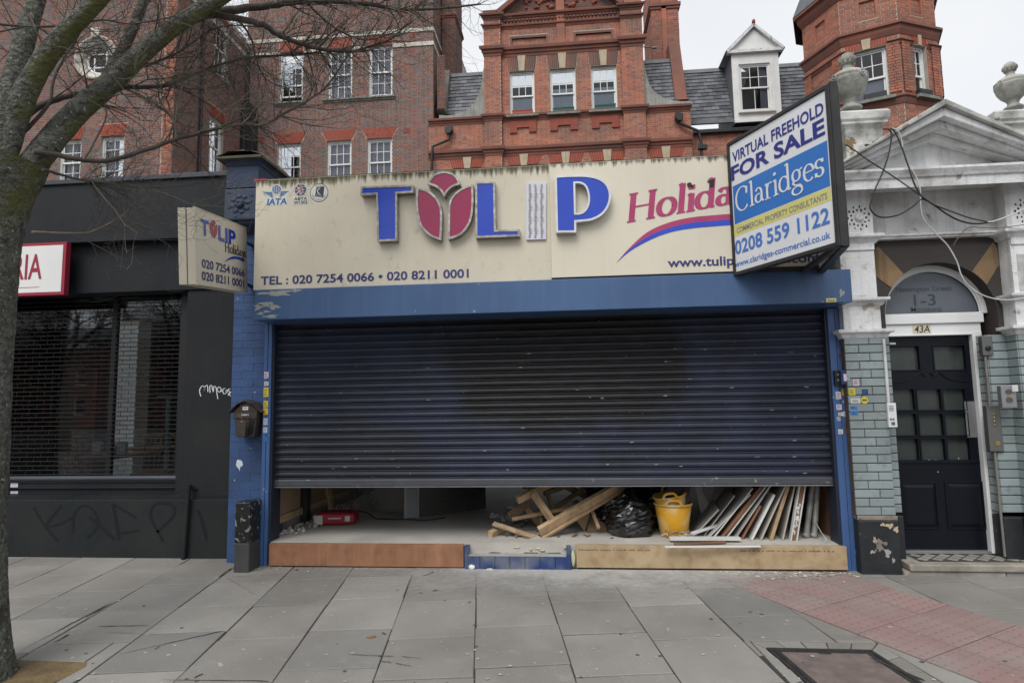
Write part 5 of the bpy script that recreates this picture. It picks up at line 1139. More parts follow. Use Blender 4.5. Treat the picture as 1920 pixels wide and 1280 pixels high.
for k in (-14, 0, 14): stroke(b, fF, [(c_[0]-26*u_, c_[1]+k*u_), (c_[0]+26*u_, c_[1]+k*u_)], 2.5*u_, None, .0037)
b.build('globe_lines', 'logo_white', ia, fix=False)
b = MB()
for s_ in (-1, 1):
    for k in range(4): y_ = 158+k*9; b.sheet(fF, [(c_[0]+s_*(86-k*14)*u_, bad(188, y_)[1]), (c_[0]+s_*(30-k*1)*u_, bad(188, y_+1)[1]), (c_[0]+s_*(28-k*3)*u_, bad(188, y_+7)[1]), (c_[0]+s_*(76-k*14)*u_, bad(188, y_+6)[1])], .0025)
b.build('wings', 'logo_blue', ia, fix=False)
p0, p1 = bad(130, 238), bad(250, 232); text('lettering', 'IATA', fF, p0[0], p1[0], p0[1], p0[1]+40*u_, 'logo_blue', ia, d=.0025, bold=.03, shear=.1)
c_ = bad(331, 148); b = MB(); disc(b, fF, c_[0], c_[1], 42*u_, .0015); b.sheet(fF, [bad(*p) for p in ((288, 192), (378, 190), (378, 234), (290, 236))], .0012); ab = b.build('flag_roundel_badge', 'logo_white', sg, fix=False)
b = MB(); disc(b, fF, c_[0], c_[1], 38*u_, .0025); b.build('roundel', 'dark_sticker', ab, fix=False)
b = MB()
for t in (0, pi/2, pi/4, -pi/4): stroke(b, fF, [(c_[0]-(36*u_*cos(t) if t != pi/2 else 0), c_[1]-36*u_*sin(t)), (c_[0], c_[1]+(36*u_ if t == pi/2 else 0))], 12*u_ if t in (0, pi/2) else 7*u_, None, .003+.0002*abs(t))
for k in (-18, 0, 18): stroke(b, fF, [(c_[0]+2*u_, c_[1]+k*u_), (c_[0]+33*u_, c_[1]+k*u_)], 3*u_, None, .0038)
stroke(b, fF, [(c_[0]+18*u_*cos(t), c_[1]+34*u_*sin(t)) for t in [i*pi/8-pi/2 for i in range(9)]], 3*u_, None, .0042); b.build('roundel_lines', 'logo_white', ab, fix=False)
b = MB(); stroke(b, fF, [(c_[0]-36*u_, c_[1]), (c_[0], c_[1])], 6*u_, None, .0046); stroke(b, fF, [(c_[0]-1*u_, c_[1]-36*u_), (c_[0]-1*u_, c_[1]+36*u_)], 5*u_, None, .005); b.build('red_cross', 'logo_red', ab, fix=False)
p0, p1 = bad(293, 211), bad(372, 208); text('lettering', 'ABTA', fF, p0[0], p1[0], p0[1], p0[1]+19*u_, 'ink', ab, bold=.02); p0, p1 = bad(291, 233), bad(374, 230); text('lettering', 'W1502', fF, p0[0], p1[0], p0[1], p0[1]+19*u_, 'ink', ab, bold=.02)
c_ = bad(443, 165); b = MB(); disc(b, fF, c_[0], c_[1], 61*u_, .0012); at_ = b.build('round_badge', 'ink', sg, fix=False); b = MB(); disc(b, fF, c_[0], c_[1], 57*u_, .0022); b.build('disc', 'logo_white', at_, fix=False)
b = MB(); b.sheet(fF, [bad(*p) for p in ((428, 134), (475, 126), (468, 192), (418, 188))], .0032); b.build('mark', 'ink', at_, fix=False)
b = MB(); stroke(b, fF, [(c_[0]+4*u_+14*u_*cos(t), c_[1]+10*u_+17*u_*sin(t)) for t in [i*pi/10+pi*.45 for i in range(12)]], 6*u_, None, .0042); b.build('mark_arc', 'logo_white', at_, fix=False)
text('lettering', 'ATOL', fF, c_[0]-20*u_, c_[0]+18*u_, c_[1]-21*u_, c_[1]-11*u_, 'logo_white', at_, d=.0042)
for w_s, a0, a1, rr in (('PROTECTED', 205, 335, 47), ('4772', 112, 62, 44)):
    for i, ch_ in enumerate(w_s):
        a = radians(a0+(a1-a0)*i/(len(w_s)-1)); px_, pz_ = c_[0]+rr*u_*cos(a), c_[1]+rr*u_*sin(a); t = a+pi/2 if a1 > a0 else a-pi/2
        text('lettering', ch_, Fr((px_, YF, pz_), (cos(t), 0, sin(t)), (-sin(t), 0, cos(t))), -4.5*u_, 4.5*u_, -5*u_, 6*u_, 'ink', at_, d=.0032)
p = bad(54, 84); q = bad(126, 92); b = MB(); b.box(fF, p[0], q[0], q[1], p[1], .0005, .0012); b.build('red_tag', 'logo_red', sg, fix=False)
# ---------------------------------------------------------------- threshold: two boards and a tiled step
YTm = YW+.015
x0, x1 = xg0+.012, A(871, 1040, YTm).x
o = MB().wbox(x0, x1, YTm-.045, YTm, gz(YTm)+.012, FLOOR-.004).build('threshold_board', 'timber_red', loc=(x0, YTm, gz(YTm)), bev=.003); tag(o, 'reddish timber board on edge below the left half of the shutter', 'board', 'threshold boards')
x2, x3 = A(1081, 1050, YTm).x, xg1+.02
tb = thing('threshold_board', 'pale stamped timber board on edge below the right half of the shutter', 'board', (x2, YTm, gz(YTm)), 'threshold boards')
MB().wbox(x2, x3, YTm-.05, YTm, gz(YTm)+.02, FLOOR-.002).build('board', 'timber_pale', tb, bev=.003)
b = MB(); random.seed(8); u = x2+.03
for (ua, ub) in ((x2+.02, x2+.62), (x3-.85, x3-.1)):
    u = ua
    while u < ub: w_ = random.uniform(.008, .018); b.box(FY(YTm-.05), u, u+w_, FLOOR-.045, FLOOR-.045+random.uniform(.008, .014), -.001, .0008); u += w_+random.choice((.004, .004, .02))
b.build('faded_stamp', 'timber_old', tb, kind='stuff')
xs_0, xs_1 = x1+.015, x2-.05
stp = thing('tiled_step', 'low blue tiled step between the two threshold boards, dusty', 'step', ((x1+x2)/2, YTm, gz(YTm)))
stop = gz(YTm)+.12; MB().wbox(xs_0, xs_1, YTm-.055, YTm+.02, gz(YTm), stop).build('step_core', 'joint', stp)
nT = 7; tw = (xs_1-xs_0)/nT; t0 = None
for i in range(nT):
    if t0 is None: b = MB(); b.wbox(xs_0+.002, xs_0+tw-.002, YTm-.064, YTm-.054, gz(YTm)+.004, stop-.012); t0 = b.build('tile', 'blue_tile', stp, loc=(xs_0, YTm, stop), bev=.002)
    else: link_copy(t0, stp, V((xs_0+i*tw, YTm, stop))-ORG[stp.name])
b = MB(); b.wbox(xs_0, xs_1, YTm-.066, YTm-.0, stop-.009, stop+.004); b.build('tile_nosing', 'dust', stp, bev=.003)
for a in (x1+.012, x2-.085): MB().wbox(a, a+.035, YTm-.07, YTm+.01, gz(YTm), FLOOR-.012).build('step_end', 'blue_tile', stp)
b = MB(); random.seed(4); N_ = 26
vs = [V((lerp(xs_0+.03, xs_1-.03, i/N_), YTm-.0+k*.05, stop+.004+(FLOOR-stop)*(k/4)**.7+random.uniform(-.008, .012))) for k in range(5) for i in range(N_+1)]
b.add(vs, [(k*(N_+1)+i, k*(N_+1)+i+1, (k+1)*(N_+1)+i+1, (k+1)*(N_+1)+i) for k in range(4) for i in range(N_)], True); b.build('broken_screed', 'dust', stp)
b = MB(); [b.blob((random.uniform(xs_0+.4, xs_1+.03), YTm+random.uniform(.01, .09), stop+random.uniform(.02, .07)), (random.uniform(.012, .035), .02, random.uniform(.005, .012)), 7, 4, .8) for _ in range(22)]; b.blob((x2-.03, YTm-.03, gz(YTm)+.09), (.022, .03, .07), 8, 6, .3); b.build('foam_filler', 'foam', stp, kind='stuff')
# ================================================================ charcoal café on the left
YK, YG = 5.72, 5.92
cf = thing('cafe_building', 'charcoal painted café front with large window and low wall', 'shop', (A(250, 1040, YK).x, YK, gz(YK)))
cx0, cx1 = -9.5, A(434, 800, YK).x; fK = FY(YK)
ztop = av(lambda x, y: A(x, y, YK-.1).z, (95, 351), (418, 331)); zfb = A(345, 447, YK-.1).z
zw1 = A(200, 558, YG).z; zw0 = A(200, 925, YG).z; xw1 = A(338, 750, YG-.05).x
b = MB(); b.wbox(cx0, cx1+.05, YK-.12, YK+.2, zfb, ztop); b.build('fascia', 'charcoal', cf, bev=.004)
b = MB(); b.wbox(cx0, cx1+.06, YK-.145, YK+.3, ztop, ztop+.05); b.build('coping', 'charcoal_top', cf, bev=.006)
b = MB(); b.wbox(cx0, cx1, YK-.02, YK+.2, zw1+.01, zfb); b.build('shutter_housing', 'charcoal', cf, bev=.003)
px0 = A(345, 750, YK).x; b = MB(); b.wbox(px0, cx1+.04, YK, YK+.35, A(400, 930, YK).z, zw1+.01); b.build('pier', 'charcoal_low', cf)
zsill = A(200, 930, YK).z
b = MB(); b.wbox(cx0, cx1+.03, YK-.03, YK+.3, gz(YK)-.02, zsill-.03); b.build('low_wall', 'charcoal_low', cf, bev=.006)
b = MB(); b.wbox(cx0, cx1+.02, YK-.0, YK+.3, zsill-.03, zsill); b.build('sill', 'charcoal', cf)
b = MB(); b.wbox(xw1, px0+.002, YG-.08, YG+.1, zsill, zw1+.01); b.build('window_jamb', 'near_black', cf)
zr = A(200, 893, YG-.06).z
b = MB(); b.wbox(cx0, xw1, YG-.06, YG+.03, zsill, zr-.05); b.wbox(cx0, xw1, YG-.075, YG-.06, zr-.055, zr-.045); b.wbox(cx0, xw1, YG-.085, YG-.06, zsill+.06, zsill+.07); b.build('window_bottom_rail', 'charcoal', cf, bev=.003)
b = MB(); b.tube([(cx0, YG-.05, zr-.02), (xw1, YG-.05, zr-.02)], .03, 10); b.build('grille_roll_bar', 'charcoal_top', cf)
for (a_, c_) in ((cx0, A(205, 700, YG).x-.02), (A(205, 700, YG).x+.03, xw1)):
    b = MB(); b.wbox(a_, c_, YG+.05, YG+.056, zr-.05, zw1); b.build('window_pane', 'shop_glass', cf)
b = MB(); b.wbox(A(205, 700, YG).x-.02, A(205, 700, YG).x+.03, YG+.03, YG+.08, zr-.05, zw1); b.build('mullion', 'near_black', cf)
for q in ((cx0, cx1, YK+.2, 7.6, ztop-.35, ztop-.25), (cx0, cx1, 11.5, 15, ztop-.35, ztop-.25), (cx0, -8.2, 7.6, 11.5, ztop-.35, ztop-.25)): MB().wbox(*q).build('roof', 'slate_bed', cf)
MB().wbox(-8.2, cx1, 7.6, 11.5, ztop-.31, ztop-.3).build('added_roof_light', 'shop_glass', cf)  # skylight put in so daylight reaches the dark café interior
b = MB(); b.wbox(cx0-.2, cx0, YK, 15, -.1, ztop); b.wbox(cx0, cx1, 14.9, 15.1, -.1, ztop); b.build('rear_wall', 'shop_dark', cf)
b = MB(); b.wbox(cx1-.12, cx1, YK+.36, 15, -.1, ztop-.3); b.build('party_wall', 'shop_dark', cf)
FLC = gz(YK)+.12
b = MB(); b.wbox(cx0, cx1, YG+.12, 14.9, -.05, FLC); b.build('cafe_floor', 'shop_dark', cf)
t0 = None
for i in range(9):
    for k in range(6):
        x_, y_ = -5.6+i*.28, YG+.3+k*.28
        if t0 is None: b = MB(); b.wbox(x_, x_+.272, y_, y_+.272, FLC, FLC+.006); t0 = b.build('floor_tile', 'cafe_tile', cf, loc=(x_, y_, FLC), bev=.002)
        else: link_copy(t0, cf, V((x_, y_, FLC))-ORG[cf.name])
# sprayed tags
def tagline(pts, thick, m, fr, name, parent, d=.0015, Y=None, thin=None):
    b = MB()
    for k, st in enumerate(pts):
        q = qb([(lambda p: (p.x, p.z))(A(x, y, Y)) for x, y in st], 5); stroke(b, fr, q, thick, thin or thick*.7, d+.0004*(k % 5))
    return b.build(name, m, parent, fix=False)
z6 = lambda *ps: [(x/3.43, 720+y/3.43) for x, y in ps]
tagline([z6((1292, 78), (1284, 40), (1300, 12), (1316, 20), (1312, 48), (1318, 18), (1334, 8), (1338, 50)), z6((1352, 55), (1350, 15), (1362, 10), (1372, 50), (1376, 15), (1390, 22), (1396, 60), (1402, 95)), z6((1410, 50), (1396, 35), (1410, 18), (1424, 35), (1412, 52), (1432, 40)), z6((1450, 25), (1434, 35), (1440, 62), (1462, 50), (1466, 35), (1450, 45)), z6((1484, 30), (1468, 35), (1482, 55), (1466, 72)), z6((1488, 50), (1470, 60), (1484, 76))], .009, 'graf_white', fK, 'spray_tag', cf, Y=YK)
fLw = FY(YK-.03)
tagline([z6((215, 790), (290, 910), (375, 1010)), z6((395, 780), (300, 905), (380, 900), (460, 860)), z6((470, 960), (480, 830), (540, 780), (600, 810), (630, 900), (560, 990)), z6((575, 850), (640, 910), (740, 1000)), z6((725, 765), (750, 900), (765, 1000)), z6((725, 770), (880, 860)), z6((760, 960), (900, 940)), z6((1050, 1010), (970, 850), (1000, 770), (1100, 775), (1120, 840), (1010, 950)), z6((1275, 810), (1300, 880), (1330, 1000))], .03, 'graf_dark', fLw, 'spray_tag', cf, Y=YK-.03)
b = MB(); p = R(20, 904, 34, 913, YG-.06); b.box(FY(YG-.06), p[0], p[1], p[2], p[3], 0, .002); p = R(20, 920, 34, 925, YG-.06); b.box(FY(YG-.06), p[0], p[1], p[2], p[3], 0, .002); b.build('sticker', 'lilac_sticker', cf)
# ---------------------------------------------------------------- security grille
gr = thing('security_grille', 'black open-link roller grille drawn down over the café window', 'grille', (xw1, YG, zsill))
fG = FY(YG-.03); pit_g = 8.65*YG/FPX; z = zr+.02; gx0_ = -6.6; r = 0; bar0 = None; lk = MB()
while z < zw1-.005:
    if bar0 is None: b = MB(); b.tube([(gx0_, YG-.03, z), (xw1-.005, YG-.03, z)], .0042, 6); bar0 = b.build('bar', 'grille', gr, loc=(xw1, YG, z))
    else: link_copy(bar0, gr, V((xw1, YG, z))-ORG[gr.name])
    x = gx0_+(.0 if r % 2 else .077)
    while x < xw1: lk.box(fG, x-.002, x+.002, z, z+pit_g, -.002, .002); x += .155
    z += pit_g; r += 1
lk.build('links', 'grille', gr, fix=False, kind='stuff')
b = MB(); b.wbox(xw1-.03, xw1, YG-.055, YG-.02, zr-.02, zw1); b.build('guide', 'grille', gr, bev=.003)
# ---------------------------------------------------------------- café name board
cs = thing('cafe_sign', 'white café sign board with red border, half hidden by the tree', 'sign', A(123, 500, YK-.16))
Yc = YK-.19; fc = FY(Yc); p = R(-300, 453, 122, 554, Yc); z1_, z0_ = A(122, 453.5, Yc).z, A(119, 552, Yc).z
b = MB(); b.wbox(p[0], p[1], Yc, Yc+.06, z0_, z1_); b.build('border', 'red_border', cs, bev=.002)
b = MB(); b.box(fc, p[0]+.03, p[1]-.032, z0_+.03, z1_-.03, -.001, .003); b.build('board', 'sign_white', cs)
tx('lettering', 'RIA', 24, 524, 78, 522, 52, Yc-.003, 'red_border', cs, bold=.012)
q = A(74, 538, Yc); b = MB(); b.box(fc, p[0]+.1, q.x, q.z-.004, q.z+.001, .002, .0045); b.build('rule', 'red_border', cs)
for z_ in (z0_+.1, z1_-.12): MB().wbox(p[0]+.3, p[1]-.1, Yc+.06, YK-.02, z_, z_+.03).build('bracket', 'near_black', cs)
# ---------------------------------------------------------------- inside the café
def chair(label, loc, rz, m='chair_wood'):
    t = thing('wooden_chair', label, 'chair', (0, 0, 0), 'café chairs')
    for sx in (-1, 1):
        MB().beam((sx*.19, -.19, 0), (sx*.18, -.18, .44), .035, .035, (0, 1, 0)).build('leg', m, t); MB().tube([(sx*.19, .21, 0), (sx*.18, .19, .44), (sx*.2, .26, .92)], [.02, .02, .016], 8).build('leg', m, t)
    b = MB(); b.wbox(-.21, .21, -.21, .2, .43, .46); b.build('seat', m, t, bev=.01)
    b = MB(); b.tube([(-.21, .255, .9), (-.1, .275, .93), (.1, .275, .93), (.21, .255, .9)], [.02, .032, .032, .02], 8); b.build('top_rail', m, t)
    for i in range(5): MB().tube([(-.12+i*.06, .2, .46), (-.13+i*.065, .265, .9)], .009, 6).build('spindle', m, t)
    b = MB(); b.tube([(-.185, .2, .2), (.185, .2, .2)], .011, 6); b.tube([(-.185, -.185, .22), (.185, -.185, .22)], .011, 6); b.build('stretcher', m, t)
    t.location = loc; t.rotation_euler = (0, 0, rz); return t
pc = A(158, 880, 7.0); FLc2 = FLC+.006
chair('brown spindle-back chair with its back to the café window', (A(158, 800, 6.75).x, 6.75, FLc2), pi-.15)
def ctable(label, x, y, w_=.7):
    t = thing('cafe_table', label, 'table', (x, y, FLc2), 'café tables')
    b = MB(); b.wbox(x-w_/2, x+w_/2, y-.35, y+.35, FLc2+.71, FLc2+.74); b.build('top', 'chair_wood', t, bev=.004)
    b = MB(); b.tube([(x, y, FLc2+.02), (x, y, FLc2+.71)], .03, 8); b.build('column', 'black_iron', t); b = MB(); b.wbox(x-.22, x+.22, y-.03, y+.03, FLc2, FLc2+.025); b.wbox(x-.03, x+.03, y-.22, y-.03, FLc2, FLc2+.025); b.wbox(x-.03, x+.03, y+.03, y+.22, FLc2, FLc2+.025); b.build('foot', 'black_iron', t)
    return x, y, FLc2+.74
T1 = ctable('café table nearest the tree trunk inside the window', A(85, 800, 7.3).x, 7.3); T2 = ctable('café table in the middle of the window', A(205, 800, 7.2).x, 7.2)
ctable('café table deep inside at the right of the window', A(300, 800, 8.6).x, 8.6)
chair('chair at the far right café table', (A(290, 800, 7.9).x, 7.9, FLc2), .3); chair('chair tucked beside the tree end of the café window', (A(60, 800, 7.9).x, 7.9, FLc2), pi/2)
def item(name, label, cat, mb_, m, loc, bev=0): return tag(mb_.build(name, m, loc=loc, bev=bev), label, cat)
for (x, y_, lab, tb_, m_, r_, h_) in ((76, 0, 'red sauce bottle on the café table by the tree', T1, 'plastic_red', .03, .16), (216, 0, 'red sauce bottle on the middle café table', T2, 'plastic_red', .03, .17)):
    xx = A(x, 790, tb_[1]).x; item('sauce_bottle', lab, 'bottle', MB().lathe((xx, tb_[1], tb_[2]), [(0, 0), (r_, 0), (r_, h_*.6), (r_*.4, h_*.8), (r_*.3, h_), (0, h_)], 12), m_, (xx, tb_[1], tb_[2]))
for (x, lab, tb_) in ((80, 'grey menu holder on the café table by the tree', T1), (232, 'grey menu holder on the middle café table', T2), (186, 'grey napkin box on the middle café table', T2)):
    xx = A(x, 780, tb_[1]).x; item('menu_holder', lab, 'menu holder', MB().wbox(xx-.06, xx+.06, tb_[1]-.03, tb_[1]+.03, tb_[2], tb_[2]+.16), 'plastic_grey', (xx, tb_[1], tb_[2]), .01)
p = R(212, 668, 255, 815, 9.5); t = thing('white_column', 'white painted brick column inside the café', 'column', (p[0], 9.5, FLC)); MB().wbox(p[0], p[1], 9.5, 9.8, FLC, p[3]+.6).build('core', 'mortar', t)
fw9 = FY(9.5); nb = 0; z = FLC
while z < p[3]+.5:
    s_ = 0 if nb % 2 else .11; x = p[0]-s_
    while x < p[1]-.02:
        a_, c_ = max(x, p[0]), min(x+.22, p[1])
        if c_-a_ > .03: MB().box(fw9, a_+.004, c_-.004, z+.004, z+.071, 0, .01).build('brick', 'cafe_white', t, fix=False)
        x += .22
    z += .075; nb += 1
p = R(55, 690, 68, 790, 9.0); item('white_post', 'white upright post inside the café near the tree', 'post', MB().wbox(p[0], p[1], 9, 9.08, FLC, p[3]+.3).wbox(p[0], p[1]+.3, 9.0, 9.06, p[2]-.02, p[2]+.05), 'cafe_white', (p[0], 9, FLC))
item('partition', 'brown brick partition at the back of the café', 'wall', MB().wbox(A(50, 700, 10.5).x, A(175, 700, 10.5).x, 10.5, 10.6, FLC, A(100, 690, 10.5).z), 'brick_sooty', (A(50, 700, 10.5).x, 10.5, FLC))
q = A(316, 745, 8.0); t = thing('side_stand', 'grey pedestal stand at the right end of the café window', 'stand', (q.x, 8, FLC)); MB().tube([(q.x, 8, FLC), (q.x, 8, q.z)], .03, 8).build('stem', 'plastic_grey', t); MB().wbox(q.x-.1, q.x+.1, 7.9, 8.1, q.z, q.z+.03).build('top', 'plastic_grey', t)
# ---------------------------------------------------------------- waste pipe on the low wall
q0, q1 = A(354, 912, YK-.06), A(344, 1047, YK-.06); t = thing('waste_pipe', 'thin leaning black pipe against the low café wall', 'pipe', q1); MB().tube([(q0.x, YK-.06, q0.z), (q1.x, YK-.06, gz(YK-.06))], .021, 10).build('pipe', 'charcoal_low', t); MB().tube([(q0.x, YK-.06, q0.z-.02), (q0.x+.002, YK-.06, q0.z+.02)], .026, 10).build('collar', 'charcoal', t); MB().tube([(q0.x, YK-.06, q0.z), (q0.x+.03, YK-.01, q0.z-.03), (q0.x+.06, YK+.02, q0.z-.04)], .018, 8).build('elbow', 'charcoal', t)
# ---------------------------------------------------------------- blue brick pilaster with navy capital
YPi = 5.56; fP = FY(YPi); pp0, pp1 = A(432, 800, YPi).x, A(491, 800, YPi).x+.03
pl = thing('brick_pilaster', 'blue painted brick pilaster with navy capital between café and shutter', 'pillar', ((pp0+pp1)/2, YPi, gz(YPi)))
MB().wbox(pp0+.004, pp1, YPi+.0008, YPi+.4, gz(YPi)-.02, A(450, 400, YPi).z).build('core', 'pilaster_blue', pl)
z = gz(YPi); r = 0; bm = {}; ztp_ = A(450, 620, YPi).z; ch = .0735; zend = A(450, 400, YPi).z
while z < zend-.02:
    wpp = pp1-pp0; cuts = [0, .1, wpp] if r % 2 else [0, .215 if wpp > .24 else wpp*.7, wpp]
    for a_, c_ in zip(cuts, cuts[1:]):
        key = (round(a_, 3), round(c_, 3)); pos = V((pp0+a_, YPi, z))
        if key not in bm: b = MB(); b.wbox(pp0+a_+.0004, pp0+c_-.0004, YPi-.002, YPi+.03, z+.0011, z+ch-.0011); bm[key] = b.build('brick', 'pilaster_blue', pl, loc=pos, bev=.0016, seg=1)
        else: link_copy(bm[key], pl, pos+V((0, random.uniform(-.0015, .0015), 0))-ORG[pl.name])
    z += ch; r += 1
# capital: carved block, frieze, cap moulding, mossy coping
Yq = YPi-.16; fq = FY(Yq); k0 = A(419, 400, Yq).x; k1 = A(479, 370, Yq).x+.03
zk0, zk1, zk2, zk3, zk4 = A(445, 413, Yq).z, A(445, 352, Yq).z, A(445, 311, Yq).z, A(445, 296, Yq-.06).z, A(445, 281, Yq-.06).z
b = MB(); b.wbox(k0+.02, k1-.02, Yq+.03, YPi+.35, zk0-.03, zk1-.005); b.prism(Fr((k0, 0, 0), (0, 1, 0)), [(Yq+.02, zk0-.02), (YPi+.1, zk0-.02), (YPi+.1, zk0-.16)], .02, k1-k0-.02); b.build('capital_block', 'capital_navy', pl, bev=.01)
b = MB(); b.box(fq, k0+.0, k1, zk0, zk1-.006, -.06, 0); b.build('carved_panel', 'capital_navy', pl, bev=.018)
kc = ((k0+k1)/2-.01, (zk0+zk1)/2); b = MB(); axq = (V((1, 0, 0)), V((0, 0, 1)), V((0, -1, 0))); b.lathe((kc[0], Yq, kc[1]), [(.045, -.002), (.042, .014), (.03, .03), (.014, .034), (.012, .026), (0, .024)], 18, axq)
for i in range(8):
    a = i*pi/4+.2; b.blob((kc[0]+cos(a)*.078, Yq-.002, kc[1]+sin(a)*.078), (.03, .005, .022), 8, 5, .5)
for i in range(14): b.blob((k0+.05+random.random()*(k1-k0-.1), Yq-.001, zk0+.03+random.random()*(zk1-zk0-.07)), (.016, .004, .011), 6, 4, .6)
b.build('rosette', 'capital_navy', pl)
b = MB(); b.wbox(k0+.01, k1-.01, Yq+.01, YPi+.8, zk1, zk2); b.build('capital_frieze', 'capital_navy', pl, bev=.006)
fqq = FY(Yq+.01); prof_c = [(-.1, zk2), (.0, zk2), (.008, zk2+.01), (.012, zk2+.03), (.03, zk2+.05), (.05, zk2+.065), (.055, zk3+.01), (-.1, zk3+.01)]
b = MB(); b.profile(fqq, prof_c, k0+.01, k1-.01, 1, 1); b.profile(Fr((k1-.01, Yq+.01, 0), (0, 1, 0)), prof_c, 0, .9, 1, 0); b.profile(Fr((k0+.01, Yq+.9, 0), (0, -1, 0)), prof_c, 0, .89, 0, 1); b.build('cap_moulding', 'capital_navy', pl)
b = MB(); random.seed(2); nx_, ny_ = 16, 14
vs = [V((lerp(k0-.06, k1+.05, i/nx_), lerp(Yq-.06, YPi+.85, k/ny_), zk3+.012+(.05 if 0 < i < nx_ and 0 < k < ny_ else .012)*random.uniform(.5, 1.2)+.045*min(1, min(i, nx_-i)/4))) for k in range(ny_+1) for i in range(nx_+1)]
b.add(vs, [(k*(nx_+1)+i, k*(nx_+1)+i+1, (k+1)*(nx_+1)+i+1, (k+1)*(nx_+1)+i) for k in range(ny_) for i in range(nx_)], True); b.wbox(k0-.06, k1+.05, Yq-.06, YPi+.85, zk3+.0, zk3+.024); b.build('coping', 'mossy', pl)
p = A(449, 869, YPi); chips('paint_splat', fP, p.x, p.z, .065, .075, 0, 'paint_splat', pl, d=.0035, seed=3, am=.3); b = MB(); b.sheet(fP, [(p.x-.012, p.z-.02), (p.x+.012, p.z-.02), (p.x+.004, p.z-.07)], .0038); b.build('paint_drip', 'paint_splat', pl, fix=False)
for i, (x, y, w_, h_) in enumerate(((446, 560, .02, .015), (478, 735, .015, .02), (440, 900, .012, .02), (470, 840, .02, .01))): p = A(x, y, YPi); chips('paint_chip', fP, p.x, p.z, w_, h_, 0, 'beam_chip', pl, d=.0035, seed=30+i)
# ---------------------------------------------------------------- letterbox
Yl = YPi-.13; fl = FY(Yl); c_ = (A(430, 790, Yl).x+A(490, 790, Yl).x)/2; zt_, zb_l = A(460, 752, Yl).z, A(460, 819, Yl).z; z2 = A(460, 771, Yl).z
lb = thing('letterbox', 'rusty brown house-shaped letterbox with its small door hanging ajar', 'letterbox', (c_, YPi, zb_l))
q = Yl/FPX; hw = 28.5*q; b = MB(); b.prism(fl, [(c_-hw*.88, z2), (c_+hw*.88, z2), (c_+hw*.62, zb_l), (c_-hw*.62, zb_l)], -.12, 0); b.prism(fl, [(c_-hw*.9, z2), (c_+hw*.9, z2), (c_+hw*.2, zt_-.012), (c_-hw*.2, zt_-.012)], -.12, .002); b.build('case', 'letterbox_tin', lb, bev=.003)
for s_ in (-1, 1):
    b = MB(); b.prism(fl, [(c_, zt_), (c_+s_*hw*.55, zt_-.028), (c_+s_*hw*.9, z2+.02), (c_+s_*hw*1.2, z2-.012), (c_+s_*hw*1.2, z2-.002), (c_+s_*hw*.88, z2+.032), (c_+s_*hw*.5, zt_-.014), (c_, zt_+.014)], -.125, .028); b.build('roof', 'letterbox_tin', lb)
zf = A(460, 780, Yl).z; b = MB(); sc_ = [(c_-hw*.82, zf)]+[(c_-hw*.82+hw*1.64*i/16, zf-.012-.012*abs(sin(i*pi/4))) for i in range(17)]+[(c_+hw*.82, zf)]; b.prism(fl, [(c_-hw*.82, z2-.003), (c_+hw*.82, z2-.003)]+sc_[::-1], .0, .008); b.build('flap', 'letterbox_tin', lb)
text('lettering', 'Letters', fl, c_-.036, c_+.036, zf+.006, zf+.026, 'logo_white', lb, d=.0095, bold=.02)
b = MB(); b.box(fl, c_-.028, c_+.026, z2+.012, z2+.045, .0, .0035); st = b.build('paper_label', 'white_sticker', lb); MB().box(fl, c_-.012, c_+.008, z2+.028, z2+.034, .002, .0045).build('print', 'ink', st)
zd1, zd0 = A(460, 786, Yl).z, zb_l+.006
b = MB(); b.prism(fl, [(c_+hw*.28, zd1), (c_+hw*.72, zd1-.004), (c_+hw*.56, zd0+.02), (c_+hw*.22, zd0+.01)], -.004, .002); b.build('dark_opening', 'near_black', lb)
fo = Fr((c_-hw*.72, Yl-.002, 0), (cos(.5), -sin(.5), 0)); b = MB(); b.prism(fo, [(0, zd1), (hw*1.32, zd1-.006), (hw*1.2, zd0+.004), (hw*.1, zd0)], 0, .004); dr_ = b.build('door', 'letterbox_tin', lb); b = MB(); b.lathe(fo(hw*.85, zd1-.02, .004), [(.008, 0), (.008, .006), (0, .007)], 10, axq); b.build('lock', 'steel_plate', dr_)
# ---------------------------------------------------------------- tarred stone bollard
bs = [G(436, 1073), G(466, 1075), G(480, 1060)]; Yb_ = 5.27; fb = FY(Yb_); x0b, x1b = A(437, 1070, Yb_).x, A(466, 1070, Yb_).x; x0t, x1t = A(441, 945, Yb_).x, A(469, 945, Yb_).x; ztb = A(455, 941, Yb_).z; zbb = gz(Yb_); dpt = .2
bo = thing('stone_post', 'short square stone guard post with flaking black tar beside the shutter', 'bollard', ((x0b+x1b)/2, Yb_+.1, zbb))
zm_ = lerp(zbb, ztb, .42)
def frus(z0, z1, m_, nm, e=0):
    t0_, t1_ = (z0-zbb)/(ztb-zbb), (z1-zbb)/(ztb-zbb); a = [lerp(x0b, x0t, t) for t in (t0_, t1_)]; c2 = [lerp(x1b, x1t, t) for t in (t0_, t1_)]; b = MB(); y0_, y1_ = Yb_-e, Yb_+dpt+e
    b.add([(a[0]-e, y0_, z0), (c2[0]+e, y0_, z0), (c2[0]+e, y1_, z0), (a[0]-e, y1_, z0), (a[1]-e, y0_, z1), (c2[1]+e, y0_, z1), (c2[1]+e, y1_, z1), (a[1]-e, y1_, z1)], [(3, 2, 1, 0), (4, 5, 6, 7), (0, 1, 5, 4), (1, 2, 6, 5), (2, 3, 7, 6), (3, 0, 4, 7)]); return b.build(nm, m_, bo, bev=.012)
frus(zbb-.02, zm_, 'bollard_stone', 'base'); frus(zm_, ztb, 'tar', 'tarred_shaft', .001)
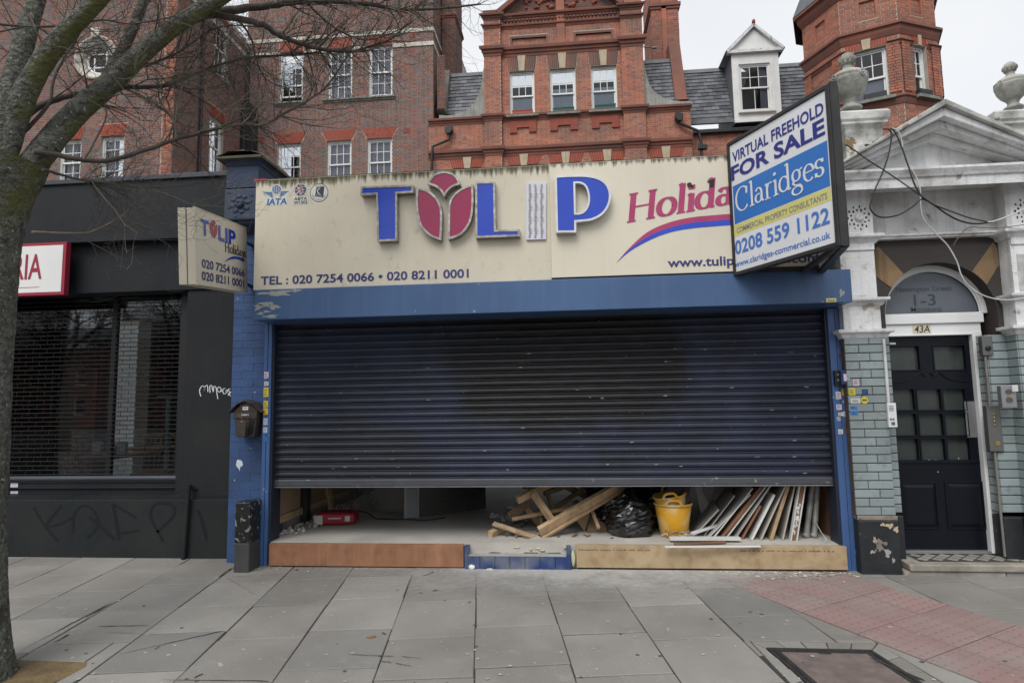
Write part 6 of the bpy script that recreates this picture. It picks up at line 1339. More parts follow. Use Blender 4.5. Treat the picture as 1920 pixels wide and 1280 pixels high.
# ---------------------------------------------------------------- projecting sign
Yn, Yf_ = 4.45, 5.38; nb_, fb_ = A(367, 533, Yn), A(465, 549, Yf_); th_ = nb_.x-A(339, 470, Yn).x+.0; Hs = (A(370, 392, Yn).z-nb_.z+A(467, 432, Yf_).z-fb_.z)/2
pj = thing('projecting_sign', 'cream box sign with tulip logo sticking out from the wall above the letterbox', 'sign', fb_)
fN = Fr(nb_, fb_-nb_); fN.W = (V((0, 0, 1))-fN.U*fN.U.z).normalized(); fN.N = fN.U.cross(fN.W); Ls = (fb_-nb_).length; zsb, zst_ = 0, Hs; xn = nb_.x
for a_, c_, e_ in ((-th_*.5, 0, .012), (-th_, -th_*.5-.006, .006)): MB().box(fN, e_, Ls, 0, Hs, a_, c_).build('box', 'cream_panel_clean', pj, bev=.004)
MB().box(fN, .02, Ls-.01, .01, Hs-.01, -th_*.5-.006, -th_*.5).build('seam', 'near_black', pj)
MB().box(fN, 0, .03, -.004, Hs+.004, -.001, .004).build('edge_trim', 'cream_panel', pj); MB().box(fN, .0, Ls, Hs, Hs+.008, -.012, .003).build('edge_trim', 'cream_panel', pj)
for v_ in (.1, Hs-.1): p_ = fN(Ls, v_, -th_/2); MB().tube([p_, V((p_.x, YPi, p_.z))], .018, 8).build('bracket', 'frame_blue', pj)
def onN(x, y): return onfr(fN, x, y)
zp = lambda zx, zy: onN(zx*480/1280, zy*480/1280)
def ptext(s, c0, c1, cap, m, **k): p0, p1 = onN(*c0), onN(*c1); z_ = (p0[1]+p1[1])/2; text('lettering', s, fN, p0[0], p1[0], z_, z_+cap, m, pj, **k)
zT0, zT1 = zp(1010, 1172)[1], zp(1010, 1095)[1]; hT = zT1-zT0
def sl_(u0, u1, s): text('letter', s, fN, u0, u1, zT0, zT1, 'sign_blue', pj, d=.004, bold=.03)
uT = [onN(x, 430)[0] for x in (376, 391, 393, 407, 409, 420, 422, 426, 428, 441)]
sl_(uT[0], uT[1], 'T'); sl_(uT[4], uT[5], 'L'); sl_(uT[6], uT[7], 'I'); sl_(uT[8], uT[9], 'P')
um, hw_ = (uT[2]+uT[3])/2, (uT[3]-uT[2])/2; b = MB()
for s_ in (-1, 1): b.sheet(fN, smooth_poly([(um+s_*hw_*.95, zT1), (um+s_*hw_*.95, zT1), (um+s_*hw_*.4, zT1-hT*.12), (um+s_*hw_*.1, zT1-hT*.4), (um+s_*hw_*.12, zT0), (um+s_*hw_*.12, zT0), (um+s_*hw_*.7, zT0+hT*.25), (um+s_*hw_, zT0+hT*.6)], 3), .004)
b.sheet(fN, smooth_poly([(um-hw_*.55, zT1+hT*.05), (um, zT1+hT*.22), (um+hw_*.55, zT1+hT*.05), (um+hw_*.3, zT1-hT*.06), (um, zT1-hT*.25), (um-hw_*.3, zT1-hT*.06)], 3), .0043); b.build('tulip', 'tulip_red', pj, fix=False)
p0, p1 = onN(421, 474), onN(461, 480); serif('lettering', 'Holidays', fN, p0[0], p1[0], (p0[1]+p1[1])/2, .05, 'brown_print', pj, d=.004, thick=.26, thin=.12)
sw1 = qb([onN(x, y) for x, y in ((419, 492), (432, 482), (445, 481), (458, 486))]); sw2 = qb([onN(x, y) for x, y in ((419, 492), (433, 486), (446, 486), (457, 491))]); b = MB(); ribbon(b, fN, sw1, sw2, .004); b.build('swoosh', 'sign_blue', pj, fix=False)
ptext('020 7254 0066', (378, 500), (458, 519.5), .069, 'navy_print', d=.004, bold=.015); ptext('020 8211 0001', (378, 523), (457, 539.5), .069, 'navy_print', d=.004, bold=.015)
# ================================================================ painted porch of the flats on the right
YP, YI, YDr = 5.40, 5.53, 5.70
po = thing('entrance_porch', 'peeling white classical porch with pediment and glazed brick piers', 'porch', (A(1760, 1060, YP).x, YP, gz(YP)))
gl0, gl1 = A(1597, 850, YP).x, A(1667, 800, YP).x; xil = A(1677, 770, YI).x; xir = A(1862, 770, YI).x; xr0_ = A(1898, 540, YP).x; xr1_ = xr0_+(gl1-gl0)+.1
zg0, zg1 = A(1645, 966, YP).z, A(1630, 630, YP).z
for q in ((gl0, gl1, YP+.006, YP+.4, zg0, zg1), (gl1+.001, xil, YI+.006, YI+.4, zg0, zg1), (xir, xr0_-.001, YI+.006, YI+.4, zg0, zg1), (xr0_, xr1_, YP+.006, YP+.4, zg0, zg1)): MB().wbox(*q).build('pier_core', 'glaze_joint', po)
gbm = {}; nrow = 21; ch = (zg1-zg0)/nrow
def gbrick(fr, a, c_, z, key):
    pos = fr(a, z, 0); k = (key, round(c_-a, 3))
    if k in gbm: link_copy(gbm[k], po, pos-ORG[po.name])
    else: b = MB(); b.box(fr, a+.0025, c_-.0025, z+.0035, z+ch-.0035, -.02, .006); gbm[k] = b.build('glazed_brick', 'glazed', po, loc=pos, bev=.004, seg=2, fix=True)
fI = FY(YI); fPp = FY(YP); fRet = Fr((xr0_, YI, 0), (0, -1, 0)); fRin = Fr((xir, YDr, 0), (0, -1, 0))
for r in range(nrow):
    z = zg0+r*ch; w_ = gl1-gl0; h1 = w_*.36 if r % 2 else w_*.64
    gbrick(fPp, gl0, gl0+h1, z, 'f'); gbrick(fPp, gl0+h1, gl1, z, 'f')
    gbrick(fI, gl1, xil, z, 'i'); gbrick(fI, xir, xr0_, z, 'i')
    gbrick(fRet, 0, YI-YP, z, 'r'); gbrick(fRin, 0, YDr-YI, z, 'n')
    gbrick(fPp, xr0_, xr0_+(.11 if r % 2 else .21), z, 'f'); gbrick(fPp, xr0_+(.11 if r % 2 else .21), xr1_, z, 'f')
# black plinths
zp_ = zg0
for q in ((gl0+.005, gl1+.012, YP-.02, YP+.4, gz(YP)-.02, zp_-.035), (gl1+.013, xil, YI-.02, YI+.3, gz(YP), zp_-.02), (xir-.01, xr0_-.013, YI-.02, YI+.3, gz(YP), zp_-.03), (xr0_-.012, xr1_, YP-.02, YP+.4, gz(YP)-.02, zp_-.03)): MB().wbox(*q).build('plinth', 'plinth_black', po, bev=.012)
b = MB(); b.wbox(gl0+.005, gl1+.008, YP-.016, YP+.3, zp_-.036, zp_-.001); b.build('plinth_ledge', 'plinth_top', po, bev=.006)
for i, (x, y, w_, h_, m_) in enumerate(((1650, 1021, 19, 20, 'plinth_top'), (1664, 1036, 9, 14, 'dust'), (1640, 1012, 6, 10, 'dust'), (1668, 985, 13, 8, 'stone_cream'), (1655, 983, 8, 5, 'stone_cream'), (1680, 992, 8, 10, 'stone_cream'), (1636, 1034, 8, 5, 'dust'), (1675, 1050, 5, 8, 'dust'))):
    p = A(x, y, YP-.02); chips('bare_patch', FY(YP-.02), p.x, p.z, w_*YP/FPX, h_*YP/FPX, 0, m_, po, d=.0025+.0003*(i % 3), seed=90+i, am=.8)
# white pilasters above the glazing
def ring_mould(x0, x1, zt, h_, pj, Y, m='white_old', left=True, right=True):
    f_ = FY(Y); pf = [(-.05, zt-h_), (.004, zt-h_), (pj*.3, zt-h_*.75), (pj*.45, zt-h_*.5), (pj*.9, zt-h_*.42), (pj, zt-h_*.3), (pj, zt-h_*.02), (-.05, zt)]
    b = MB(); b.profile(f_, pf, x0, x1, 1 if left else 0, 1 if right else 0)
    if left: b.profile(Fr((x0, Y+.16, 0), (0, -1, 0)), pf, 0, .16, 0, 1)
    if right: b.profile(Fr((x1, Y, 0), (0, 1, 0)), pf, 0, .16, 1, 0)
    b.build('moulding', m, po)
zA, zB_, zC_, zD = A(1630, 617, YP-.04).z, A(1630, 573, YP).z, A(1630, 557, YP-.04).z, A(1620, 443, YP).z
pxr = A(1645, 505, YP).x
for x0_, x1_ in ((gl0+.01, pxr), (xr0_+.01, xr1_)):
    b = MB(); b.wbox(x0_, x1_, YP+.0, YP+.3, zg1, zB_+.02); b.wbox(x0_+.01, x1_-.012, YP+.006, YP+.3, zB_+.02, zD+.05); b.build('pilaster', 'white_old', po, bev=.003)
    ring_mould(x0_-.015, x1_+.03, zA+.004, zA-zg1+.02, .05, YP); ring_mould(x0_, x1_+.012, zC_, zC_-zB_, .05, YP)
    ring_mould(x0_, x1_-.0, zD+.012, .075, .055, YP)
    b = MB(); b.box(FY(YP+.006), x0_+.05, x1_-.1, zC_+.02, zC_+.33, -.002, .005); b.build('pilaster_panel', 'white_filthy' if x0_ > 3 else 'white_old', po, bev=.003)
    b = MB(); b.box(FY(YP), x0_+.012, x1_-.012, zD-.12, zD-.055, -.002, .006); b.build('necking', 'white_old', po, bev=.002)
# frieze with rosettes, architrave
zE, zF, zG_ = A(1700, 434, YP).z, A(1700, 372, YP).z, A(1700, 352, YP).z
fxa, fxb = gl0-.02, xr1_+.02
b = MB(); b.wbox(fxa, fxb, YP+.13, YP+.5, zD+.02, zG_+.1); b.build('frieze', 'white_old', po)
b = MB(); b.wbox(pxr-.01, xr0_+.02, YP+.09, YP+.3, zD-.01, zE-.005); b.wbox(pxr-.02, xr0_+.03, YP+.075, YP+.2, zE-.018, zE); b.build('architrave', 'white_old', po, bev=.004)
random.seed(12); axr = (V((1, 0, 0)), V((0, 0, 1)), V((0, -1, 0)))
for x0_, x1_ in ((gl0+.005, pxr-.01), (xr0_+.0, xr1_)):
    b = MB(); b.wbox(x0_, x1_, YP-.01, YP+.3, zD+.012, zG_+.02); b.build('frieze_block', 'white_old', po, bev=.004)
    cx = x1_-.115 if x0_ < 3 else x0_+.16; cz = (zE+zF)/2-.01; f_ = FY(YP-.01); b = MB()
    b.lathe((cx, YP-.01, cz), [(.036, 0), (.034, .012), (.024, .026), (.013, .03), (.01, .022), (0, .02)], 18, axr); b.build('rosette', 'white_old', po)
    b = MB()
    for i in range(44):                      # pierced leaf carving: dark slots
        a = i*2*pi/22; rr = .06+.028*(i % 2)+random.uniform(-.004, .004); u, v = cx+cos(a)*rr, cz+sin(a)*rr*1.15
        b.blob((u, YP-.0105, v), (.005+.004*random.random(), .002, .006+.007*random.random()), 6, 4, .5)
    b.build('carved_slots', 'near_black', po, kind='stuff')
# cornice and pediment
YCo = 5.16; zc0, zc1_, zc2 = A(1760, 345, YCo).z, A(1760, 327, YCo).z, A(1760, 311, YCo).z
apx = A(1772, 185.5, YCo); lend = A(1584, 299, YCo); slope = (apx.z-lend.z)/(apx.x-lend.x); hwid = max(apx.x-(gl0-.16), xr1_+.16-apx.x); hwid = apx.x-(gl0-.14)
f_ = FY(YP); pj = YP-YCo
pf = [(-.1, zG_), (.01, zG_), (.02, zG_+.02), (.05, zG_+.03), (.06, zG_+.045), (pj-.05, zc0), (pj-.045, zc1_-.005), (pj-.03, zc1_), (pj-.02, zc1_+.02), (pj, zc2-.02), (pj, zc2), (-.1, zc2+.015)]
b = MB(); b.profile(f_, pf, gl0, xr1_, 1, 1); b.profile(Fr((gl0, YP+.5, 0), (0, -1, 0)), pf, 0, .5, 0, 1); b.build('cornice', 'white_old', po)
xL, xR = apx.x-hwid, apx.x+hwid; ang = math.atan(slope)
for s_ in (-1, 1):
    e_ = V((apx.x+s_*hwid, 0, apx.z-hwid*slope)); d_ = V((-s_*cos(ang), 0, sin(ang))); nrm = V((s_*sin(ang), 0, cos(ang))); Lr = hwid/cos(ang)
    # raking cornice built in steps: top slab, cyma, corona
    for (t0_, t1_, y0_, m_, nm) in ((-.045, .0, YCo-.01, 'white_filthy', 'raking_top'), (-.115, -.047, YCo+.03, 'white_old', 'raking_cyma'), (-.17, -.117, YCo+.1, 'white_old', 'raking_corona'), (-.215, -.172, YCo+.2, 'white_old', 'raking_bed')):
        b = MB(); a0 = V((e_.x, 0, e_.z)); pts = []
        for (q, tt) in ((0, t0_), (Lr, t0_), (Lr, t1_), (0, t1_)):
            p = a0+d_*q+nrm*tt
            if q: p = V((apx.x, 0, apx.z+tt/cos(ang)))
            pts.append((p.x, p.z))
        pts = [(u, max(v, zc2+.004)) for u, v in pts]
        b.prism(FY(y0_), pts, -(YP+.45-y0_) if nm == 'raking_top' else -.4, 0); b.build(nm, m_, po, bev=.008)
b = MB(); b.prism(FY(YP+.06), [(xL+.2, zc2+.0), (xR-.2, zc2+.0), (apx.x, apx.z-.2)], -.3, 0); b.build('tympanum', 'white_old', po)
b = MB(); random.seed(9)                      # moss and flaking along the rake
for i in range(60):
    t = random.random(); s_ = random.choice((-1, 1)); x = apx.x+s_*hwid*t; z = apx.z-hwid*slope*t; b.blob((x, YCo+random.uniform(.0, .4), z+.004), (random.uniform(.01, .035), .02, .008), 6, 4, .7)
b.build('moss', 'mossy', po, kind='stuff')
# body of the house behind the porch
b = MB(); b.wbox(gl0+.02, xr1_, YP+.42, 8.5, zD-.1, zc2); b.wbox(gl0+.02, gl0+.1, YP+.42, 8.5, 0, zD); b.build('house_wall', 'white_old', po)
# parapet blocks for the urns
for (x0_, x1_, y0_, y1_, Yb) in ((1580, 1668, 207, 262, 5.62), (1868, 1990, 205, 258, 5.62)):
    q = R(x0_, y0_, x1_, y1_, Yb); b = MB(); b.wbox(q[0]+.03, q[1]-.05, Yb+.03, Yb+.4, q[2]-.4, q[3]-.04)
    pf = [(-.05, q[3]-.16), (.0, q[3]-.16), (.01, q[3]-.14), (.035, q[3]-.12), (.035, q[3]-.1), (.05, q[3]-.08), (.055, q[3]-.02), (.04, q[3]), (-.05, q[3]+.01)]
    b.profile(FY(Yb+.03), pf, q[0]+.03, q[1]-.05, 1, 1); b.profile(Fr((q[0]+.03, Yb+.4, 0), (0, -1, 0)), pf, 0, .37, 0, 1); b.profile(Fr((q[1]-.05, Yb+.03, 0), (0, 1, 0)), pf, 0, .37, 1, 0); b.wbox(q[0]+.05, q[1]-.07, Yb+.05, Yb+.4, q[3]-.05, q[3]+.008); b.build('parapet_block', 'white_filthy', po)
    if x0_ < 1700: p = A(1593, 268, Yb+.03); chips('bare_patch', FY(Yb+.03), p.x, p.z, .1, .09, 0, 'arch_cream', po, d=.003, seed=70)
def urn(label, px, ytop, ybot, Yu):
    top, bot = A(px, ytop, Yu), A(px, ybot, Yu); H = top.z-bot.z; c_ = (bot.x, Yu, bot.z); k = H
    t = thing('urn_finial', label, 'urn', c_, 'urns on the porch parapet')
    b = MB(); b.lathe(c_, [(0, 0), (.16*k, 0), (.17*k, .04*k), (.11*k, .08*k), (.09*k, .13*k), (.12*k, .19*k), (.13*k, .2*k)], 24); b.build('foot', 'urn_stone', t)
    b = MB(); b.lathe(c_, [(.13*k, .2*k), (.2*k, .27*k), (.25*k, .36*k), (.275*k, .45*k), (.285*k, .475*k), (.285*k, .5*k), (.27*k, .51*k), (.285*k, .53*k), (.285*k, .56*k), (.265*k, .575*k), (.22*k, .62*k), (.13*k, .67*k), (.085*k, .7*k)], 28); b.build('bowl', 'urn_stone', t)
    b = MB(); b.lathe(c_, [(.085*k, .7*k), (.07*k, .74*k), (.075*k, .78*k), (.105*k, .79*k), (.1*k, .81*k), (.125*k, .85*k), (.115*k, .9*k), (.07*k, .96*k), (.0, 1.0*k)], 20); b.build('bud', 'urn_stone', t)
    b = MB()
    for i in range(10):
        a = i*2*pi/10; b.blob((c_[0]+cos(a)*.108*k, c_[1]+sin(a)*.108*k, c_[2]+.86*k), (.025*k, .025*k, .05*k), 6, 5)
    b.build('bud_leaves', 'urn_stone', t)
    for i in range(4):
        a = -pi/2+.35+i*pi/2; p = V((c_[0]+cos(a)*.285*k, c_[1]+sin(a)*.285*k, c_[2]+.515*k)); X = V((-sin(a), cos(a), 0)); b = MB(); b.lathe(p, [(.055*k, -.02*k), (.055*k, .012*k), (.04*k, .015*k), (.035*k, .0), (.018*k, .0), (.018*k, .02*k), (0, .025*k)], 14, (X, V((0, 0, 1)), V((cos(a), sin(a), 0)))); b.build('boss', 'urn_stone', t)
urn('weathered stone urn on the porch, partly behind the for-sale board', 1595, 98, 209, 5.85); urn('weathered stone urn at the right edge above the pediment', 1901, 115, 206, 5.85)
# arch: spandrel with opening, voussoirs, soffit
acx = (A(1761, 589, YI).x+A(1751, 595, YDr).x)/2; RA = .455; zsp = A(1761, 589, YI).z; spx0, spx1 = pxr-.03, xr0_+.02; K = 40
b = MB(); arcp = [(acx+RA*cos(pi-pi*i/K), zsp+RA*sin(pi-pi*i/K)) for i in range(K+1)]
topz = zD+.03
fsp = FY(YI+.02)
pts = arcp; vs = [fsp(u, v) for u, v in pts]; outer = []
for u, v in pts:
    a = math.atan2(v-zsp, u-acx); t = 9e9
    if cos(a) < -1e-6: t = min(t, (spx0-acx)/cos(a))
    if cos(a) > 1e-6: t = min(t, (spx1-acx)/cos(a))
    if sin(a) > 1e-6: t = min(t, (topz-zsp)/sin(a))
    outer.append(fsp(acx+t*cos(a), zsp+t*sin(a)))
n_ = len(vs); b.add(vs+outer, [(i, i+1, n_+i+1, n_+i) for i in range(n_-1)])
for (a_, c_) in ((spx0, acx-RA), (acx+RA, spx1)): b.add([fsp(a_, zg1-.02), fsp(c_, zg1-.02), fsp(c_, zsp), fsp(a_, zsp)], [(0, 1, 2, 3)])
for cr_ in ((spx0, topz), (spx1, topz)):
    a = math.atan2(cr_[1]-zsp, cr_[0]-acx); i = min(range(n_), key=lambda q: abs(math.atan2(pts[q][1]-zsp, pts[q][0]-acx)-a)); b.add([outer[max(i-1, 0)], fsp(*cr_), outer[min(i+1, n_-1)]], [(0, 1, 2)])
b.build('spandrel', 'arch_dark', po)
NV = 17
for i in range(NV):
    a0, a1 = pi*i/NV+.008, pi*(i+1)/NV-.008; cream = i in (3, 4, 12, 13); ro = .32 if cream else .25
    if i not in (3, 12): continue
    if cream: a1 = pi*(i+2)/NV-.008
    b = MB(); kk = 3; pl_ = [(acx+(RA+.003)*cos(lerp(a0, a1, q/kk)), zsp+(RA+.003)*sin(lerp(a0, a1, q/kk))) for q in range(kk+1)]+[(acx+(RA+ro)*cos(lerp(a1, a0, q/kk)), zsp+(RA+ro)*sin(lerp(a1, a0, q/kk))) for q in range(kk+1)]
    pl_ = [(min(max(u, spx0+.01), spx1-.01), min(v, topz-.01)) for u, v in pl_]; b.prism(FY(YI+.02), pl_, -.01, .006 if cream else .004); b.build('voussoir', 'arch_cream' if cream else 'arch_dark', po, fix=False)
b = MB(); b.add([fsp(u, v, 0) for u, v in arcp]+[V((u, YDr+.1, v)) for u, v in arcp], [(i, n_+i, n_+i+1, i+1) for i in range(n_-1)]); 
for x_ in (acx-RA, acx+RA): b.add([(x_, YI+.02, zg1-.05), (x_, YDr+.1, zg1-.05), (x_, YDr+.1, zsp), (x_, YI+.02, zsp)], [(0, 1, 2, 3)])
b.build('arch_soffit', 'arch_dark', po)
# stickers on the glazed pier, cable trunking
for i, (x, y, w_, h_, m_) in enumerate(((1605, 717, 10, 11, 'lilac_sticker'), (1597.5, 734, 11, 12, 'yellow_sticker'), (1622, 735, 10, 10, 'dark_sticker'), (1604, 751, 16, 9, 'white_sticker'), (1601, 764, 12, 6, 'blue_sticker'), (1602, 774, 13, 8, 'blue_sticker'))):
    p = A(x, y, YP-.008); q = YP/FPX; b = MB(); b.box(FY(YP-.0065), p.x-w_*q/2, p.x+w_*q/2, p.z-h_*q/2, p.z+h_*q/2, 0, .0015); o = b.build('sticker', m_, po)
    b = MB(); [b.box(FY(YP-.0065), p.x-w_*q*.36, p.x+w_*q*random.uniform(.1, .36), p.z+h_*q*(k*.22-.28), p.z+h_*q*(k*.22-.2), .001, .0022) for k in range(3)]; b.build('print', 'ink' if m_ != 'dark_sticker' else 'blue_sticker', o)
p = A(1621, 750, YP-.008); b = MB(); disc(b, FY(YP-.0065), p.x, p.z, .03, .0016); o = b.build('sticker', 'yellow_sticker', po, fix=False); MB().box(FY(YP-.0065), p.x-.02, p.x+.018, p.z-.005, p.z+.006, .001, .0026).build('print', 'ink', o)
p0, p1 = A(1656, 635, YP-.012), A(1666, 755, YP-.012); xt = (p0.x+p1.x)/2
wi = thing('wall_intercom', 'slim white entry phone with a buzzer strip and white trunking left of the door', 'intercom', A(1671, 800, YP-.03))
MB().wbox(xt-.011, xt+.011, YP-.022, YP-.006, p1.z, p0.z).build('trunking', 'cable_white', wi, bev=.003)
q = R(1664, 755, 1678, 801, YP-.03); xq0, xq1 = xt-.02, xt+.048; MB().wbox(xq0, xq1, YP-.035, YP-.006, q[2], q[3]).build('body', 'sale_white', wi, bev=.004)
b = MB(); [b.box(FY(YP-.035), xq0+.01, xq1-.02, q[3]-.03-k*.012, q[3]-.025-k*.012, 0, .001) for k in range(4)]; b.build('speaker_slots', 'ink', wi); b = MB(); [b.box(FY(YP-.035), xq0+.012+k*.02, xq0+.026+k*.02, q[2]+.06, q[2]+.075, 0, .003) for k in range(2)]; [b.box(FY(YP-.035), xq0+.02, xq1-.02, q[2]+.02, q[2]+.045, 0, .003)]; b.build('buttons', 'grey_metal', wi)
# ---------------------------------------------------------------- front door
fd_ = FY(YDr); x0d, x1d = A(1681, 830, YDr).x-.06, A(1834, 830, YDr).x; zd0, zd1 = A(1770, 1030, YDr).z, A(1740, 630, YDr).z
fdm = thing('front_door', 'navy panelled front door with wired panes and white arched frame numbered 43A', 'door', ((x0d+x1d)/2, YDr, zd0))
zu = lambda zx, zy: onfr(fd_, 1540+zx/2.782, 640+zy/2.782)
def dbox(ps): a = [zu(*p) for p in ps]; return min(q[0] for q in a), max(q[0] for q in a), min(q[1] for q in a), max(q[1] for q in a)
def drect(l, t, r, bt): a, c_ = zu((l), (t+bt)/2), zu(r, (t+bt)/2); m1, m2 = zu((l+r)/2, t), zu((l+r)/2, bt); return a[0], c_[0], m2[1], m1[1]
dp = [drect(358, 27, 510, 148), drect(588, 24, 750, 146)]
cols_p = [(385, 494), (512, 634), (648, 762)]; rows_p = [(250, 356), (378, 488), (508, 617)]
dp9 = [drect(c[0]+(k-1)*10, r[0], c[1]+(k-1)*10, r[1]) for k, r in enumerate(rows_p) for c in cols_p]
xs_c = [(sum(dp9[k*3+i][0] for k in range(3))/3, sum(dp9[k*3+i][1] for k in range(3))/3) for i in range(3)]
dp9 = [(xs_c[i % 3][0], xs_c[i % 3][1], r[2], r[3]) for i, r in enumerate(dp9)]
mb = MB(); wallslab(mb, fd_, x0d, x1d, zd0+.004, zd1, dp+dp9, th=.04); lf = mb.build('leaf', 'door_navy', fdm, fix=False)
for p in dp+dp9:
    MB().box(fd_, p[0], p[1], p[2], p[3], -.034, -.03).build('pane', 'wired_glass', fdm)
    b = MB(); q = .012
    for a in ((p[0]-q, p[0], p[2]-q, p[3]+q), (p[1], p[1]+q, p[2]-q, p[3]+q), (p[0], p[1], p[2]-q, p[2]), (p[0], p[1], p[3], p[3]+q)): b.box(fd_, *a, 0, .006)
    b.build('bead', 'door_navy', fdm, bev=.002)
    b = MB(); u = p[0]+.012
    while u < p[1]: b.box(fd_, u-.0005, u+.0005, p[2], p[3], -.0295, -.0285); u += .0125
    v = p[2]+.012
    while v < p[3]: b.box(fd_, p[0], p[1], v-.0005, v+.0005, -.0288, -.0278); v += .0125
    b.build('wire_mesh', 'wire', fdm, fix=False, kind='stuff')
for p in (drect(424, 742, 600, 968), drect(660, 738, 842, 968)):
    b = MB(); b.box(fd_, p[0], p[1], p[2], p[3], .0, .012, .03); b.build('raised_panel', 'door_navy', fdm, bev=.003)
    b = MB(); q = .016
    for a in ((p[0]-q, p[0], p[2]-q, p[3]+q), (p[1], p[1]+q, p[2]-q, p[3]+q), (p[0], p[1], p[2]-q, p[2]), (p[0], p[1], p[3], p[3]+q)): b.box(fd_, *a, 0, .008)
    b.build('panel_moulding', 'door_navy', fdm, bev=.003)
b = MB(); cv = qb([zu(*p) for p in ((370, 218), (440, 208), (500, 172), (520, 165), (538, 182), (555, 166), (570, 165), (585, 182), (602, 165), (620, 165), (650, 190), (700, 205), (765, 210))], 5); b.tube([fd_(u, v, .004) for u, v in cv], .004, 6); b.build('carved_swag', 'door_navy', fdm)
q = drect(380, 622, 812, 634); b = MB(); b.box(fd_, x0d+.01, x1d-.004, q[2], q[3], 0, .012); b.build('weather_bar', 'door_navy', fdm, bev=.003)
p = drect(752, 312, 806, 500); b = MB(); b.box(fd_, p[0], x1d+.02, p[2], p[3], .001, .006); b.build('lock_guard', 'steel_plate', fdm, bev=.002)
p = drect(349, 6, 387, 16); b = MB(); b.box(fd_, p[0]+.01, p[1], p[2], p[3], .0, .004); b.build('closer_plate', 'cable_white', fdm)
b = MB(); random.seed(6); [disc(b, fd_, x0d+.1+random.random()*(x1d-x0d-.15), zd0+.6+random.random()*.2, .004, .0015, 8) for _ in range(5)]; b.build('paint_specks', 'sale_white', fdm, fix=False)
b = MB(); b.wbox(x0d, x1d, YDr-.05, YDr+.03, zd0-.025, zd0); b.build('threshold', 'steel_plate', fdm, bev=.003)
xf1 = A(1854, 820, YDr).x; zt0_ = zd1
b = MB(); b.box(fd_, x1d+.004, xf1, zd0-.02, zt0_+.03, -.05, .035); b.box(fd_, x1d+.002, x1d+.03, zd0-.02, zt0_, -.05, .05); b.build('frame_post', 'door_white', fdm, bev=.005)
b = MB(); b.box(fd_, x0d-.05, x0d-.002, zd0-.02, zt0_+.03, -.05, .03); b.build('frame_post', 'door_white', fdm, bev=.005)
ztr1 = A(1745, 607, YDr-.03).z; ztr2 = A(1745, 589.5, YDr-.05).z
b = MB(); b.box(fd_, x0d-.05, xf1, zt0_+.002, ztr1, -.05, .03); b.box(fd_, x0d-.05, x1d+.02, zt0_-.0, zt0_+.015, .0, .045); b.build('head_rail', 'door_white', fdm, bev=.004)
b = MB(); b.box(fd_, x0d-.05, xf1+.02, ztr1+.001, ztr2, -.05, .05); b.build('transom', 'door_white', fdm, bev=.006)
fcx = acx; RO_, RI_ = RA-.004, RA-.05
b = MB(); fx = [(fcx+RO_*cos(pi*i/K), ztr2+.004+RO_*sin(pi*i/K)*.97) for i in range(K+1)]; fi = [(fcx+RI_*cos(pi*i/K), ztr2+.004+RI_*sin(pi*i/K)*.97) for i in range(K+1)]; n_ = K+1
for (dd, pa, pb__) in ((.03, fx, fi),): b.add([fd_(u, v, dd) for u, v in pa]+[fd_(u, v, dd) for u, v in pb__], [(i, i+1, n_+i+1, n_+i) for i in range(K)])
for pa, d0_, d1_ in ((fi, .03, -.03), (fx, .03, -.03)): b.add([fd_(u, v, d0_) for u, v in pa]+[fd_(u, v, d1_) for u, v in pa], [(i, i+1, n_+i+1, n_+i) for i in range(K)])
b.build('fanlight_frame', 'door_white', fdm)
b = MB(); b.tube([fd_(fcx+(RI_-.008)*cos(pi*i/K), ztr2+.006+(RI_-.008)*sin(pi*i/K)*.97, .02) for i in range(K+1)], .008, 6); b.tube([fd_(fcx-RI_, ztr2+.008, .02), fd_(fcx+RI_, ztr2+.008, .02)], .008, 6); b.build('fanlight_bead', 'door_white', fdm)
b = MB(); b.add([fd_(fcx, ztr2, -.0)]+[fd_(fcx+RI_*1.01*cos(pi*i/K), ztr2+RI_*sin(pi*i/K)*.98, -.0) for i in range(K+1)], [(0, i+1, i+2) for i in range(K)]); fan = b.build('fanlight_pane', 'frosted', fdm)
for s, c0, c1, cap in (('Newington Green', (1680, 546), (1784, 546), 9), ('1-3', (1714, 573), (1755, 572), 20), ('Mansions', (1708, 584.5), (1765, 584), 9)):
    p0, p1 = A(*c0, YDr), A(*c1, YDr); text('lettering', s, fd_, p0.x, p1.x, (p0.z+p1.z)/2, (p0.z+p1.z)/2+cap*YDr/FPX, 'frost_print', fan, d=.0015, bold=.005)
q = R(1711, 609, 1745, 625, YDr-.03); b = MB(); b.box(fd_, q[0], q[1], q[2], q[3], .03, .033); np_ = b.build('number_plate', 'plate_cream', fdm); text('lettering', '43A', fd_, q[0]+.012, q[1]-.01, q[2]+.009, q[3]-.006, 'ink', np_, d=.0345, bold=.012, shear=.2)
b = MB(); b.wbox(x0d-.3, xf1+.4, YDr+1.6, YDr+1.65, 0, 2.6); b.wbox(x0d-.3, xf1+.4, YDr+.12, YDr+1.6, 0, zd0-.03); b.build('hall', 'shop_dark', fdm)
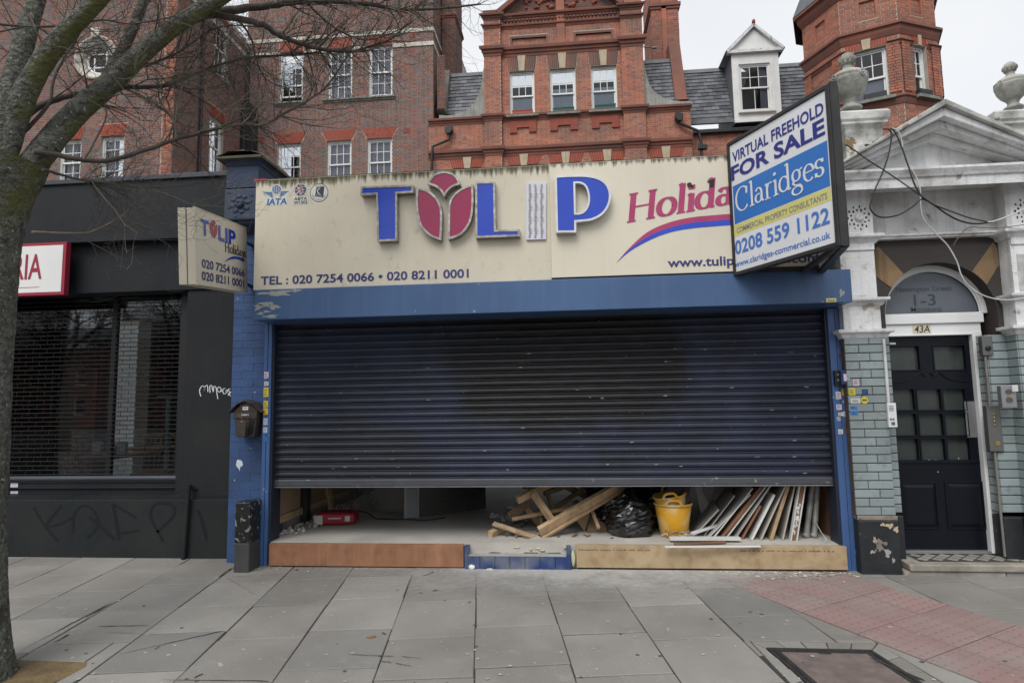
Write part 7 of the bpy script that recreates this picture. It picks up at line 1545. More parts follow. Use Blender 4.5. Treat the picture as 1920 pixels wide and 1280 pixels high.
# door step with diamond tiles
zs = zd0-.028; ys0 = YP-.05; sx0, sx1 = gl1+.015, xr0_+.12
ds = thing('door_step', 'worn stone doorstep with diamond tile inlay below the navy door', 'step', ((sx0+sx1)/2, ys0, gz(ys0)))
zn = A(1790, 1050, ys0).z; zn = min(zn, zs-.01); zm_ = A(1790, 1063, ys0).z
def ramp_box(x0_, x1_, y0_, y1_, za, zb2, th_, m_, nm, bev=.01):
    b = MB(); b.add([(x0_, y0_, za-th_), (x1_, y0_, za-th_), (x1_, y1_, zb2-th_), (x0_, y1_, zb2-th_), (x0_, y0_, za), (x1_, y0_, za), (x1_, y1_, zb2), (x0_, y1_, zb2)], [(3, 2, 1, 0), (4, 5, 6, 7), (0, 1, 5, 4), (1, 2, 6, 5), (2, 3, 7, 6), (3, 0, 4, 7)]); return b.build(nm, m_, ds, bev=bev)
ramp_box(sx0+.04, sx1, ys0, YDr+.1, zn, zs, .055, 'step_stone', 'tread')
b = MB(); b.wbox(sx0, sx0+.66*(sx1-sx0), ys0+.015, YDr, gz(ys0)-.02, zn-.056); b.build('riser', 'step_stone', ds, bev=.012); b = MB(); b.wbox(sx0+.66*(sx1-sx0)+.004, sx1, ys0+.02, YDr, gz(ys0)-.02, zn-.058); b.build('riser', 'kerb_stone', ds, bev=.012)
ty0, ty1 = ys0+.09, YDr-.03; tz = lambda y: lerp(zn, zs, (y-ys0)/(YDr+.1-ys0))
b = MB(); b.add([(sx0+.16, ty0, tz(ty0)+.002), (sx1-.2, ty0, tz(ty0)+.002), (sx1-.2, ty1, tz(ty1)+.002), (sx0+.16, ty1, tz(ty1)+.002)], [(0, 1, 2, 3)]); b.build('tile_bed', 'tile_dark', ds)
d0 = .058; x = sx0+.2; r = 0; y = ty0+d0
tl0 = None
while y < ty1:
    x = sx0+.16+d0*(1 if r % 2 == 0 else 2)
    while x < sx1-.2-d0*.5:
        if tl0 is None: b = MB(); b.add([(x-d0*.86, y, tz(y)+.005), (x, y-d0*.86, tz(y-d0)+.005), (x+d0*.86, y, tz(y)+.005), (x, y+d0*.86, tz(y+d0)+.005)], [(0, 1, 2, 3)]); tl0 = b.build('tile', 'tile_pale', ds, loc=(x, y, tz(y)))
        else: link_copy(tl0, ds, V((x, y, tz(y)))-ORG[ds.name])
        x += 2*d0
    y += d0; r += 1
# door furniture on the right
def panelbox(name, label, cat, px, Y, dep, m_): q = R(*px, Y); t = thing(name, label, cat, ((q[0]+q[1])/2, Y, q[2])); MB().wbox(q[0], q[1], Y, Y+dep, q[2], q[3]).build('case', m_, t, bev=.004); return t, q
Yx = YI-.03
t, q = panelbox('key_safe', 'small grey steel key box at the top right of the door', 'key box', (1842, 630, 1862, 666), Yx, .05, 'grey_metal'); b = MB(); b.lathe(((q[0]+q[1])/2, Yx, q[2]+.06), [(.02, 0), (.02, .012), (.008, .014), (0, .014)], 14, axr); b.build('lock', 'near_black', t)
t, q = panelbox('entry_panel', 'tall grey door entry panel with a column of brass buttons', 'intercom', (1853, 760, 1879, 846), Yx, .05, 'grey_metal')
for k in range(4): b = MB(); b.lathe((lerp(q[0], q[1], .5), Yx, q[3]-.07-k*.03), [(.008, 0), (.008, .006), (0, .007)], 10, axr); b.build('button', 'brass', t)
b = MB(); b.box(FY(Yx), lerp(q[0], q[1], .4), lerp(q[0], q[1], .72), q[2]+.05, q[2]+.085, 0, .004); b.build('badge', 'brass', t)
t, q = panelbox('intercom_box', 'square steel intercom with two round speaker grilles on glazed bricks', 'intercom', (1878, 723, 1906, 764), YP-.04, .05, 'steel_plate')
for z_ in (q[3]-.05, q[2]+.06):
    b = MB(); [b.box(FY(YP-.04), (q[0]+q[1])/2-.025*math.sqrt(max(0, 1-(k/3)**2))-.002, (q[0]+q[1])/2+.025*math.sqrt(max(0, 1-(k/3)**2))+.002, z_+k*.008-.0025, z_+k*.008+.0025, 0, .0015) for k in range(-3, 4)]; b.build('speaker_grille', 'ink', t)
b = MB(); b.box(FY(YP-.04), (q[0]+q[1])/2-.012, (q[0]+q[1])/2+.014, (q[2]+q[3])/2-.005, (q[2]+q[3])/2+.01, 0, .004); b.build('button', 'brass', t); b = MB(); b.box(FY(YP-.04), q[1]-.035, q[1]+.01, q[3]-.05, q[3]+.005, -.02, .015); b.build('lamp_unit', 'cable_white', t, bev=.004)
xq_ = A(1851, 720, YI-.005).x; z_a, z_b = A(1851, 666, YI).z, A(1876, 1025, YI).z
pipe('grey conduit running down the right side of the door frame', [(xq_, YI-.01, z_a), (xq_+.01, YI-.01, zd0-.01)], .01, 'conduit', 'conduit', rings=False, cat='pipe')
# ---------------------------------------------------------------- cables across the porch
zc_ = lambda *ps: [(1560+x/4.572, 180+y/4.572) for x, y in ps]
def cable(label, pts, Y0, Y1, r, m_):
    n_ = len(pts); P3 = [A(x, y, lerp(Y0, Y1, i/(n_-1))) for i, (x, y) in enumerate(pts)]; out = []
    for i in range(n_-1):
        p0, p1, p2, p3 = P3[max(i-1, 0)], P3[i], P3[i+1], P3[min(i+2, n_-1)]
        for s_ in range(5): t = s_/5; out.append(.5*((2*p1)+(p2-p0)*t+(2*p0-5*p1+4*p2-p3)*t*t+(3*p1-p0-3*p2+p3)*t**3))
    out.append(P3[-1]); return tag(MB().tube(out, r, 6).build('cable', m_, loc=P3[0]), label, 'cable', 'cables on the porch')
cable('black cable looping low in a bag shape over the frieze', zc_((440, 285), (490, 290), (510, 340), (490, 480), (440, 640), (370, 800), (330, 920), (335, 980), (390, 1030), (470, 1040), (580, 1015), (690, 950), (770, 885), (860, 925), (980, 1010), (1100, 1070), (1230, 1095), (1370, 1080)), 5.12, 5.1, .0065, 'cable_black')
cable('thick black cable dropping steeply from the left parapet block', zc_((500, 275), (540, 310), (590, 420), (650, 590), (700, 740), (760, 850), (810, 895)), 5.13, 5.1, .006, 'cable_black')
cable('thin black cable crossing diagonally from the sale board', zc_((115, 415), (200, 470), (300, 545), (450, 640), (620, 755), (760, 855), (870, 930), (1010, 985), (1180, 1045), (1340, 1080)), 5.08, 5.1, .005, 'cable_black')
cable('white cable hanging from the left parapet down over the arch', zc_((515, 275), (570, 310), (600, 400), (610, 510), (660, 600), (720, 690), (755, 800), (758, 870), (765, 980), (800, 1080), (900, 1190), (990, 1280))+[(1794, 490), (1802, 515), (1815, 535), (1840, 552), (1870, 561), (1905, 561), (1960, 550)], 5.12, 5.3, .0055, 'cable_white')
cable('white cable rising to the right edge across the frieze', zc_((1330, 1083), (1400, 1070), (1500, 1035), (1580, 1000), (1660, 960), (1760, 920)), 5.1, 5.08, .006, 'cable_white')
cable('thin grey cable along the bottom of the frieze', zc_((1040, 1280), (1100, 1190), (1180, 1125), (1300, 1130), (1450, 1128), (1600, 1110), (1700, 1100)), 5.45, 5.3, .004, 'conduit')
# ---------------------------------------------------------------- for-sale board (V shaped)
Yl_, Yr_ = 5.17, 4.25; Lp, Rp = A(1371, 390, Yl_), A(1561, 310, Yr_); Lp.z = Rp.z = 0
fv = Fr(Lp, Rp-Lp); wv_ = (Rp-Lp).length; zv0, zv1 = av(lambda x, y: onfr(fv, x, y)[1], (1371, 510), (1568, 468)), av(lambda x, y: onfr(fv, x, y)[1], (1370, 270), (1559, 156))
sb_ = thing('for_sale_board', 'V-shaped estate agent board in blue, white and yellow reading FOR SALE', 'sign', V((1.8, 5.1, zv0)))
p2 = V((2.08, Yl_, 0)); ap_ = fv(wv_, 0, 0)+V((.07, .02, 0)); f2 = Fr(ap_, p2-ap_); w2_ = (p2-ap_).length
for f_, w_ in ((fv, wv_), (f2, w2_)):
    MB().box(f_, .02, w_-.01, zv0+.02, zv1-.02, -.03, 0).build('board', 'sale_white', sb_)
    b = MB()
    for a in ((-.005, .02, zv0-.01, zv1+.01), (w_-.012, w_+.018, zv0-.01, zv1+.01), (.02, w_-.012, zv0-.012, zv0+.016), (.02, w_-.012, zv1-.016, zv1+.012)): b.box(f_, *a, -.04, .012)
    b.build('frame', 'frame_black', sb_, bev=.002)
b = MB(); e_ = fv(wv_+.02, 0, -.0); b.add([V((e_.x, e_.y, zv0-.01)), V((ap_.x-.01, ap_.y, zv0-.01)), V((ap_.x-.01, ap_.y, zv1+.01)), V((e_.x, e_.y, zv1+.01))], [(0, 1, 2, 3)]); b.beam(V((e_.x+.03, e_.y+.03, zv0-.01)), V((e_.x+.03, e_.y+.03, zv1+.03)), .05, .05, (0, 1, 0)); b.build('apex_post', 'frame_black', sb_)
b = MB(); [b.beam((e_.x+.03, e_.y+.06, z_), (x_, Yl_+.02, z_), .04, .03) for z_, x_ in ((zv0+.01, 1.92), (zv1-.04, 1.8))]; b.beam((1.5, Yl_+.0, zv0+.03), (2.05, Yl_+.0, zv0+.03), .03, .04); b.build('bracket', 'frame_black', sb_)
def vq(x, y): return onfr(fv, x, y)
def vbox(name, xl, ytl, ybl, xr, ytr, ybr, m_, d): a, b_, c_, e2_ = vq(xl, ytl), vq(xl, ybl), vq(xr, ybr), vq(xr, ytr); zt = (a[1]+e2_[1])/2; zb = (b_[1]+c_[1])/2; x_0 = (a[0]+b_[0])/2; x_1 = min((c_[0]+e2_[0])/2, wv_-.03); MB().box(fv, x_0, x_1, zb, zt, 0, d).build(name, m_, sb_); return x_0, x_1, zb, zt
vbox('blue_band', 1376, 347, 419, 1559, 262, 351, 'sale_blue', .0015); vbox('yellow_band', 1376, 420, 441.5, 1560, 353, 378.5, 'sale_yellow', .0012)
def vtext(s, c0, c1, capl, capr, m_, **k):
    a, e2_ = vq(*c0), vq(*c1); t0_, t1_ = vq(c0[0], c0[1]-capl), vq(c1[0], c1[1]-capr); z_ = (a[1]+e2_[1])/2; h_ = ((t0_[1]-a[1])+(t1_[1]-e2_[1]))/2; text('lettering', s, fv, a[0], min(e2_[0], wv_-.04), z_, z_+h_, m_, sb_, d=.003, **k)
vtext('VIRTUAL FREEHOLD', (1374, 303), (1548, 214), 17, 27, 'sale_navy', bold=.02); vtext('FOR SALE', (1372, 336), (1553, 252), 25, 34, 'sale_navy', bold=.03)
vtext('COMMERCIAL PROPERTY CONSULTANTS', (1382, 433), (1552, 378), 9.5, 13, 'sale_grey', bold=.005); vtext('0208 559 1122', (1379, 472), (1557, 424), 25, 32, 'sale_text_blue', bold=.02); vtext('www.claridges-commercial.co.uk', (1379, 494.5), (1558, 453.5), 10, 14, 'sale_text_blue', bold=.012)
a, e2_ = vq(1380, 391), vq(1556, 332); serif('lettering', 'Claridges', fv, a[0], min(e2_[0], wv_-.06), (a[1]+e2_[1])/2, .12, 'sale_white', sb_, d=.0035, thick=.2, thin=.075)
# ---------------------------------------------------------------- next shop beyond the porch, just outside the picture
ns = thing('neighbour_shop', 'low dark green shop beyond the porch at the far right', 'shop', (xr1_+3, YP+.2, gz(YP))); n0, n1, Yn_ = xr1_+.03, xr1_+7, YP+.2; fn_ = FY(Yn_); hn = [(n0+.5, n0+3.2, .75, 2.35), (n0+3.5, n0+4.4, gz(YP)+.1, 2.3)]
mat('shop_green', (.02, .05, .035), (.016, .04, .03), 3, .45, dirt=(.04, .06, .05), dsc=2)
mb = MB(); wallslab(mb, fn_, n0, n1, gz(YP)-.05, 2.6, hn, th=.2); mb.build('wall', 'shop_green', ns, fix=False); MB().wbox(n0, n1, Yn_-.12, Yn_+.3, 2.6, 3.15).build('fascia', 'shop_green', ns, bev=.01); MB().wbox(n0, n1, Yn_+.3, 13, 3.0, 3.1).build('roof', 'slate_bed', ns); MB().wbox(n0, n1, Yn_+2.5, Yn_+2.6, 0, 3).build('back_wall', 'shop_dark', ns)
MB().box(fn_, *hn[0], -.15, -.14).build('window_pane', 'shop_glass', ns); MB().box(fn_, *hn[1], -.16, -.1).build('door', 'door_navy', ns)
# ================================================================ builder's debris inside the shop
def FL(x, y): return AZ(x, y, FLOOR)
zd2 = lambda zx, zy: (880+zx/5.0526, 880+zy/5.0526)      # measured on enlargements
zd3 = lambda zx, zy: (1200+zx/4.3636, 880+zy/4.3636)
# left side wall lining: plywood sheet, skirting batten, stud
t = thing('plywood_lining', 'plywood sheet lining the left wall just inside the shutter', 'plywood', (wx0, YW+.3, FLOOR)); xw_ = wx0+.02
for (y0_, y1_) in ((YW+.12, YW+.85), (YW+1.02, YW+2.2)):
    MB().wbox(xw_-.012, xw_, y0_, y1_, FLOOR+.16, 2.4).build('sheet', 'ply', t)
    MB().wbox(xw_-.0, xw_+.03, y0_, y1_, FLOOR+.1, FLOOR+.17).build('batten', 'timber_pale', t, bev=.003)
    MB().wbox(xw_-.0, xw_+.025, y0_, y1_, .86, .93).build('batten', 'timber_pale', t, bev=.003)
item('wall_stud', 'dark upright stud against the left wall inside the shop', 'post', MB().wbox(xw_-.01, xw_+.06, YW+.87, YW+.98, FLOOR, 3.1), 'shop_dark', (xw_, YW+.9, FLOOR), .004)
p = FL(612, 962); item('leaning_plank', 'short yellow plank leaning on the left wall behind the red sack', 'plank', MB().beam(p+V((.02, .1, 0)), p+V((-.14, .1, 1.0)), .11, .035, (1, 0, 0)), 'timber', p, .003)
p = FL(540, 985)
b = MB(); random.seed(31)
for i in range(90): b.blob((wx0+random.uniform(.03, .3)*random.random()+.02, YW+random.uniform(.3, 2.2), FLOOR+.01), (random.uniform(.01, .035), random.uniform(.01, .035), random.uniform(.008, .03)), 6, 4, .7)
o = b.build('rubble', 'concrete', kind='stuff'); o['label'] = 'rubble along the left wall inside the shop'
# cement bag
p = FL(632, 982); cb = thing('cement_bag', 'red cement sack with white ends lying near the left wall', 'sack', p)
L_, W_, H_ = .42, .24, .14; fcb = lambda u, v, d: p+V((cos(.12)*u-sin(.12)*v, sin(.12)*u+cos(.12)*v, d))
b = MB(); n1, n2 = 9, 6; g_ = {}
def sk(u, v, s_): bul = (1-abs(u)**6)*(1-abs(v)**4); h = .5+s_*(.34+.16*bul)+.03*mnoise.noise(V((u*2, v*2, s_+3))); return fcb(u*L_/2*(1-.03*abs(s_)), v*W_/2, h*H_)
vs = [sk(-1+2*i/n1, -1+2*k/n2, s_) for s_ in (-1, 1) for i in range(n1+1) for k in range(n2+1)]; q = (n1+1)*(n2+1); fs_ = []
for o3 in (0, q): fs_ += [(o3+i*(n2+1)+k, o3+i*(n2+1)+k+1, o3+(i+1)*(n2+1)+k+1, o3+(i+1)*(n2+1)+k) for i in range(n1) for k in range(n2)]
rim = [k for k in range(n2+1)]+[i*(n2+1)+n2 for i in range(1, n1+1)]+[n1*(n2+1)+k for k in range(n2-1, -1, -1)]+[i*(n2+1) for i in range(n1-1, 0, -1)]
fs_ += [(rim[i], rim[(i+1) % len(rim)], q+rim[(i+1) % len(rim)], q+rim[i]) for i in range(len(rim))]
b.add(vs, fs_, False); b.build('sack', 'bag_red', cb, bev=.02, seg=3)
fe_ = Fr(fcb(-L_/2-.004, 0, H_*.5), (sin(.12), -cos(.12), 0)); MB().box(fe_, -W_*.4, W_*.4, -.05, .045, -.01, .003).build('end_panel', 'bag_print', cb, bev=.004)
fcbF = Fr(fcb(0, -W_/2-.002, H_*.5), (cos(.12), sin(.12), 0)); MB().box(fcbF, -L_*.47, -L_*.28, -.052, .04, -.01, .003).build('end_panel', 'bag_print', cb, bev=.003); MB().box(fcbF, -.06, .07, .004, .016, .0, .0035).build('printed_panel', 'bag_print', cb); MB().box(fcbF, .11, .16, -.02, .03, .0, .0035).build('printed_panel', 'bag_print', cb)
# plastic film heaps
def crumple(name, label, c_, r, m_, n_=60, cat='plastic film', sz=.06):
    b = MB(); random.seed(len(label))
    for i in range(n_):
        q = c_+V((random.gauss(0, r[0]*.5), random.gauss(0, r[1]*.5), abs(random.gauss(0, r[2]*.5)))); s_ = random.uniform(.4, 1)*sz; a1_ = V((random.gauss(0, 1), random.gauss(0, 1), random.gauss(0, 1))).normalized()*s_; a2_ = V((random.gauss(0, 1), random.gauss(0, 1), random.gauss(0, 1))).normalized()*s_
        b.add([q-a1_, q-a2_*.6, q+a1_, q+a2_], [(0, 1, 2), (0, 2, 3)])
    b.v = [(x, y, max(z, FLOOR+.004)) for x, y, z in b.v]
    o = b.build(name, m_, loc=c_); o['kind'] = 'stuff'; o['label'] = label; return o
crumple('plastic_film', 'crumpled clear plastic film in front of the dark cabinet', FL(700, 955)+V((0, .2, .03)), (.25, .2, .3), 'film', 70)
crumple('plastic_film', 'clear plastic film draped over the left end of the broken timber', FL(975, 985)+V((0, .1, .03)), (.22, .14, .1), 'film', 110, sz=.05)
crumple('plastic_film', 'clear plastic film caught high in the broken timber', FL(985, 960)+V((.03, .2, .2)), (.12, .1, .2), 'film', 50, sz=.05)
# dark cabinets
p = FL(758, 974); cbn = thing('cabinet', 'dark grey gloss cabinet carcass with pale metal edges standing at the back', 'cabinet', p); q = FL(911, 955); yb_c = q.y
u_c = (q-p); u_c.z = 0; fcab = Fr(p, u_c); wc = u_c.length
MB().box(fcab, .17, wc, .01, .95, -.03, 0).build('side_panel', 'cabinet_grey', cbn); b = MB(); b.box(fcab, 0, .03, 0, .95, -.03, .0); b.box(fcab, .15, .17, 0, .95, -.03, .003); b.build('metal_edge', 'cabinet_edge', cbn); MB().box(fcab, .03, .15, .01, .95, -.03, -.01).build('narrow_panel', 'plastic_grey', cbn)
pb2 = FL(722, 957); MB().wbox(pb2.x, p.x, p.y+.12, p.y+.15, FLOOR+.06, FLOOR+.95).build('end_panel', 'cabinet_grey', cbn)
b = MB(); b.tube([fcab(wc, .1+.17, 0), fcab(wc+.16, .1+.16, .0)], .006, 6); b.tube([fcab(wc+.07, .265, 0), fcab(wc+.17, .26, 0)], .014, 8); b.build('handle', 'near_black', cbn)
cbp = [FL(x, y)+V((0, 0, .006)) for x, y in ((672, 958), (690, 962), (704, 973), (760, 974), (800, 976), (835, 971))]; tag(MB().tube(cbp, .006, 6).build('power_lead', 'cable_black', loc=cbp[0]), 'black lead trailing over the floor before the dark cabinet', 'cable')
# broken timber frame
def plank(label, a, c_, w_, h_, m_='timber', upv=(0, -.5, 1), dz=0):
    a = a+V((0, 0, dz)); o = MB().beam(a, c_, w_, h_, upv).build('timber_plank', m_, loc=a, bev=.003); return tag(o, label, 'plank', 'broken timbers')
def at2(zx, zy, Y): return A(*zd2(zx, zy), Y)
Yt = FL(*zd2(660, 645)).y
plank('long upper timber of the leaning pair, knotty, running up to the shutter', at2(660, 585, Yt), at2(1640, 20, Yt+.35), .045, .085); plank('long lower timber of the leaning pair, running up to the shutter', at2(690, 640, Yt+.02), at2(1660, 60, Yt+.38), .06, .025, 'timber')
plank('stout cross timber propped between the leaning pair and the upper brace', at2(790, 490, Yt+.06), at2(605, 225, Yt+.12), .04, .07)
plank('upper short brace with two knots under the shutter', at2(455, 288, Yt+.1), at2(800, 110, Yt+.3), .04, .075)
plank('thin batten crossing behind the propped timber', at2(405, 470, Yt+.14), at2(985, 355, Yt+.3), .03, .025)
plank('flat batten on the floor at the left foot of the timber heap', at2(225, 510, Yt+.06), at2(662, 655, Yt-.01), .05, .02, dz=.0)
plank('short timber block with sawn end at the left foot of the heap', at2(195, 615, Yt-.0), at2(330, 545, Yt+.22), .05, .06, 'timber')
plank('dark brown plank slanting behind the left brace', at2(385, 455, Yt+.25), at2(560, 290, Yt+.4), .05, .09, 'timber_old'); plank('dark upright plank behind the heap', at2(815, 470, Yt+.35), at2(735, 200, Yt+.45), .03, .07, 'timber_old')
plank('far thin plank sloping up under the shutter', at2(700, 225, Yt+.5), at2(1100, 100, Yt+.6), .03, .05, 'timber_old'); plank('far long batten sloping right behind the heap', at2(810, 365, Yt+.5), at2(1180, 110, Yt+.6), .03, .045, 'timber_old')
plank('short dark upright behind the leaning pair', at2(690, 540, Yt+.2), at2(660, 400, Yt+.3), .03, .05, 'timber_old'); plank('narrow pale batten resting on the folded cardboard', at2(1225, 552, Yt+.12), at2(1140, 330, Yt+.35), .03, .03, 'timber')
pc_ = FL(*zd2(1180, 600)); t = thing('folded_cardboard', 'flattened brown cardboard behind the leaning timbers', 'cardboard', pc_); random.seed(41)
for i in range(5): b = MB(); q = pc_+V((-.06+.004*i, .02*i, .012*i)); b.add([q, q+V((.2, .03, .01)), q+V((.17, .3, .04+.04*i)), q+V((-.05, .28, .02+.05*i))], [(0, 1, 2, 3)]); b.v += [(x, y, z-.006) for x, y, z in b.v]; b.f.append((7, 6, 5, 4)); b.f += [(k, 4+k, 4+(k+1) % 4, (k+1) % 4) for k in range(4)]; b.sm += [False]*5; b.build('sheet', 'cardboard', t)
b = MB(); q = FL(*zd2(1070, 590))+V((0, .02, 0)); b.prism(Fr(q, (1, .2, 0)), [(-.08, .2), (.05, .3), (.075, .16), (.02, .0), (-.05, .1)], 0, .008); b.build('torn_flap', 'cardboard', t)
b = MB(); random.seed(88)
for i in range(60):                          # splinters and offcuts round the heap
    q = V((random.uniform(-.75, .5), random.uniform(Yt-.05, Yt+.9), FLOOR+.006)); a = random.uniform(0, 3.14); L_ = random.choice((.03, .05, .08, .16)); d = V((cos(a), sin(a), random.uniform(0, .25)))*L_; b.beam(q, q+d, random.uniform(.006, .025), random.uniform(.004, .012))
o = b.build('wood_scraps', 'timber_old', kind='stuff'); o['label'] = 'splinters and offcuts strewn round the broken timbers'
for i, (x0, y0, x1, y1, dy, m_) in enumerate(((560, 640, 980, 560, .5, 'timber_old'), (900, 150, 1260, 330, .6, 'timber_old'), (520, 330, 700, 560, .42, 'timber'), (1000, 300, 1130, 520, .5, 'timber_old'))):
    plank(('dusty plank lying flat behind the timber heap', 'dark plank dropping right behind the leaning pair', 'slim pale batten slanting through the heap', 'dark stub of timber behind the cardboard')[i], at2(x0, y0, Yt+dy), at2(x1, y1, Yt+dy+.12), .035, .06, m_)
# bin bags
def binbag(label, c_, r, seed):
    random.seed(seed); b = MB(); k, rg = 30, 20; vs = []; o3 = V((seed*7.1, 0, 0))
    for i in range(rg+1):
        v = i/rg; rr = sin(pi*min(1, .1+v*.9)**.6)**.7 if v < .97 else .05; z = v
        for j in range(k):
            a = 2*pi*j/k+(i % 2)*pi/k; d = V((cos(a), sin(a), v*2.2)); q = 1+.22*mnoise.noise(d*1.3+o3)+.16*abs(mnoise.noise(d*3.6+o3))-.1*abs(mnoise.noise(d*7+o3))+random.uniform(-.035, .035)
            vs.append(c_+V((cos(a)*rr*r[0]*q, sin(a)*rr*r[1]*q, max(0.0, z*r[2]*(1+.12*mnoise.noise(d*1.7+o3))))))
    b.add(vs, [(i*k+j, i*k+(j+1) % k, (i+1)*k+(j+1) % k, (i+1)*k+j) for i in range(rg) for j in range(k)], False); b.f = [t for f in b.f for t in ((f[0], f[1], f[2]), (f[0], f[2], f[3]))]; b.sm = [False]*len(b.f)
    return tag(b.build('bin_bag', 'bin_bag', loc=c_), label, 'bin bag', 'black rubbish bags')
p = FL(*zd2(1545, 655)); binbag('full black bin bag beside the yellow trug, nearest the opening', p+V((0, .2, 0)), (.215, .21, .42), 3); binbag('black bin bag behind the nearest one, rising to the shutter', p+V((-.08, .52, 0)), (.3, .22, .72), 5); binbag('black bin bag behind the yellow trug', p+V((.3, .62, 0)), (.22, .2, .62), 9)
# yellow trugs
def trug(label, c_, r0_, r1_, h_, tilt=(0, 0)):
    t = thing('rubber_trug', label, 'bucket', c_, 'yellow trugs'); k = 28
    Zx = V((tilt[0], tilt[1], 1)).normalized(); Xx = (V((1, 0, 0))-Zx*Zx.x).normalized(); Yx_ = Zx.cross(Xx); ax_ = (Xx, Yx_, Zx)
    b = MB(); b.lathe(c_, [(0, 0), (r0_*.95, 0), (r0_, .01), (r1_, h_), (r1_-.006, h_+.003), (r0_-.008, .02), (0, .018)], k, ax_); b.build('tub', 'bucket', t)
    b = MB(); b.lathe(c_, [(r1_, h_-.014), (r1_+.008, h_-.01), (r1_+.008, h_+.004), (r1_-.004, h_+.005)], k, ax_); b.build('rim', 'bucket', t)
    for a0 in (-pi/2-.1, pi/2-.1):
        pts = [c_+(Xx*cos(a0+q)+Yx_*sin(a0+q))*(r1_+.004)+Zx*(h_+.045*(1-(q/.42)**4)) for q in [(-.42+.84*i/10) for i in range(11)]]; b = MB(); b.tube(pts, .012, 8); b.build('handle', 'bucket', t)
    return t
p = FL(*zd3(300, 566)); trug('lower yellow rubber trug with two handles, dusty', p+V((0, .14, 0)), .12, .168, .29); trug('upper yellow trug tilted inside the lower one', p+V((.01, .15, .12)), .1, .145, .25, (-.16, -.08))
q = p+V((.02, .16, .2)); item('dark_board_offcut', 'dark square offcut standing in the yellow trug', 'offcut', MB().beam(q, q+V((.07, .06, .3)), .21, .02, (0, 1, 0)), 'near_black', q)
b = MB(); random.seed(51)
for i in range(12): a_ = p+V((random.uniform(-.08, .08), -.03+random.uniform(-.05, .04), .02+random.uniform(0, .06))); b.tube([a_, a_+V((random.uniform(-.06, .08), random.uniform(-.03, .03), random.uniform(-.02, .03))), a_+V((random.uniform(-.08, .14), random.uniform(-.04, .04), 0))], .005, 5)
b.v = [(x, y, max(z, FLOOR+.003)) for x, y, z in b.v]; tag(b.build('rag', 'litter_pale', loc=p), 'frayed pale rag at the foot of the yellow trug', 'rag')
# white forked board and sheet behind
Yw_ = p.y+.55
for lab, pts in (('white curved offcut standing behind the trug', ((440, 120), (498, 120), (512, 190), (560, 270), (540, 330), (505, 390), (490, 330), (462, 200))), ('tall pale sheet leaning behind the fan of boards', ((505, 395), (560, 270), (625, 120), (900, 60), (850, 200), (620, 330)))):
    q = [A(*zd3(*v), Yw_+(.15 if 'tall' in lab else 0)) for v in pts]; yy = q[0].y; b = MB(); b.prism(FY(yy), [(a.x, a.z) for a in q], 0, .012); tag(b.build('board_offcut', 'plasterboard', loc=(q[0].x, yy, q[0].z)), lab, 'board')
# fan of boards leaning to the right like books on a shelf
words = ['first', 'second', 'third', 'fourth', 'fifth', 'sixth', 'seventh', 'eighth', 'ninth', 'tenth', 'eleventh', 'twelfth', 'thirteenth', 'fourteenth']
fan_ = [((435, 548), (640, 320), .016, 'plasterboard', .5), ((520, 540), (770, 210), .012, 'plasterboard', .6), ((560, 555), (900, 200), .012, 'white_board_edge', .55), ((600, 560), (920, 150), .01, 'white_board_edge', .6), ((655, 560), (990, 130), .034, 'hardboard', .5), ((700, 565), (1030, 130), .012, 'white_board_edge', .5), ((770, 570), (1060, 130), .016, 'plasterboard', .6),
        ((825, 570), (980, 290), .02, 'hardboard', .4), ((905, 600), (1090, 200), .022, 'white_board_edge', .5), ((985, 610), (1185, 130), .014, 'plasterboard', .6), ((1060, 590), (1200, 130), .03, 'timber_pale', .5), ((1165, 616), (1262, 130), .012, 'plasterboard', .6)]
for i, (bt, tp_, th_, m_, dp_) in enumerate(fan_):
    p0 = FL(*zd3(*bt)); yb_f = max(p0.y, YS+.09); p0 = A(*zd3(*bt), yb_f); p0.z = FLOOR; p1 = A(*zd3(*tp_), yb_f); d_ = p1-p0; L_ = d_.length*(1.25 if tp_[1] < 140 else 1.0); d_.normalize(); nr = V((d_.z, 0, -d_.x)); fr = lambda u, v, w_, p0=p0, d_=d_, nr=nr: p0+nr*u+d_*v+V((0.12*w_, w_, 0))
    b = MB(); b.box(fr, 0, th_, .004, L_, 0, dp_); b.v = [(x, y, max(z, FLOOR+.002)) for x, y, z in b.v]
    col_ = {'hardboard': 'brown', 'timber_pale': 'beige', 'plasterboard': 'grey-white', 'white_board_edge': 'white'}[m_]
    tag(b.build('leaning_board', m_, loc=p0, bev=.0015), '%s board leaning right, %s of the fan from the trug' % (col_, words[i]), 'board', 'fan of leaning boards')
p0 = A(*zd3(1255, 632), YS+.1); p0.z = FLOOR; p1 = A(*zd3(1325, 110), YS+.1); t = thing('edged_strip', 'brown strip with two white edges and torn filling, right of the board fan', 'board', p0); d_ = (p1-p0); 
for nm, o_, w_, m_ in (('core', .0, .03, 'hardboard'), ('edge', -.024, .01, 'white_board_edge'), ('edge', .024, .01, 'white_board_edge')): MB().beam(p0+V((o_, 0, .0)), p1+V((o_, 0, 0))+d_*.2, w_, .03 if nm == 'core' else .05, (0, 1, 0)).build(nm, m_, t)
b = MB(); random.seed(61); [b.blob(p0.lerp(p1, random.uniform(.1, .65))+V((random.uniform(-.012, .012), -.016, 0)), (.01, .004, .016), 6, 4, .8) for _ in range(16)]; b.build('torn_filling', 'white_board_edge', t)
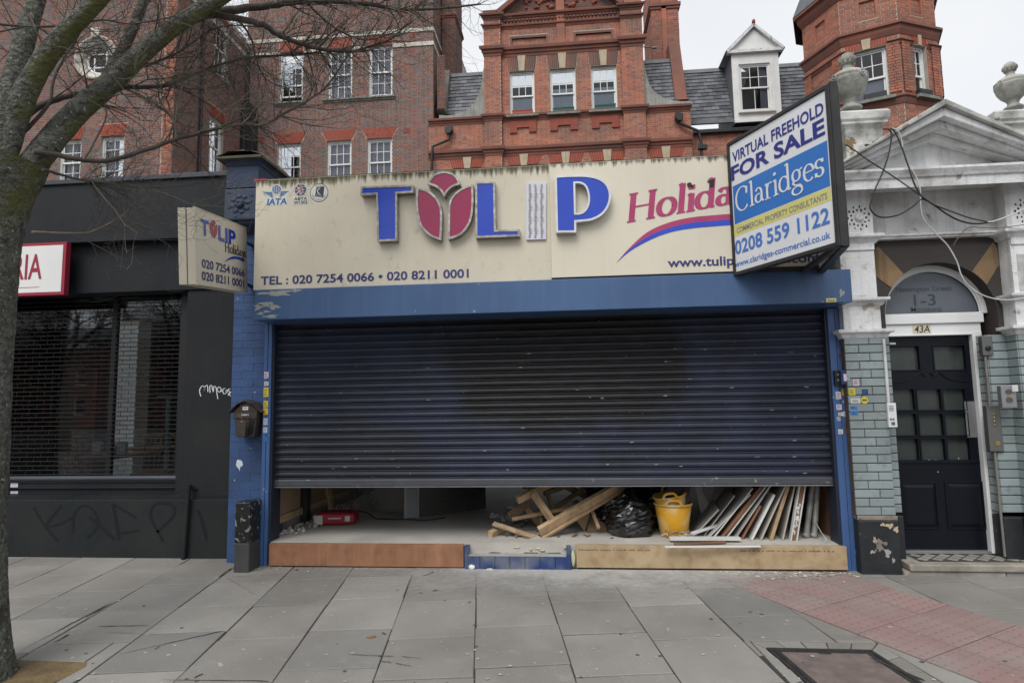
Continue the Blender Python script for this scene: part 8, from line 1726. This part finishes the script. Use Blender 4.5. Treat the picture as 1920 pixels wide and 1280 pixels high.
for zx, zt_, lab in ((1362, 1412, 'left one of two galvanised steel props standing by the right wall'), (1428, 1452, 'right one of two galvanised steel props standing by the right wall')):
    p0 = A(*zd3(zx, 612), YS+.2); p0.z = FLOOR; p1 = A(*zd3(zt_, 110), YS+.22); t = thing('steel_prop', lab, 'pole', p0, 'steel props'); d_ = p1-p0
    MB().tube([p0+d_*.02, p0+d_*.12, p0+d_*.2, p1+d_*1.2], [.03, .026, .024, .024], 14).build('tube', 'pipe_steel', t); b = MB(); b.blob(p0+V((0, -.0, .025)), (.034, .03, .026), 12, 8, .15); b.build('forked_foot', 'pipe_steel', t)
wp = [FL(*q)+V((0, 0, .005+h_)) for q, h_ in ((zd3(1450, 560), .12), (zd3(1490, 580), .06), (zd3(1525, 600), .03), (zd3(1510, 605), 0), (zd3(1480, 610), 0))]; tag(MB().tube(wp, .003, 5).build('loose_wire', 'cable_white', loc=wp[0]), 'loose curled wire at the foot of the steel props', 'cable')
for lab, a, c_, w_, m_, z_ in (('white window sill board lying flat in front of the fan', (242, 592), (820, 592), .07, 'white_board_edge', .03), ('thin brown strip under the white sill board', (280, 620), (700, 605), .04, 'hardboard', .012), ('long thin white strip on the floor at the edge of the threshold', (203, 636), (985, 632), .035, 'sale_white', .006), ('narrow white strip propped on the white sill board', (425, 560), (715, 517), .03, 'sale_white', .04)):
    a_, b_ = FL(*zd3(*a)), FL(*zd3(*c_)); zz_ = V((0, 0, z_)); a_ += zz_; b_ += zz_+(V((0, 0, .06)) if 'propped' in lab else V((0, 0, 0))); tag(MB().beam(a_, b_, w_, .01 if z_ < .02 else .022).build('flat_board', m_, loc=a_, bev=.001), lab, 'board', 'boards on the floor')
a_ = FL(*zd3(1640, 510)); tag(MB().wbox(wx1-.02, wx1-.005, YW+.3, YW+2, FLOOR, 2.2).build('lining_sheet', 'hardboard', loc=(wx1, YW+.3, FLOOR)), 'dark hardboard sheet lining the right wall inside the shop', 'board')
# splinter leaning on the frame
a_ = G(526, 1062); c2 = A(513, 1015, a_.y+.12); tag(MB().beam(a_+V((0, 0, .0)), c2, .022, .012, (0, 1, 0)).build('wood_splinter', 'timber_pale', loc=a_), 'pale wood splinter leaning at the left foot of the shutter guide', 'splinter')
# ================================================================ litter
random.seed(77)
b = MB()
def flake(b, p, s_, flat=.25):
    n_ = random.randint(4, 6); q = [p+V((cos(2*pi*i/n_+random.random()*.6)*s_*random.uniform(.5, 1), sin(2*pi*i/n_+random.random()*.6)*s_*random.uniform(.5, 1), random.uniform(.001, s_*flat))) for i in range(n_)]; b.add(q+[p+V((0, 0, s_*flat+.002))], [(i, (i+1) % n_, n_) for i in range(n_)])
for i in range(420):
    x = random.uniform(xg0-.1, xg1+.05); y = YW-.05-abs(random.gauss(0, .05))
    if random.random() < .35: x = random.gauss(1.75, .3); y = YW-.05-abs(random.gauss(0, .09))
    flake(b, pg(x, y, .003), random.choice((.006, .008, .012, .016, .024 if x > 1.2 else .01)))
o = b.build('plaster_crumbs', 'litter_pale', kind='stuff'); o['label'] = 'plaster crumbs and chippings along the foot of the shop threshold'
b = MB()
for i in range(42):
    q = G(random.uniform(380, 1500), random.uniform(1075, 1280)); flake(b, V((q.x, q.y, gz(q.y)+.003)), random.uniform(.003, .008), .5)
o = b.build('pavement_specks', 'litter_pale', kind='stuff'); o['label'] = 'small pale specks scattered over the paving'
b = MB()
for i in range(150):                          # trodden chewing gum
    q = G(random.uniform(100, 1900), random.uniform(1085, 1290)); r_ = random.uniform(.006, .014); z0 = .0042; k = 9
    if TACT and q.x > 1.4 and random.random() < .5: continue
    b.add([V((q.x+cos(2*pi*j/k)*r_*random.uniform(.8, 1.1), q.y+sin(2*pi*j/k)*r_*random.uniform(.8, 1.1), gz(q.y)+z0)) for j in range(k)], [tuple(range(k))])
o = b.build('chewing_gum', 'chalk', kind='stuff'); o['label'] = 'flattened grey gum spots on the paving'
b = MB()
for (x, y) in ((880, 1129), (698, 1195), (816, 1107), (1287, 1104), (1280, 1093), (440, 1042), (555, 1068), (1310, 1068), (720, 1188), (486, 1052), (478, 1058), (484, 1046), (1695, 1050)):
    q = G(x, y); a = random.uniform(0, 6.3); s_ = random.uniform(.02, .035); p = V((q.x, q.y, gz(q.y)+.006)); d1, d2 = V((cos(a), sin(a), .15))*s_, V((-sin(a), cos(a), .3))*s_*.5; b.add([p-d1, p-d2, p+d1, p+d2], [(0, 1, 2), (0, 2, 3)])
o = b.build('dead_leaves', 'leaf_brown', kind='stuff'); o['label'] = 'a few dry brown leaves on the paving'
for lab, pts in (('thin twig lying in front of the left board', ((792, 1081), (800, 1079), (813, 1073))), ('short dry twig on the paving between the tree pit and the manhole', ((365, 1272), (372, 1268), (380, 1265)))):
    q = [G(x, y)+V((0, 0, .008)) for x, y in pts]; tag(MB().tube(q, .003, 5).build('fallen_twig', 'twig', loc=q[0]), lab, 'twig', 'fallen twigs')
q = G(885, 1068); item('crushed_carton', 'crushed white and red carton at the left end of the tiled step', 'litter', MB().blob((q.x, q.y, gz(q.y)+.022), (.03, .02, .022), 9, 6, .5), 'sale_white', q)
q = G(918, 1069); item('green_scrap', 'pale green rubber scrap at the foot of the tiled step', 'litter', MB().blob((q.x, q.y, gz(q.y)+.008), (.035, .02, .012), 10, 5, .25), 'foam', q)
for i, (x, y, lab) in enumerate(((1440, 1068, 'pale torn lath in front of the right board'), (1540, 1064, 'grey lath leaning at the right end of the pale board'))):
    q = G(x, y); tag(MB().beam(q+V((-.1, 0, .012)), q+V((.08, .03, .03)), .02, .008).build('lath', 'litter_pale' if i else 'timber_pale', loc=q), lab, 'lath')
# chalky dust trodden over the paving before the step: thins out away from the threshold
mt = mat('dust_film', (.46, .45, .43), (.4, .39, .37), 9, .95); N = mt.node_tree.nodes; Lk = mt.node_tree.links; g_ = N.new('ShaderNodeNewGeometry'); sp_ = N.new('ShaderNodeSeparateXYZ'); Lk.new(g_.outputs['Position'], sp_.inputs[0])
def dn(sc, det, dist=0): k = N.new('ShaderNodeTexNoise'); k.inputs['Scale'].default_value = sc; k.inputs['Detail'].default_value = det; k.inputs['Distortion'].default_value = dist; Lk.new(g_.outputs['Position'], k.inputs['Vector']); return k.outputs['Fac']
def dm(op, a, b): k = N.new('ShaderNodeMath'); k.operation = op; [Lk.new(v, k.inputs[i]) if not isinstance(v, (int, float)) else setattr(k.inputs[i], 'default_value', v) for i, v in enumerate((a, b))]; return k.outputs[0]
gy = N.new('ShaderNodeMapRange'); gy.inputs[1].default_value = YW-.95; gy.inputs[2].default_value = YW; Lk.new(sp_.outputs[1], gy.inputs[0]); gx = N.new('ShaderNodeMapRange'); gx.inputs[1].default_value = 2.6; gx.inputs[2].default_value = .3; Lk.new(dm('ABSOLUTE', dm('SUBTRACT', sp_.outputs[0], .15), 0), gx.inputs[0])
al = dm('ADD', dm('MULTIPLY', dm('MULTIPLY', gy.outputs[0], gx.outputs[0]), .62), dm('ADD', dm('MULTIPLY', dn(2.3, 6, .5), .6), dm('MULTIPLY', dn(17, 8), .35))); mr = N.new('ShaderNodeMapRange'); mr.inputs[1].default_value = .56; mr.inputs[2].default_value = 1.0; mr.inputs[4].default_value = .85; Lk.new(al, mr.inputs[0]); Lk.new(mr.outputs[0], N['Principled BSDF'].inputs['Alpha'])
b = MB(); b.add([pg(-2.7, YW-1.0, .0072), pg(2.2, YW-1.0, .0072), pg(2.2, YW-.03, .0072), pg(-2.7, YW-.03, .0072)], [(0, 1, 2, 3)]); o = b.build('plaster_dust', 'dust_film', kind='stuff'); o['label'] = 'white plaster dust trodden over the paving in front of the step'
# ================================================================ bare street tree on the left
random.seed(21)
Yt0 = 3.25
tb0 = V((-3.28, Yt0, gz(Yt0)))
tree = thing('street_tree', 'bare lichen-covered street tree leaning over from the left edge', 'tree', tb0)
def trunk_pt(xe, y, rpx, Y): p = A(xe-rpx, y, Y); return p, rpx*Y/FPX
tk = [(16, 1272, 88), (6, 1225, 76), (0, 1120, 68), (1, 950, 64), (6, 850, 62), (11, 760, 61), (15, 690, 60), (22, 570, 60), (30, 480, 62), (41, 410, 66), (64, 345, 74), (90, 290, 80)]
pts = []; rad = []
for (xe, y, rp) in tk: p, r = trunk_pt(xe, y, rp, Yt0); pts.append(p); rad.append(r)
pts.insert(0, V((pts[0].x-.02, Yt0, gz(Yt0)-.05))); rad.insert(0, rad[0]*1.35)
def dens(P, Rr, k=4):
    o_, q_ = [], []
    for i in range(len(P)-1):
        p0, p1, p2, p3 = P[max(i-1, 0)], P[i], P[i+1], P[min(i+2, len(P)-1)]
        for s_ in range(k):
            t = s_/k; o_.append(.5*((2*p1)+(p2-p0)*t+(2*p0-5*p1+4*p2-p3)*t*t+(3*p1-p0-3*p2+p3)*t**3)); q_.append(lerp(Rr[i], Rr[i+1], t))
    return o_+[P[-1]], q_+[Rr[-1]]
def bark_tube(P, Rr, k, amp=1.0):            # rough, knobbly skin
    b = MB(); b.tube(P, Rr, k); n_ = len(P)*k
    for i in range(n_):
        c0 = P[i//k]; v = V(b.v[i]); d = (v-c0); r = d.length; q = v*1.0
        h = .035*mnoise.noise(q*2.2)+.06*mnoise.noise(V((q.x*14, q.y*14, q.z*5)))+.045*abs(mnoise.noise(V((q.x*30, q.y*30, q.z*11))))+.02*mnoise.noise(q*60)
        b.v[i] = tuple(c0+d*(1+amp*h*min(1.2, .16/max(r, .03))))
    return b
a, c_ = dens(pts, rad, 16); bark_tube(a, c_, 72, .9).build('trunk', 'bark', tree)
TW = MB(); TWP = MB(); limbs = []
def limb(pp, w0, w1, Y0, Y1, m='bark', seg=4, nm='limb', grow=0, k=None, sub=5):
    n_ = len(pp); P = [A(x, y, lerp(Y0, Y1, i/(n_-1))) for i, (x, y) in enumerate(pp)]; Rr = [(.5 if i == 0 and w0 > 25 else 1)*lerp(w0, w1, (i/(n_-1))**.8)/2*lerp(Y0, Y1, i/(n_-1))/FPX for i in range(n_)]
    o_, q_ = dens(P, Rr, sub)
    for i in range(1, len(o_)-1 if w0 < 25 else 0): o_[i] = o_[i]+V((random.gauss(0, 1), random.gauss(0, 1), random.gauss(0, 1)))*q_[i]*.12
    if w0 > 25: oo, qq = dens(o_, q_, 3); bark_tube(oo, qq, 30, .8).build(nm, m, tree)
    else: MB().tube(o_, q_, k or 8, wob=.1).build(nm, m, tree)
    limbs.append((o_, q_, grow)); return o_
limb([(-5, 430), (52, 325), (98, 262), (150, 205), (215, 148), (275, 92), (330, 48), (395, 8), (470, -40), (560, -100)], 60, 22, Yt0, 3.9, 'bark', grow=8)
limb([(185, 178), (205, 140), (224, 106), (246, 60), (268, 5), (290, -60)], 28, 17, 3.52, 3.8, grow=4)
limb([(20, 290), (38, 200), (72, 130), (120, 66), (170, 15), (220, -40), (280, -120)], 54, 26, Yt0, 3.15, 'bark', grow=6)
limb([(0, 300), (14, 210), (32, 130), (50, 60), (72, -15), (90, -120)], 58, 28, Yt0, 3.5, 'bark', grow=5)
limb([(-60, 320), (-80, 200), (-120, 60), (-160, -120)], 80, 40, Yt0, 3.0, 'bark', grow=4)
limb([(345, 40), (400, 25), (440, 18), (506, 10), (573, 2), (652, 4), (705, 10), (759, 18), (838, 15), (902, 8)], 22, 3, 3.75, 4.6, 'twig', grow=26)
limb([(370, 20), (440, 34), (493, 48), (527, 69), (573, 85), (612, 94), (665, 96), (692, 88), (732, 74), (758, 50)], 16, 3, 3.8, 4.6, 'twig', grow=26)
limb([(48, 215), (90, 192), (131, 180), (180, 172), (232, 165), (307, 161), (337, 150), (394, 127), (470, 108), (530, 104), (600, 98)], 15, 3, 3.3, 4.3, 'twig', grow=26)
limb([(64, 285), (110, 291), (157, 300), (210, 300), (285, 277), (337, 259), (412, 240), (453, 234), (493, 234), (546, 205), (589, 181), (615, 159), (647, 112), (672, 70)], 13, 2.2, 3.25, 4.5, 'twig', grow=30)
limb([(80, 318), (110, 326), (150, 337), (210, 345), (281, 352), (337, 349), (390, 341)], 7, 1.6, 3.25, 4.0, 'twig', grow=14, nm='branch')
limb([(60, 435), (100, 437), (131, 437), (169, 435), (210, 416), (240, 395), (262, 371)], 6, 1.6, 3.25, 3.9, 'twig_pale', grow=14, nm='branch')
limb([(30, 262), (70, 222), (95, 188), (100, 150), (120, 110), (150, 60), (160, 10)], 9, 3, 3.3, 3.5, 'twig', grow=10, nm='branch')
limb([(215, 150), (250, 130), (290, 118), (340, 95), (390, 60), (430, 48), (500, 52)], 8, 2, 3.5, 4.1, 'twig', grow=20, nm='branch')
limb([(157, 300), (180, 260), (200, 215), (195, 170), (240, 130)], 5, 2, 3.3, 3.6, 'twig', grow=8, nm='branch')
limb([(330, 262), (325, 225), (300, 190), (295, 150)], 5, 2, 3.6, 3.8, 'twig', grow=10, nm='branch')
limb([(430, 236), (440, 190), (428, 140), (400, 110)], 5, 2, 3.9, 4.1, 'twig', grow=10, nm='branch')
limb([(573, 3), (600, 30), (640, 60), (690, 75), (740, 60), (790, 30)], 5, 1.6, 4.1, 4.5, 'twig', grow=16, nm='branch')
limb([(440, 30), (470, 70), (480, 110), (500, 150), (540, 165)], 5, 1.6, 3.9, 4.3, 'twig', grow=14, nm='branch')
limb([(-10, 45), (60, 50), (130, 48), (190, 38), (250, 45), (330, 30)], 6, 2, 3.2, 3.6, 'twig', grow=12, nm='branch')
limb([(-10, 62), (60, 50), (100, 70), (160, 100), (230, 130)], 4, 2, 3.2, 3.5, 'twig', grow=8, nm='branch')
def twig(b, p, d, L_, r, lev):
    n_ = 4; P = [p]; Rr = [r]; q = p.copy(); dd = d.copy()
    for i in range(n_):
        dd = (dd+V((random.gauss(0, .2), random.gauss(0, .2), random.gauss(0, .2)+.03))).normalized(); q = q+dd*L_/n_; P.append(q.copy()); Rr.append(max(.0009, r*(1-.75*(i+1)/n_)))
        if lev and random.random() < .75:
            s_ = V((random.gauss(0, 1), random.gauss(0, 1), random.gauss(0, 1))); s_ = (dd*.8+(s_-dd*s_.dot(dd)).normalized()*.75).normalized(); twig(b, q.copy(), s_, L_*random.uniform(.4, .65), max(.0009, Rr[-1]*.75), lev-1)
    b.tube(P, Rr, 4, cap=False)
for (o_, q_, g) in limbs:
    for i in range(int(g*1.9)):
        t = random.uniform(.25, .99)**.8; k = min(len(o_)-2, int(t*(len(o_)-1))); ax_ = (o_[k+1]-o_[k]).normalized(); s_ = V((random.gauss(0, 1), random.gauss(0, .8), random.gauss(0.25, 1))); s_ = (ax_*.75+(s_-ax_*s_.dot(ax_)).normalized()*.8).normalized()
        twig(TWP if random.random() < .22 else TW, o_[k].copy(), s_, random.uniform(.22, .6), min(.006, max(.0016, q_[k]*.5)), 2)
TW.build('twigs', 'twig', tree, fix=False, kind='stuff'); TWP.build('pale_twigs', 'twig_pale', tree, fix=False, kind='stuff')
# lichen crust on the trunk
# ================================================================ across the street: bare park trees and a terrace, seen in the café window's reflection
random.seed(99)
def park_tree():
    t = thing('park_tree', 'x', 'tree', (0, 0, 0), 'park trees behind the viewer'); b = MB(); b.tube([(0, 0, -.3), (.05, 0, 1.5), (0, .1, 3.2)], [.32, .24, .2], 10); b.build('trunk', 'bark', t); b = MB()
    def br(p, d, L_, r, lev):
        P = [p]; Rr = [r]; q = p.copy(); dd = d.copy()
        for i in range(3):
            dd = (dd+V((random.gauss(0, .22), random.gauss(0, .22), random.gauss(0, .15)+.06))).normalized(); q = q+dd*L_/3; P.append(q.copy()); Rr.append(r*(1-.2*(i+1)))
            if lev:
                for _ in range(2):
                    s_ = V((random.gauss(0, 1), random.gauss(0, 1), random.gauss(0, 1))); br(q.copy(), (dd*.8+(s_-dd*s_.dot(dd)).normalized()*.8).normalized(), L_*random.uniform(.5, .75), Rr[-1]*.55, lev-1)
        b.tube(P, Rr, 4, cap=False)
    for i in range(6): a = i*1.05+random.random()*.5; br(V((0, .1, 2.6+.25*i)), V((cos(a), sin(a), .9)).normalized(), 2.8, .11, 3)
    b.build('crown', 'twig', t, fix=False, kind='stuff'); return t
pt0 = park_tree()
spots = ((-15, -10, 'park tree behind the viewer, leftmost in the café reflection'), (-22, -13, 'park tree reflected in the café window, second from the left'), (-13, -15, 'park tree reflected nearest the café mullion'), (-30, -15, 'park tree reflected low in the café window by the street tree'), (-20, -20, 'park tree reflected behind the viewer to the right'))
for i, (x, y, lab) in enumerate(spots):
    if i == 0: t = pt0
    else:
        t = pt0.copy(); C.objects.link(t)
        for ch_ in [o for o in bpy.data.objects if o.parent == pt0]: c2 = ch_.copy(); C.objects.link(c2); c2.parent = t
    t.location = (x, y, -.15); t.rotation_euler = (0, 0, i*1.3); t['label'] = lab; t.scale = (1, 1, .9+.12*i)
for i in range(5):
    x0 = -78+i*15; h_ = 7.0+(i % 3)*.8; t = thing('terrace_house', ['brown terrace house far behind the viewer, first of the row', 'second terrace house of the row behind the viewer', 'middle terrace house of the row behind the viewer', 'fourth terrace house of the row behind the viewer', 'last terrace house of the row behind the viewer'][i], 'house', (x0, -46, -.3), 'terrace opposite')
    f_ = Fr((x0+15, -46, 0), (-1, 0, 0)); hs_ = [(1+k*2.6, 2.2+k*2.6, 1+s_*3, 2.9+s_*3) for k in range(5) for s_ in range(2)]
    mb = MB(); wallslab(mb, f_, 0, 14.98, -.3, h_, hs_, th=.2); mb.build('wall', 'brick_sooty', t, fix=False); MB().wbox(x0, x0+14.98, -54, -46.3, -.3, h_-.2).build('body', 'room_dark', t)
    b = MB(); b.prism(Fr((x0, -50, 0), (0, 1, 0)), [(-4, h_), (4.2, h_), (0, h_+2.6)], 0, 14.98); b.build('roof', 'slate', t)
    w0 = None
    for h in hs_:
        pos = f_(h[0], h[2], -.1)
        if w0 is None: b = MB(); b.box(f_, h[0], h[0]+.08, h[2], h[3], -.15, -.08); b.box(f_, h[1]-.08, h[1], h[2], h[3], -.15, -.08); b.box(f_, h[0]+.08, h[1]-.08, h[3]-.08, h[3], -.15, -.08); b.box(f_, h[0]+.08, h[1]-.08, h[2], h[2]+.08, -.15, -.08); b.box(f_, h[0]+.08, h[1]-.08, (h[2]+h[3])/2-.03, (h[2]+h[3])/2+.03, -.15, -.09); w0 = b.build('window', 'white_paint', t, loc=pos)
        else: link_copy(w0, t, pos-ORG[t.name])
